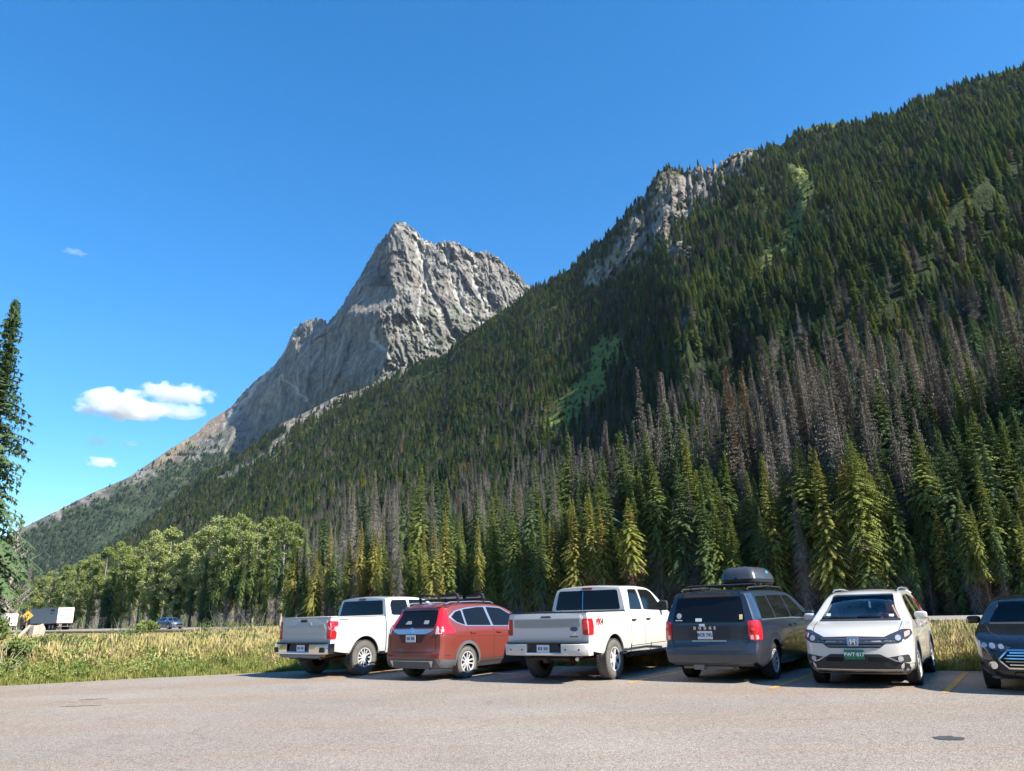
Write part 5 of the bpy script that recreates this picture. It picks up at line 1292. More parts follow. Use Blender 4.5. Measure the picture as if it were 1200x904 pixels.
    # tailgate details
    seam(bv, T, [([(.66, 1.09), (.70, .95), (.72, .66), (.60, .60), (-.60, .60), (-.72, .66), (-.70, .95), (-.66, 1.09)], 'back')], 'tailgate_seam')
    ch = put('chrome_garnish', patch(bv, rnd([(-.66, 1.09), (.66, 1.09), (.56, 1.03), (.42, .99), (-.42, .99), (-.56, 1.03)], .015), 'back', .014, .01, .07), SILV, T)
    put('rear_emblem', patch(bv, arc(0, 1.075, .05, 0, 345, 16, 1.15), 'back', .028, .0, .04), CHROME, ch)
    put('plate_recess', patch(bv, rnd([(-.30, .80), (.30, .80), (.42, .98), (-.42, .98)], .03), 'back', .003, .005, .07), simple('recess_dark_red', (.06, .010, .008), .4) if red else PLAST, T)
    plate(T, (-.97+.02-.012, .0, .895), 'back', PLATEW, INK, '')
    put('rear_skid_plate', patch(bv, rnd([(-.58, .26), (.58, .26), (.66, .42), (-.66, .42)], .02), 'back', .018, .01, .08), SILV if red else PLAST, T); put('rear_lower_cladding', patch(bv, rnd([(-.84, .27), (.84, .27), (.88, .46), (-.88, .46)], .02), 'back', .008, .01, .08), PLASG, T)
    put('rear_wiper', merge(tube([(-.84, 0, 1.16), (-.72, .24, 1.22)], .011), tube([(-.80, .04, 1.19), (-.70, .42, 1.24)], .008)), PLAST, T)
    put('rear_spoiler', patch(bv, rnd([(-.66, 1.555), (.66, 1.555), (.60, 1.62), (-.60, 1.62)], .02), 'back', .03, .01, .08), P, T)
    # front details
    gr_ = put('grille', patch(bv, rnd([(-.58, .835), (-.50, .72), (-.42, .66), (.42, .66), (.50, .72), (.58, .835), (.0, .85)], .02), 'front', .006, .01, .06), PLAST, T)
    for zz, w_ in ((.80, .53), (.745, .48), (.695, .43)): put('grille_bar', patch(bv, rnd([(-w_, zz-.012), (w_, zz-.012), (w_+.02, zz+.014), (-w_-.02, zz+.014)], .006), 'front', .020, .0, .06), simple('satin_grille', (.16, .17, .185), .3, .7), gr_)
    em = put('front_emblem', patch(bv, rnd([(-.085, .69), (.085, .69), (.10, .83), (-.10, .83)], .03), 'front', .026, .0, .04), SILV, gr_)
    put('emblem_field', patch(bv, rnd([(-.062, .705), (.062, .705), (.075, .815), (-.075, .815)], .02), 'front', .029, .0, .04), simple('emblem_dark', (.10, .11, .13), .3, .5), em)
    put_text('emblem_letter', 'H', .13, (3.56+.040, 0, .762), 'front', CHROME, em, thick=.003, bold=.004)
    put('lower_grille', patch(bv, rnd([(-.84, .24), (.84, .24), (.88, .40), (.62, .44), (.40, .56), (-.40, .56), (-.62, .44), (-.88, .40)], .03), 'front', .007, .01, .07), PLAST, T)
    for sd in (1, -1): put('intake', patch(bv, rnd([(sd*.20, .44), (sd*.50, .44), (sd*.46, .51), (sd*.20, .51)], .02), 'front', .013, .0, .06), UNDER, T)
    seam(bv, T, [([(2.65, .73), (3.0, .73), (3.30, .70), (3.46, .60)], 'top'), ([(2.65, -.73), (3.0, -.73), (3.30, -.70), (3.46, -.60)], 'top')], 'bonnet_seam')
    for s_ in (.0,): put('wiper', merge(tube([(2.50, .55, 1.145), (2.42, .0, 1.19)], .010), tube([(2.50, -.05, 1.15), (2.42, -.62, 1.17)], .010)), PLAST, T)
    put('exhaust_pipe', tube([(-.5, -.45, .26), (-.9, -.52, .27)], .03), DARKM, T); put('rear_axle', tube([(0, -.7, R-.02), (0, .7, R-.02)], .05), UNDER, T)
    for xw in (0, xf):
        for sd in (1, -1): wheel(T, xw, sd*.785, R, .225, sd, .225, 5, 'twin', TYREG if red else TYRE)
    if see_through:
        plate(T, (3.615, 0, .555), 'front', PLATEG, INKW, 'FWT·817', w=.32)
        for s_ in (1, -1):
            st = prism(rnd([(.85, .62), (1.40, .66), (1.40, .74), (1.02, .76), (.84, 1.30), (.74, 1.30), (.80, .75)], .03), 'y', s_*.12, s_*.56, .03); so_ = put('front_seat', st, SEAT, T); put('head_rest', box((.755, s_*.34, 1.40), (.08, .25, .15), .03), SEAT, so_); 
        put('rear_seat', merge(prism(rnd([(-.1, .60), (.45, .64), (.45, .72), (.05, .74), (-.12, 1.20), (-.22, 1.20)], .03), 'y', -.56, .56, .03)), SEAT, T)
        put('dashboard', prism(rnd([(1.78, .72), (2.28, .72), (2.30, 1.03), (2.05, 1.085), (1.80, 1.03)], .03), 'y', -.585, .585, .02), DASH, T)
        sw = tube([(1.62+.06*math.sin(a), .34+.18*math.cos(a), 1.0+.17*math.sin(a)) for a in np.linspace(0, 2*PI, 20, endpoint=False)], .014, 8, True); put('steering_wheel', sw, PLAST, T)
        put('rear_view_mirror', box((1.72, 0, 1.475), (.03, .24, .055), .012), GLASSM, T); put('mirror_tag', box((1.70, .10, 1.37), (.004, .035, .13), .001), PAPER, T)
        put('inspection_sticker', patch(bv, [(-.60, 1.16), (-.53, 1.16), (-.53, 1.22), (-.60, 1.22)], 'front', .006, .0, .04), simple('pale_green_sticker', (.45, .62, .5), .6), T)
        put('toll_tag', patch(bv, rnd([(.50, 1.15), (.58, 1.15), (.58, 1.19), (.50, 1.19)], .01), 'front', .006, .0, .04), PAPER, T)
        put('sun_roof_deflector', box((1.32, 0, 1.672), (.06, .74, .03), .01), PLAST, T)
        lift = -math.atan2(3.2, 1)
    return T, bv

# ================================================================== MINIVAN
def minivan(label, x, y, head, P):
    T = thing('minivan', label, 'minivan', (0, 0, 0)); place(T, x, y, head); R = .345; xf = 3.08
    hw = [(.22, .84), (.34, .93), (.50, .975), (.70, .99), (.95, .99), (1.08, .975), (1.18, .95), (1.4, .875), (1.6, .80), (1.70, .755), (1.78, .72)]
    S = dict(x=(-1.12, 4.02), nx=110, top=[(-1.12, 1.665), (-.95, 1.70), (-.4, 1.735), (.8, 1.755), (1.7, 1.735), (2.1, 1.665), (2.6, 1.42), (3.05, 1.175), (3.2, 1.115), (3.5, 1.04), (3.8, .92), (3.94, .83), (4.02, .74)],
             bot=[(-1.12, .36), (-.9, .28), (-.5, .22), (3.4, .20), (4.02, .30)], hw=hw, plan=[(-1.12, .93), (-1.06, .965), (-.9, .99), (-.6, 1), (3.3, 1), (3.7, .97), (3.95, .90), (4.02, .85)],
             rr=[(-1.12, .05), (1.8, .05), (2.9, .03), (3.3, .05), (4.02, .06)], ry=[(-1.12, .07), (1.8, .09), (2.9, .05), (3.3, .06), (4.02, .08)], crown=[(-1.12, .02), (1.8, .035), (3.0, .03), (4.02, .01)],
             rear=[(.28, .06), (.36, 0), (.56, -.01), (.64, .02), (.70, .07), (1.05, .085), (1.15, .10), (1.4, .19), (1.62, .26), (1.66, .24), (1.72, .30)], front=[(.2, -.08), (.35, 0), (.6, .02), (.8, 0)], bowr=.08, bowf=.25, Lr=.9, Lf=.9)
    me, bv = loft(S)
    cut = [cyl_y(0, R+.01, R+.06, .66, 1.4), cyl_y(0, R+.01, R+.06, -1.4, -.66), cyl_y(xf, R+.01, R+.06, .64, 1.4), cyl_y(xf, R+.01, R+.06, -1.4, -.64)]
    finish_body('body', boolean(me, cut), bv, P, UNDER, T, low=.45)
    put('windscreen', patch(bv, rnd([(-.78, 1.17), (.78, 1.17), (.64, 1.62), (-.64, 1.62)], .05), 'front', .004, .01, .09), TINT, T)
    put('rear_window', patch(bv, rnd([(-.75, 1.125), (.75, 1.125), (.665, 1.585), (-.665, 1.585)], .05), 'back', .007, .01, .08), TINT, T)
    put('rear_spoiler', patch(bv, rnd([(-.70, 1.60), (.70, 1.60), (.66, 1.655), (-.66, 1.655)], .02), 'back', .035, .01, .08), P, T)
    for sd, ax in ((1, 'L'), (-1, 'Rt')):
        for w_ in (rnd([(-.60, 1.17), (.28, 1.16), (.24, 1.60), (-.42, 1.585)], .05), rnd([(.38, 1.16), (1.38, 1.15), (1.34, 1.61), (.34, 1.605)], .04), rnd([(1.48, 1.15), (2.60, 1.11), (2.35, 1.30), (1.98, 1.53), (1.80, 1.60), (1.44, 1.61)], .04), rnd([(2.66, 1.11), (2.92, 1.10), (2.62, 1.25)], .02)):
            put('side_window', patch(bv, w_, ax, .005, .01, .08), TINT, T)
        seam(bv, T, [([(.33, .45), (.33, 1.13), (.29, 1.63)], ax), ([(1.43, .32), (1.43, 1.13), (1.39, 1.64)], ax), ([(2.62, .36), (2.66, 1.08)], ax), ([(.33, .33), (2.62, .33)], ax), ([(-.98, 1.125), (.33, 1.135)], ax)])
        put('belt_trim', patch(bv, ribbon([(-.62, 1.145), (1.4, 1.135), (2.66, 1.095)], .016), ax, .006, .01, .1), SILV, T)
        for hx in (1.20, 1.62): handle(T, bv, hx, 1.0, sd, P, .19)
        la = corner(bv, sd, [(-1.04, .82, .78), (-.90, .97, .77), (-.80, .985, .79), (-.76, .98, .95), (-.78, .96, 1.13), (-.90, .90, 1.14), (-1.0, .80, 1.13)], .014)
        lo = put('tail_light', la, REDL, T); put('reverse_lens', patch(bv, rnd([(sd*.82, .79), (sd*.95, .79), (sd*.95, .87), (sd*.82, .87)], .02), 'back', .020, .0, .05), simple('pinkish_lens', (.72, .38, .38), .2, coat=.6), lo)
        put('bulb_glow_ring', patch(bv, arc(sd*.885, .98, .035, 0, 345, 14), 'back', .020, .0, .04), simple('lamp_bowl', (.75, .10, .10), .1, coat=.8), lo)
        mirror(T, 2.50, sd*.92, 1.12, sd, P, (.13, .23, .17))
        put('roof_rail', tube([(-.55, sd*.70, 1.71), (-.45, sd*.70, 1.765), (.8, sd*.70, 1.80), (1.7, sd*.70, 1.775), (1.85, sd*.70, 1.71)], .018), DARKM, T)
        put('headlight', patch(bv, rnd([(sd*.52, .72), (sd*.90, .74), (sd*.92, .90), (sd*.60, .86)], .03), 'front', .012, .01, .06), HEADL, T)
        arch_ring(bv, 0, R+.01, R+.055, R+.085, ax, .008, P, T); arch_ring(bv, xf, R+.01, R+.055, R+.085, ax, .008, P, T)
    for xx in (-.05, 1.05): put('roof_crossbar', merge(tube([(xx, -.74, 1.83), (xx, .74, 1.83)], .022), box((xx, .70, 1.80), (.06, .05, .08), .01), box((xx, -.70, 1.80), (.06, .05, .08), .01)), PLAST, T)
    seam(bv, T, [([(.78, 1.12), (.79, .80), (.74, .67), (.62, .63), (-.62, .63), (-.74, .67), (-.79, .80), (-.78, 1.12)], 'back'), ([(-.76, 1.115), (.76, 1.115)], 'back')], 'liftgate_seam', .014)
    put('bumper_pad', patch(bv, rnd([(-.70, .585), (.70, .585), (.74, .64), (-.74, .64)], .015), 'back', .006, .01, .08), PLAST, T)
    put('plate_recess', patch(bv, rnd([(-.42, .80), (.42, .80), (.44, 1.03), (-.44, 1.03)], .04), 'back', .002, .006, .08), simple('recess_dark_blue', (.018, .022, .032), .35), T); put('bumper_lower_lip', patch(bv, rnd([(-.80, .30), (.80, .30), (.84, .36), (-.84, .36)], .02), 'back', .010, .01, .08), PLASG, T)
    put('plate_light_bar', patch(bv, rnd([(-.36, .755), (.36, .755), (.34, .775), (-.34, .775)], .008), 'back', .012, .0, .06), SILV, T)
    plate(T, (-1.12+.085-.025, .07, .875), 'back', PLATEW, INK, 'BCR 742')
    put_text('lettering', 'DODGE', .072, (-1.12+.088-.012, .07, 1.005), 'back', CHROME, T, thick=.004, bold=.003, space=2.4)
    put('rear_wiper', merge(tube([(-.985, .02, 1.185), (-.96, -.12, 1.21)], .014), tube([(-.975, -.10, 1.215), (-.955, -.56, 1.215)], .010)), PLAST, T)
    st = lambda poly, mat, nm='window_sticker': put(nm, patch(bv, rnd(poly, .006), 'back', .010, .0, .05), mat, T)
    st([(.12, 1.13), (.25, 1.13), (.25, 1.19), (.12, 1.19)], PAPER); st([(.07, 1.04), (.18, 1.04), (.18, 1.085), (.07, 1.085)], PAPER); st([(-.70, 1.16), (-.64, 1.16), (-.64, 1.25), (-.70, 1.25)], PAPERY)
    st(arc(.61, 1.24, .055, 0, 345, 14), simple('round_sticker', (.35, .42, .45), .6)); st([(.54, 1.145), (.69, 1.145), (.69, 1.165), (.54, 1.165)], PAPER)
    put('high_brake_lamp', patch(bv, rnd([(-.16, 1.612), (.16, 1.612), (.16, 1.638), (-.16, 1.638)], .008), 'back', .04, .0, .06), REDD, T)
    put('grille', patch(bv, rnd([(-.5, .62), (.5, .62), (.52, .80), (-.52, .80)], .03), 'front', .012, .01, .07), CHROME, T)
    put('hitch', merge(box((-1.0, .25, .28), (.14, .22, .10), .01), tube([(-.95, -.5, .27), (-.95, .6, .27)], .03)), simple('pale_hitch', (.20, .19, .175), .7), T); put('exhaust_pipe', tube([(-.4, -.40, .25), (-1.0, -.44, .25)], .035), RUST, T)
    put('rear_axle', tube([(0, -.75, R-.03), (0, .75, R-.03)], .05), UNDER, T)
    for xw in (0, xf):
        for sd in (1, -1): wheel(T, xw, sd*.84, R, .225, sd, .215, 9, 'ten', TYRE)
    return T
def roof_box(label, x, y, head):
    T = thing('roof_box', label, 'roof box', (0, 0, 0)); o = place(T, x, y, head); o.location.z += 1.846
    def shell(z0, z1, prof, mat, nm, inset0=0, inset1=.0, par=None):
        # plan outline tapering to the front; rounded tail
        pl = [(-.28, .40), (-.36, .30), (-.38, 0), (-.36, -.30), (-.28, -.40), (.9, -.40), (1.35, -.30), (1.58, -.10), (1.62, 0), (1.58, .10), (1.35, .30), (.9, .40)]
        pl = rnd(pl, .05, 2); bm = bmesh.new(); rings = []
        for f, z, s_ in prof: rings.append([bm.verts.new((.6+(p[0]-.6)*s_[0]+f, p[1]*s_[1], z)) for p in pl])
        for i in range(len(rings)-1):
            for k in range(len(pl)): bm.faces.new((rings[i][k], rings[i][(k+1) % len(pl)], rings[i+1][(k+1) % len(pl)], rings[i+1][k]))
        bm.faces.new(rings[0][::-1]); bm.faces.new(rings[-1]); bmesh.ops.recalc_face_normals(bm, faces=bm.faces); return put(nm, bm, mat, par or T, True, 30)
    shell(0, 0, [(0, .0, (.92, .86)), (0, .05, (.99, .97)), (0, .115, (1.0, 1.0))], simple('roof_box_base', (.02, .021, .023), .55), 'base')
    lid = shell(0, 0, [(0, .118, (1.012, 1.02)), (0, .16, (1.0, 1.0)), (-.02, .24, (.96, .95)), (-.07, .33, (.86, .84)), (-.12, .385, (.72, .70)), (-.14, .40, (.60, .56))], simple('roof_box_lid', (.045, .048, .055), .35, coat=.3, var=.15), 'lid')
    # sculpted spine and blue badge
    put('lid_ridge', merge(tube([(-.22, .0, .375), (.3, 0, .412), (.9, 0, .39), (1.3, 0, .30)], .02), tube([(-.2, -.22, .355), (.5, -.22, .395), (1.1, -.16, .32)], .014), tube([(-.2, .22, .355), (.5, .22, .395), (1.1, .16, .32)], .014)), lid.data.materials[0], lid)
    put('badge', prism([(.52, .22), (.74, .20), (.68, .31), (.58, .33)], 'y', -.372, -.352, .004), simple('badge_cyan', (.04, .32, .42), .4), lid)
    put('lock', box((-.375, .02, .11), (.03, .07, .10), .01), PLAST, T); put('clamp_bar', merge(tube([(.15, -.36, -.01), (.15, .36, -.01)], .02), tube([(1.05, -.30, -.01), (1.05, .30, -.01)], .02)), SILV, T)
    return T
# ================================================================== SEDAN
def sedan(label, x, y, head, P, see=True, name='sedan_car', xf=2.85, detail=True):
    T = thing(name, label, 'car', (0, 0, 0)); place(T, x, y, head); R = .335; fr_x = xf+.98
    hw = [(.18, .78), (.30, .88), (.45, .915), (.65, .925), (.80, .925), (.90, .905), (.98, .87), (1.05, .83), (1.2, .745), (1.35, .64), (1.45, .57), (1.5, .54)]
    S = dict(x=(-1.02, fr_x), nx=104, top=[(-1.02, 1.02), (-.85, 1.08), (-.6, 1.105), (-.3, 1.18), (.2, 1.36), (.7, 1.46), (1.2, 1.475), (1.6, 1.42), (2.1, 1.20), (2.5, 1.03), (2.7, .985), (3.2, .90), (3.55, .82), (3.73, .74), (fr_x, .64)],
             bot=[(-1.02, .30), (-.8, .22), (3.3, .17), (fr_x, .22)], hw=hw, plan=[(-1.02, .86), (-.9, .94), (-.6, 1), (3.0, 1), (3.4, .98), (3.65, .92), (fr_x, .80)],
             rr=[(-1.02, .06), (.5, .05), (1.6, .05), (2.4, .03), (3.0, .06), (fr_x, .06)], ry=[(-1.02, .08), (.5, .08), (1.6, .09), (2.4, .05), (3.2, .10), (fr_x, .10)], crown=[(-1.02, .02), (1.2, .035), (2.5, .03), (fr_x, .01)],
             rear=[(.3, .05), (.45, 0), (.8, .03), (1.05, .08)], front=[(.18, -.12), (.28, -.02), (.45, .02), (.6, 0), (.75, -.03)], bowr=.15, bowf=.32, Lr=.8, Lf=.9)
    me, bv = loft(S)
    wsd = rnd([(-.70, 1.02), (.70, 1.02), (.60, 1.20), (.50, 1.385), (-.50, 1.385), (-.60, 1.20)], .05)
    w1 = rnd([(-.05, 1.05), (.70, 1.02), (.68, 1.35), (.35, 1.31)], .03); w2 = rnd([(.78, 1.02), (2.05, .98), (1.98, 1.03), (1.55, 1.28), (1.3, 1.36), (.76, 1.365)], .03)
    cut = [cyl_y(0, R+.01, R+.05, .62, 1.3), cyl_y(0, R+.01, R+.05, -1.3, -.62), cyl_y(xf, R+.01, R+.05, .60, 1.3), cyl_y(xf, R+.01, R+.05, -1.3, -.60)]
    if see:
        cut.append(prism([(-.2, .38), (2.2, .38), (2.45, .93), (2.0, 1.12), (1.4, 1.36), (.6, 1.39), (-.1, 1.15)], 'y', -.60, .60)); cut.append(prism(wsd, 'x', 1.35, 3.4))
        for w_ in (w1, w2): cut.append(prism(w_, 'y', -1.2, 1.2))
        cut.append(prism(rnd([(-.5, 1.14), (.5, 1.14), (.44, 1.33), (-.44, 1.33)], .04), 'x', -1.2, .6))
    finish_body('body', boolean(me, cut), bv, P, simple('cabin_lining', (.22, .215, .20), .9) if see else UNDER, T, low=.4)
    G = GLASS if see else TINT
    put('windscreen', patch(bv, wsd, 'front', .003, .004, .09), G, T); put('windscreen_cowl', patch(bv, rnd([(-.70, .995), (.70, .995), (.70, 1.025), (-.70, 1.025)], .01), 'front', .004, .01, .1), PLAST, T)
    put('rear_window', patch(bv, rnd([(-.58, 1.13), (.58, 1.13), (.48, 1.36), (-.48, 1.36)], .05), 'back', .004, .004, .08), G, T)
    for sd, ax in ((1, 'L'), (-1, 'Rt')):
        for w_ in (w1, w2): put('side_window', patch(bv, w_, ax, .003, .003, .08), G, T)
        put('window_trim', patch(bv, ribbon([(-.1, 1.035), (.75, 1.005), (2.1, .965)], .016), ax, .006, .004, .1), SILV, T)
        seam(bv, T, [([(.74, .30), (.74, 1.0)], ax), ([(2.0, .33), (2.08, .95)], ax), ([(.32, .40), (.05, .75), (-.02, 1.02)], ax)])
        for hx in (.12, 1.0): handle(T, bv, hx, .87, sd, P, .18)
        mirror(T, 1.85, sd*.80, 1.0, sd, P, (.12, .22, .13))
        ho = put('headlight', merge(patch(bv, rnd([(sd*.42, .68), (sd*.55, .62), (sd*.86, .68), (sd*.90, .77), (sd*.70, .75)], .02), 'front', .008, .01, .05), patch(bv, rnd([(3.05+xf-2.85, .785), (3.3+xf-2.85, .68), (3.42+xf-2.85, .67), (3.42+xf-2.85, .75), (3.25+xf-2.85, .79)], .02), ax, .008, .01, .05)), HEADL, T)
        for cx_, r_ in ((.56, .038), (.68, .042), (.79, .036)): put('headlight_bowl', patch(bv, arc(sd*cx_, .685+.02*(cx_-.5)*3, r_, 0, 345, 14), 'front', .014, .0, .04), HEADW, ho)
        fo = put('fog_lamp_recess', patch(bv, rnd([(sd*.50, .33), (sd*.82, .36), (sd*.84, .50), (sd*.66, .47)], .03), 'front', .006, .01, .05), PLAST, T); put('fog_lamp', patch(bv, arc(sd*.70, .42, .045, 0, 345, 16), 'front', .020, .0, .04), HEADL, fo); put('fog_ring', patch(bv, arc(sd*.70, .42, .058, 0, 360, 20)+arc(sd*.70, .42, .045, 359, 1, 20), 'front', .024, .0, .04), CHROME, fo)
        put('tail_light', patch(bv, rnd([(sd*.50, .86), (sd*.86, .86), (sd*.84, .98), (sd*.50, .97)], .03), 'back', .012, .01, .06), REDL, T)
    gp = rnd([(-.62, .50), (-.50, .38), (.50, .38), (.62, .50), (.48, .64), (-.48, .64)], .03); g = put('grille', patch(bv, gp, 'front', .006, .01, .06), UNDER, T)
    put('grille_frame', merge(*[patch(bv, ribbon(p_, .022), 'front', .018, .0, .06) for p_ in ([(-.62, .50), (-.48, .64), (.48, .64), (.62, .50)], [(-.62, .50), (-.50, .38), (.50, .38), (.62, .50)])]), CHROME, g)
    for zz in (.43, .475, .52, .565, .605): w_ = .60-abs(zz-.505)*1.0; put('grille_bar', patch(bv, rnd([(-w_+.04, zz-.008), (w_-.04, zz-.008), (w_-.04, zz+.008), (-w_+.04, zz+.008)], .004), 'front', .014, .0, .08), CHROME, g)
    put('lower_intake', patch(bv, rnd([(-.48, .22), (.48, .22), (.44, .33), (-.44, .33)], .03), 'front', .005, .01, .07), UNDER, T)
    seam(bv, T, [([(2.6, .74), (3.1, .70), (3.5, .55)], 'top'), ([(2.6, -.74), (3.1, -.70), (3.5, -.55)], 'top')], 'bonnet_seam')
    put('bonnet_crease', patch(bv, ribbon([(2.6, -.42), (3.2, -.36), (3.55, -.28)], .02), 'top', .006, .0, .1), P, T); put('bonnet_crease', patch(bv, ribbon([(2.6, .42), (3.2, .36), (3.55, .28)], .02), 'top', .006, .0, .1), P, T)
    for xw in (0, xf):
        for sd in (1, -1): wheel(T, xw, sd*.80, R, .22, sd, .22, 10, 'five', TYRE)
    if see:
        for s_ in (1, -1):
            so_ = put('front_seat', prism(rnd([(.95, .45), (1.5, .50), (1.5, .58), (1.12, .60), (.90, 1.12), (.80, 1.12), (.88, .6)], .03), 'y', s_*.12, s_*.54, .03), SEAT, T); put('head_rest', box((.82, s_*.33, 1.20), (.08, .24, .14), .03), SEAT, so_)
        put('dashboard', prism(rnd([(1.9, .60), (2.35, .60), (2.38, .90), (2.15, .955), (1.92, .90)], .03), 'y', -.585, .585, .02), DASH, T)
        put('steering_wheel', tube([(1.75+.06*math.sin(a), .34+.18*math.cos(a), .88+.17*math.sin(a)) for a in np.linspace(0, 2*PI, 20, endpoint=False)], .014, 8, True), PLAST, T)
        put('rear_view_mirror', box((1.75, 0, 1.30), (.03, .22, .05), .012), GLASSM, T)
        put('seat_belt', tube([(1.35, -.57, 1.15), (1.38, -.58, .75)], .02), SEATB, T)
    return T, bv

# ================================================================== THE PARKED ROW
silver_pickup = pickup('silvery white pickup truck with chrome rear bumper, leftmost in the parked row', -4.72, 20.35, 35.5, P_SILV, 'c')
red_car, red_bv = crossover('copper red crossover with black roof carriers seen from behind', -1.92, 18.60, 36.0, P_RED, False, True)
white_pickup = pickup('white pickup truck with painted bumper and red side decal', 1.19, 17.28, 33.0, P_WHITE, 'f')
van = minivan('dusty dark blue minivan carrying a roof box', 4.34, 16.35, 34.8, P_BLUE)
white_car, wbv = crossover('white crossover facing the camera with green front plate and driver inside', 7.74, 16.74, 212.5, P_WHITE, True, False)
black_car, kbv = sedan('glossy black sedan facing the camera, cut by the right edge', 10.10, 15.26, 213.1, P_BLACK)
def local(o, p):
    h = o.rotation_euler.z; return (o.location.x+p[0]*math.cos(h)-p[1]*math.sin(h), o.location.y+p[0]*math.sin(h)+p[1]*math.cos(h))
bx, by = local(van, (.55, -.28)); roof_box('dark grey roof box with cyan badge on top of the minivan', bx, by, 34.8).scale = (.96, .95, .90)
# ski carriers on the red car's roof (bars, clamps and open arms)
rk_ = put('roof_rack', merge(*[tube([(x, -.66, 1.735), (x, .66, 1.735)], .018) for x in (.0, .95)], *[box((x, s*.60, 1.70), (.07, .05, .09), .012) for x in (.0, .95) for s in (1, -1)]), PLAST, red_car)
for x in (.0, .95):
    for s in (1, -1):
        put('ski_carrier_arm', merge(prism(rnd([(s*.08, 1.765), (s*.56, 1.765), (s*.58, 1.80), (s*.08, 1.79)], .01), 'x', x-.035, x+.035, .008)), SILV, rk_)
        put('ski_carrier_clamp', merge(prism(rnd([(s*.10, 1.80), (s*.54, 1.84), (s*.60, 1.80), (s*.60, 1.86), (s*.50, 1.885), (s*.08, 1.835)], .01), 'x', x-.04, x+.04, .01), box((x, s*.60, 1.79), (.10, .06, .10), .02)), PLAST, rk_)
# dealer-like sticker marks on the red car's rear glass
for poly in ([(.10, 1.20), (.30, 1.20), (.26, 1.27), (.14, 1.27)], [(-.42, 1.20), (-.28, 1.20), (-.26, 1.28), (-.40, 1.28)]):
    put('window_sticker', patch(red_bv, rnd(poly, .02), 'back', .010, .0, .05), simple('faint_sticker', (.22, .24, .24), .6), red_car)

# ---- the driver of the white car
SKINM = simple('skin', (.52, .28, .20), .5, spec=.3); SHIRT = simple('shirt', (.20, .045, .035), .85, var=.2, vscale=20); TROU = simple('trousers', (.03, .04, .06), .9); HAIR = simple('hair', (.04, .022, .012), .6)
def skinned(name, nodes, edges, mat, parent, sub=2):
    me = bpy.data.meshes.new(name); me.from_pydata([n[:3] for n in nodes], edges, []); me.update(); o = bpy.data.objects.new(name, me); COL.objects.link(o)
    md = o.modifiers.new('skin', 'SKIN'); md.use_smooth_shade = True
    sv_ = me.skin_vertices[0].data
    for i, n in enumerate(nodes): sv_[i].radius = (n[3], n[3] if len(n) < 5 else n[4]); sv_[i].use_root = (i == 0)
    s = o.modifiers.new('sub', 'SUBSURF'); s.levels = s.render_levels = sub
    dg = bpy.context.evaluated_depsgraph_get(); r = bpy.data.meshes.new_from_object(o.evaluated_get(dg)).copy(); bpy.data.objects.remove(o)
    r.polygons.foreach_set('use_smooth', [True]*len(r.polygons)); r.materials.clear(); o = bpy.data.objects.new(name, r); COL.objects.link(o); r.materials.append(mat)
    if parent: o.parent = parent
    return o
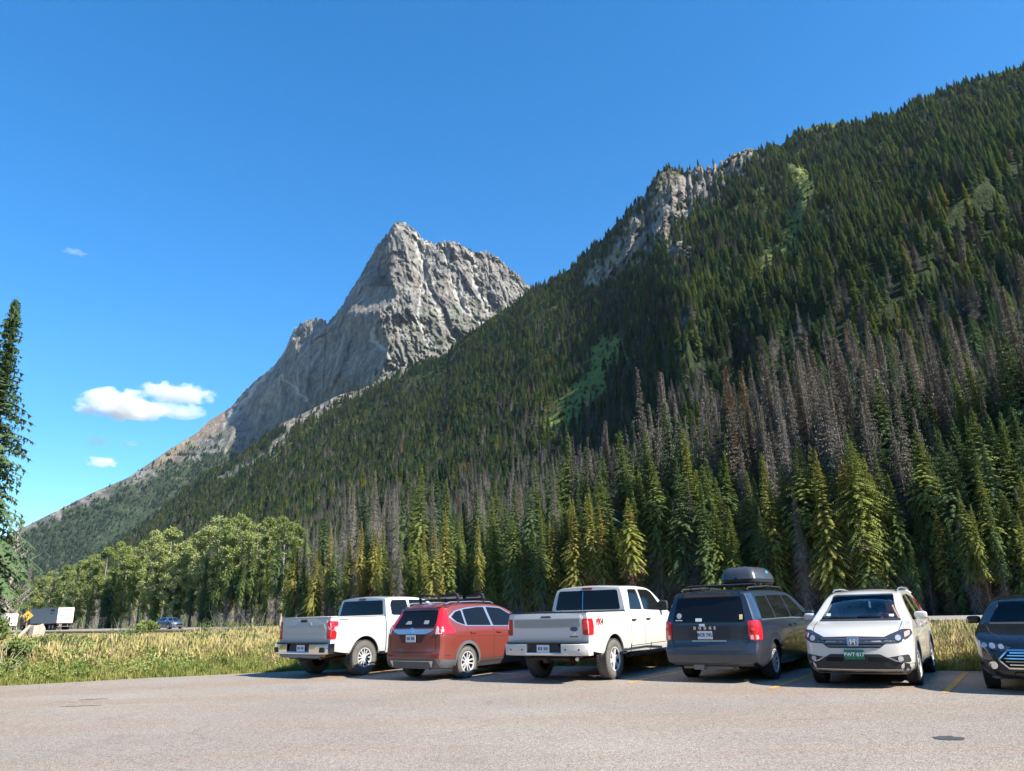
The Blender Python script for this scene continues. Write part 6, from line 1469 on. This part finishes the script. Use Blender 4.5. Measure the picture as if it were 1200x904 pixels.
def person(x, y, head):
    n = []; e = []
    def add(p, r, par=None):
        n.append((*p, r) if not isinstance(r, tuple) else (*p, *r))
        if par is not None: e.append((par, len(n)-1))
        return len(n)-1
    pel = add((.98, .34, .80), (.15, .12)); w1 = add((.93, .34, .93), (.14, .10), pel); ch = add((.90, .34, 1.10), (.16, .11), w1); nk0 = add((.90, .34, 1.22), .07, ch); nk = add((.92, .34, 1.27), .052, nk0)
    jaw = add((.95, .35, 1.335), (.07, .075), nk); hd = add((.945, .352, 1.40), (.082, .092), jaw); tp = add((.935, .352, 1.455), (.06, .066), hd)
    nose = add((1.045, .362, 1.375), .013, jaw)
    hips = {}
    for s in (1, -1):
        sh = add((.90, .34+s*.17, 1.17), .058, ch)
        if s > 0: pts = [((1.05, .545, 1.02), .046), ((1.22, .53, 1.04), .040), ((1.16, .47, 1.19), .034), ((1.12, .44, 1.27), .026)]
        else: pts = [((1.05, .13, 1.00), .046), ((1.22, .14, .95), .040), ((1.42, .20, 1.04), .032), ((1.53, .235, 1.115), .026)]
        p = sh
        for q, r in pts: p = add(q, r, p)
        base = Vector(pts[-1][0]); d = (base-Vector(pts[-2][0])).normalized(); side = Vector((0, 1, 0)) if s > 0 else Vector((.2, 1, -.2)); side.normalize()
        palm = base+d*.055; pm = add(tuple(palm), (.034, .018), p); up = d.cross(side)
        for k, L in enumerate((.062, .074, .07, .055)):
            off = side*(-.027+.018*k); a = palm+off+d*.030; i1 = add(tuple(a), .0095, pm); b = a+d*L*.5+up*.012; i2 = add(tuple(b), .0088, i1); c = b+d*L*.15+up*L*.55; add(tuple(c), .0078, i2)
        a = palm-side*.045-d*.01; i1 = add(tuple(a), .0115, pm); add(tuple(a-side*.012+d*.035+up*.015), .0095, i1)
        hp = add((1.02, .34+s*.09, .78), .085, pel); kn = add((1.42, .34+s*.11, .86), .062, hp); an = add((1.62, .34+s*.11, .56), .042, kn); add((1.74, .34+s*.11, .53), .034, an)
    b = skinned('person', n, e, SKINM, None, 1); o = place(b, x, y, head); o.location.z -= .0
    tag(o, 'driver in a red shirt resting a hand by the face inside the white car', 'person')
    skinned('shirt', [(.98, .34, .82, .165, .135), (.93, .34, .95, .158, .115), (.90, .34, 1.10, .175, .125), (.90, .34, 1.21, .085, .085), (.90, .51, 1.17, .072), (1.04, .545, 1.03, .06), (.90, .17, 1.17, .072), (1.04, .13, 1.01, .06)], [(0, 1), (1, 2), (2, 3), (2, 4), (4, 5), (2, 6), (6, 7)], SHIRT, o, 1)
    skinned('trousers', [(.98, .34, .78, .165, .125), (1.02, .43, .78, .095), (1.42, .45, .86, .072), (1.61, .45, .58, .055), (1.02, .25, .78, .095), (1.42, .23, .86, .072), (1.61, .23, .58, .055)], [(0, 1), (1, 2), (2, 3), (0, 4), (4, 5), (5, 6)], TROU, o, 1)
    skinned('hair', [(.91, .352, 1.44, .085, .088), (.885, .352, 1.40, .078, .085), (.88, .352, 1.35, .06, .07)], [(0, 1), (1, 2)], HAIR, o, 2)
    for s in (1, -1):
        bm = bmesh.new(); bmesh.ops.create_uvsphere(bm, u_segments=10, v_segments=8, radius=.012); bmesh.ops.translate(bm, vec=(1.02, .358+s*.033, 1.405), verts=bm.verts); put('eye', bm, simple('eye_dark', (.03, .02, .02), .2), o)
    return o
person(7.74, 16.74, 212.5)
put_towel = prism(rnd([(1.98, -.62), (2.10, -.60), (2.12, -.25), (1.96, -.22)], .05), 'z', .955, 1.02, .025)
tw = put('crumpled_cloth', put_towel, SEATB, None); place(tw, 10.10, 15.26, 213.1); tag(tw, 'cream cloth bundled on the dashboard of the black sedan', 'cloth')
for v in tw.data.vertices: v.co.z += .02*math.sin(v.co.x*60+v.co.y*35)

# ================================================================== HIGHWAY TRAFFIC AND THE LEFT FIELD
def yaw_dir(p): return p
HWH = math.degrees(math.atan2(-hd[0], -hd[1]))      # heading of traffic driving away to the left
def on_road(az, off):
    """point of the highway at an azimuth from the viewer, off metres in from its near edge"""
    s, c = math.sin(math.radians(az)), math.cos(math.radians(az)); p0 = h0+hn*off
    A = np.array([[s, -hd[0]], [c, -hd[1]]]); t = np.linalg.solve(A, p0); return t[0]*s, t[0]*c
az, _ = azel(np.float64(193), np.float64(735)); x, y = on_road(float(az), 2.6)
blue_car, _b = sedan('small steel blue car driving on the highway', x, y, HWH+180, P_SKY, False, 'distant_car', 2.65)
blue_car.location.z = .17; blue_car.scale = (.93, .98, 1.03)
def semi(label, x, y, head, z):
    T = thing('semi_trailer', label, 'truck', (0, 0, 0)); place(T, x, y, head); T.location.z = z
    SIDESHADE = simple('trailer_side_shade', (.30, .32, .31), .6, var=.08); WB = simple('trailer_white', (.78, .77, .73), .5, var=.06)  # shade on the box sides is painted as grey; doors stay white
    put('box', box((5.6, 0, 2.36), (11.2, 2.55, 2.52), .03), SIDESHADE, T); dr = put('rear_door', merge(box((-.03, .635, 2.36), (.05, 1.24, 2.44), .01), box((-.03, -.635, 2.36), (.05, 1.24, 2.44), .01)), WB, T)
    put('door_bar', merge(*[tube([(-.075, yy, 1.25), (-.075, yy, 3.5)], .02) for yy in (-.85, -.35, .35, .85)]), SILV, dr)
    for zz, w_, y0 in ((3.28, 1.9, 0), (2.35, .9, .55), (2.35, .7, -.5), (2.62, .5, -.1), (1.8, .7, -.55)):
        put('lettering_line', box((-.085, y0, zz), (.01, w_, .10), .002), DECG, dr)
    put('frame', merge(box((0.1, 0, 1.02), (.25, 2.4, .12), .02), box((5.8, .5, 1.0), (11.4, .12, .16), .01), box((5.8, -.5, 1.0), (11.4, .12, .16), .01)), DARKM, T); put('underrun_bar', merge(box((-.02, 0, .55), (.1, 2.3, .1), .02), box((-.0, .5, .78), (.08, .08, .45)), box((0, -.5, .78), (.08, .08, .45))), SILV, T)
    for s in (1, -1):
        put('tail_light', box((-.07, s*.9, 1.0), (.04, .3, .10), .01), REDL, T); put('side_lettering', box((2.2, s*1.282, 3.2), (1.6, .012, .34), .003), DECG, T); put('side_lettering', box((2.4, s*1.282, 2.7), (1.1, .012, .14), .003), DECG, T)
        for xx in (1.3, 2.6): wheel(T, xx, s*1.05, .5, .5, s, .28, 8, 'five', TYRE, SILV)
        put('mud_flap', box((.55, s*1.0, .55), (.02, .55, .6), .005), UNDER, T)
    for xx in (9.6, 10.8, 14.4):
        for s in (1, -1): wheel(T, xx, s*1.02, .5, .45, s, .28, 8, 'five', TYRE, SILV)
    put('cab', prism(rnd([(11.9, .9), (14.9, .9), (14.9, 1.7), (13.9, 1.9), (13.5, 2.7), (12.6, 3.4), (11.9, 3.4)], .12), 'y', -1.2, 1.2, .06), simple('cab_dark_red', (.16, .03, .03), .35, coat=.7), T)
    put('cab_window', merge(prism(rnd([(12.4, 1.95), (13.3, 1.95), (13.1, 2.55), (12.4, 2.6)], .05), 'y', -1.215, 1.215)), TINT, T); return T
# an eastbound-side trailer seen from behind, further along
az, _ = azel(np.float64(75), np.float64(735)); x, y = on_road(float(az), 7.4); semi('white-doored grey semi trailer seen from behind on the highway', x, y, HWH, .17)
def box_truck(label, x, y, head):
    T = thing('box_truck', label, 'truck'); place(T, x, y, head); T.location.z = .17; WB = simple('trailer_white', (.78, .77, .73))
    put('cargo_box', box((2.6, 0, 1.95), (5.4, 2.3, 2.2), .05), WB, T); put('cab', prism(rnd([(5.4, .5), (7.2, .5), (7.2, 1.15), (6.7, 1.3), (6.2, 2.1), (5.4, 2.15)], .1), 'y', -1.0, 1.0, .05), WB, T)
    put('cab_window', prism(rnd([(5.6, 1.35), (6.5, 1.35), (6.1, 1.98), (5.6, 1.98)], .04), 'y', -1.01, 1.01), TINT, T); put('chassis', box((3.2, 0, .7), (7.2, .9, .2), .02), DARKM, T)
    for xx in (1.2, 6.0):
        for s in (1, -1): wheel(T, xx, s*.85, .42, .3, s, .22, 6, 'five', TYRE, SILV)
    return T
az, _ = azel(np.float64(12), np.float64(730)); x, y = on_road(float(az), 7.4); box_truck('white box truck ahead of the trailer, half hidden by bushes', x, y, HWH)
# yellow warning sign
az, _ = azel(np.float64(32.5), np.float64(722)); D = 104.; a = math.radians(float(az)); T = thing('road_sign', 'yellow diamond warning sign left of the grey trailer', 'road sign', (D*math.sin(a), D*math.cos(a), 0), 0)
T.rotation_euler = (0, 0, -a)
bm = box((0, 0, 0), (.8, .02, .8), .05); bmesh.ops.rotate(bm, verts=bm.verts, cent=(0, 0, 0), matrix=Matrix.Rotation(PI/4, 3, 'Y')); bmesh.ops.translate(bm, vec=(0, 0, 2.25), verts=bm.verts)
sg = put('sign_panel', bm, simple('sign_yellow', (.50, .29, .02), .6), T); put('sign_arrow', prism([(-.04, 2.0), (.04, 2.0), (.04, 2.25), (.18, 2.25), (0, 2.48), (-.18, 2.25), (-.04, 2.25)], 'y', -.018, -.012), DECG, sg); put('post', box((0, .04, .95), (.09, .05, 2.2), .005), simple('wood_post', (.30, .22, .15), .9), T)
# weathered stump with a leaning slab, and a boulder
WOODG = simple('weathered_wood', (.42, .37, .30), .95, spec=.1, var=.45, vscale=9, bmp=.9, bscale=22)
def stump(loc):
    r_ = np.random.default_rng(5); T = thing('tree_stump', 'weathered grey broken stump in the field below the trailer', 'stump', loc)
    bm = bmesh.new(); N_ = 22; R = []
    for zi, z in enumerate((-.1, .25, .6, .9, 1.0)):
        R.append([bm.verts.new(((.42+.10*(z < .1)+.05*math.sin(k*2.1)+r_.normal(0, .02))*math.cos(2*PI*k/N_), (.40+.05*math.cos(k*1.7))*math.sin(2*PI*k/N_), z if zi < 3 else z+r_.uniform(-.18, .15))) for k in range(N_)])
    for i in range(4):
        for k in range(N_): bm.faces.new((R[i][k], R[i][(k+1) % N_], R[i+1][(k+1) % N_], R[i+1][k]))
    bm.faces.new(R[-1]); put('stump_wood', bm, WOODG, T)
    put('leaning_slab', prism([(-1.5, -.1), (-1.25, -.1), (-.25, 1.05), (-.42, 1.08)], 'y', -.28, -.16, .03), WOODG, T); return T
g = gnd(40, 757); T = stump((g[0], g[1], 0)); T.rotation_euler = (0, 0, .6); T.scale = (1.15, 1.15, 1.15*1.1)
g = gnd(45, 778); bm = bmesh.new(); bmesh.ops.create_icosphere(bm, subdivisions=4, radius=1)
for v in bm.verts:
    q = v.co; s = 1+.35*float(gnoise(q.x*1.3+4, q.y*1.3+q.z, 3))+.12*float(gnoise(q.x*4, q.z*4+q.y*2, 5)); v.co = Vector((q.x*.48*s, q.y*.38*s, q.z*.32*s))
o = put('boulder', bm, simple('pale_rock', (.42, .39, .35), .95, spec=.1, var=.35, vscale=4, bmp=.8, bscale=12), None, True, 25); o.location = (g[0], g[1], .22); tag(o, 'pale grey boulder half buried in grass near the left edge', 'rock')
# bushes
def bush(label, x, y, D, rx, h, seed, tint, cat='bush', group=None, n=26, leaf=.07):
    az, _ = azel(np.float64(x), np.float64(y)); a = math.radians(float(az)); T = thing('bush', label, cat, (D*math.sin(a), D*math.cos(a), 0), 0, group); r_ = np.random.default_rng(seed)
    limbs = [(.05, r_.uniform(0, 6.28), rx*r_.uniform(.6, 1), r_.uniform(.6, 1.6), .018) for _ in range(9)]
    link('stems', trunk_mesh('stems', h*.9, .02, 5, 0, seed, 5, limbs), T, M_BARKP); c = link('foliage', leafy_crown('bush_leaves', h, rx, .05, seed, n, 90, leaf), T, M_LEAF); c['tint'] = tint; return T
bush('leafy green bush at the left edge below the white truck', 3, 760, 24.5, .85, 1.45, 71, .15, n=34); bush('tall weedy bush just right of the left edge', 20, 760, 26, .6, 1.0, 72, .35, n=22); bush('dark low shrub beside the weathered stump', 62, 765, 34, 1.3, .85, 73, .0, n=30)
for j, (x, D, rx, h) in enumerate([(232, 31, 1.3, .75), (262, 30, 1.0, .6), (295, 29.5, .9, .62), (205, 30, .8, .6), (255, 62, 2.0, 1.0), (300, 60, 1.8, .8), (130, 36, 1.1, .7), (150, 52, 1.2, .8)]):
    bush('low dark green shrub in the dry grass left of the silver pickup' if x > 190 else 'low dark green shrub in the field below the distant blue car', x, 760, D, rx, h, 80+j, .05, group='low shrubs left of the silver pickup' if x > 190 else 'low shrubs below the blue car', n=30, leaf=.06)
bush('small golden brown bush beside the distant blue car', 171, 738, 101, 1.1, 1.2, 95, .35, n=26, leaf=.14)
# a fallen bare branch by the forest edge
g = gnd(335, 722); az, _ = azel(np.float64(335), np.float64(722)); a = math.radians(float(az)); D = edge_D(float(az))-1.5
r_ = np.random.default_rng(9); br = [tube([(0, 0, .1), (1.5, .2, 1.4), (3.4, .1, 2.3)], [.07, .05, .02], 6)]
for k in range(9): t = r_.uniform(.2, .95); p = Vector((3.4*t, .15, .1+2.4*t**.8)); br.append(tube([p, p+Vector((r_.uniform(-.5, .9), r_.uniform(-.4, .4), r_.uniform(.3, 1.1)))], [.03, .01], 5))
o = put('fallen_branch', merge(*br), simple('bleached_wood', (.55, .45, .34), .9), None); o.location = (D*math.sin(a), D*math.cos(a), 0); tag(o, 'bleached fallen branch leaning at the forest edge above the silver pickup', 'branch')

# ================================================================== SKY, SUN, RENDER
SUN_AZ, SUN_EL = 122.0, 39.5
w = bpy.data.worlds.new('World'); SC.world = w; w.use_nodes = True; nt = w.node_tree; nt.nodes.clear()
sky = nt.nodes.new('ShaderNodeTexSky'); sky.sky_type = 'NISHITA'; sky.sun_disc = False; sky.sun_elevation = math.radians(SUN_EL); sky.sun_rotation = math.radians(SUN_AZ)
sky.altitude = 1300; sky.air_density = 1.0; sky.dust_density = .15; sky.ozone_density = 4.0
bg = nt.nodes.new('ShaderNodeBackground'); bg.inputs[1].default_value = .145; wo = nt.nodes.new('ShaderNodeOutputWorld')
hs = nt.nodes.new('ShaderNodeHueSaturation'); hs.inputs['Saturation'].default_value = 1.42; hs.inputs['Value'].default_value = 1.0
gm = nt.nodes.new('ShaderNodeGamma'); gm.inputs[1].default_value = .85; nt.links.new(sky.outputs[0], gm.inputs[0]); nt.links.new(gm.outputs[0], hs.inputs['Color']); nt.links.new(hs.outputs[0], bg.inputs[0]); nt.links.new(bg.outputs[0], wo.inputs[0])
sd = bpy.data.lights.new('sun', 'SUN'); sd.energy = 5.0; sd.angle = math.radians(.53); sd.color = (1.0, .94, .85)
so = bpy.data.objects.new('sun', sd); COL.objects.link(so)
sv = Vector((math.sin(math.radians(SUN_AZ))*math.cos(math.radians(SUN_EL)), math.cos(math.radians(SUN_AZ))*math.cos(math.radians(SUN_EL)), math.sin(math.radians(SUN_EL))))
so.rotation_euler = sv.to_track_quat('Z', 'Y').to_euler(); so.location = (30, -20, 40)
vs = SC.view_settings; vs.view_transform = 'Standard'; vs.look = 'None'; vs.exposure = 1.2; vs.gamma = 1.0; vs.use_curve_mapping = False
cy = SC.cycles; cy.use_denoising = True; cy.max_bounces = 8; cy.diffuse_bounces = 3; cy.glossy_bounces = 4; cy.transmission_bounces = 6; cy.transparent_max_bounces = 12; cy.volume_bounces = 4
cy.sample_clamp_indirect = 8

hm = bpy.data.materials.new('haze'); hm.use_nodes = True; hn_ = hm.node_tree; hn_.nodes.clear(); ho = hn_.nodes.new('ShaderNodeOutputMaterial'); pv = hn_.nodes.new('ShaderNodeVolumePrincipled')
pv.inputs['Color'].default_value = (.62, .78, 1.0, 1); pv.inputs['Density'].default_value = .000013; pv.inputs['Anisotropy'].default_value = .2
hn_.links.new(pv.outputs[0], ho.inputs['Volume'])
if os.environ.get('HAZE', '1') == '1':
    x0, x1, y0, y1, z0_, z1_ = -5500, 4500, -3500, 7500, -2, 2900
    me = bpy.data.meshes.new('haze'); me.from_pydata([(x, y, z) for x in (x0, x1) for y in (y0, y1) for z in (z0_, z1_)], [], [(0, 1, 3, 2), (4, 6, 7, 5), (0, 4, 5, 1), (2, 3, 7, 6), (0, 2, 6, 4), (1, 5, 7, 3)]); me.update()
    tag(link('haze', me, None, hm), kind='stuff')
# ---- valley side behind the viewer (seen in paint and glass)
az_ = np.linspace(62, 318, 150); t_ = np.linspace(0, 1, 40); AZ, T_ = np.meshgrid(az_, t_, indexing='ij')
Rr = 900+1300*T_; Hh = (300+330*np.abs(fbm(AZ/25, AZ*0, 3, 9)+.4))*np.power(T_, 1.3)+np.clip(fbm(AZ/3, T_*8, 4, 3), -1, 1)*45*T_; Hh = Hh*sstep(62, 80, AZ)*sstep(318, 296, AZ)
Xh, Yh = np.sin(np.radians(AZ))*Rr, np.cos(np.radians(AZ))*Rr
m, nt, b, out = new_mat('far_forest_ground'); P_ = pos(nt); nt.links.new(ramp(nt, noise(nt, .03, 8, .7, P_), [(.3, (.02, .035, .018)), (.55, (.045, .07, .03)), (.75, (.09, .10, .05))]), b.inputs['Base Color']); b.inputs['Roughness'].default_value = 1
o = link('hills', mesh_np('hills', np.stack([Xh, Yh, Hh-1], -1).reshape(-1, 3), grid_faces(150, 40), True), None, m); tag(o, kind='structure')
# ---- small fair-weather clouds, true volumes far beyond the mountains
def cloud(name, x, y, wpx, hpx, D, dens, seed, label):
    d = ray(np.float64(x), np.float64(y)); P0 = np.array([0, 0, HC])+d*D/float(np.hypot(d[0], d[1])); k = D/FPX*1.1
    bm = bmesh.new(); bmesh.ops.create_icosphere(bm, subdivisions=3, radius=1)
    me = bpy.data.meshes.new(name); bm.to_mesh(me); bm.free()
    m = bpy.data.materials.new(name); m.use_nodes = True; nt = m.node_tree; nt.nodes.clear(); out = nt.nodes.new('ShaderNodeOutputMaterial'); pv = nt.nodes.new('ShaderNodeVolumePrincipled')
    pv.inputs['Color'].default_value = (1, 1, 1, 1); pv.inputs['Anisotropy'].default_value = .15; nt.links.new(pv.outputs[0], out.inputs['Volume'])
    oc = objco(nt); off = N(nt, 'ShaderNodeVectorMath', operation='ADD'); nt.links.new(oc, off.inputs[0]); off.inputs[1].default_value = (seed*3.1, seed*1.7, seed)
    sc_ = N(nt, 'ShaderNodeVectorMath', operation='MULTIPLY'); nt.links.new(off.outputs[0], sc_.inputs[0]); sc_.inputs[1].default_value = (1.9*max(1, wpx/hpx*.5), 1.6, 1.5)
    nz = noise(nt, 1.0, 6, .62, sc_.outputs[0]); ln = N(nt, 'ShaderNodeVectorMath', operation='LENGTH'); nt.links.new(oc, ln.inputs[0])
    sep = N(nt, 'ShaderNodeSeparateXYZ'); nt.links.new(oc, sep.inputs[0]); flat = mth(nt, 'MULTIPLY', mth(nt, 'SUBTRACT', -.25, sep.outputs['Z'], True), 1.6)
    f = mth(nt, 'SUBTRACT', mth(nt, 'ADD', mth(nt, 'SUBTRACT', .80, ln.outputs['Value']), mth(nt, 'MULTIPLY', mth(nt, 'SUBTRACT', nz, .5), 2.3)), flat)
    nt.links.new(mth(nt, 'MULTIPLY', mth(nt, 'MULTIPLY', f, 4.0, True), dens), pv.inputs['Density'])
    o = link(name, me, None, m); o.location = P0; o.scale = (wpx/2*k, wpx/2*k*.6, hpx/2*k); o.rotation_euler = (0, 0, -math.atan2(P0[0], P0[1])); tag(o, label, 'cloud'); return o
for a_ in ((146, 479, 94, 42, 9300, .011, 1, 'largest white cloud, flat based, left of the rocky peak'), (207, 463, 88, 25, 9800, .007, 2, 'long white cloud upper right of the largest cloud'), (211, 484, 54, 25, 9000, .006, 3, 'small ragged cloud below the long cloud'),
           (120, 543, 32, 17, 9200, .010, 4, 'small round white puff lowest in the sky'), (113, 519, 28, 15, 9600, .004, 5, 'faint wisp of cloud above the lowest puff'), (151, 520, 22, 11, 9600, .003, 6, 'faintest wisp right of the other wisp'), (88, 296, 26, 8, 12000, .002, 7, 'tiny faint cloud high in the left sky')):
    cloud('cloud', *a_)
cy.volume_step_rate = 1.0; cy.volume_max_steps = 128
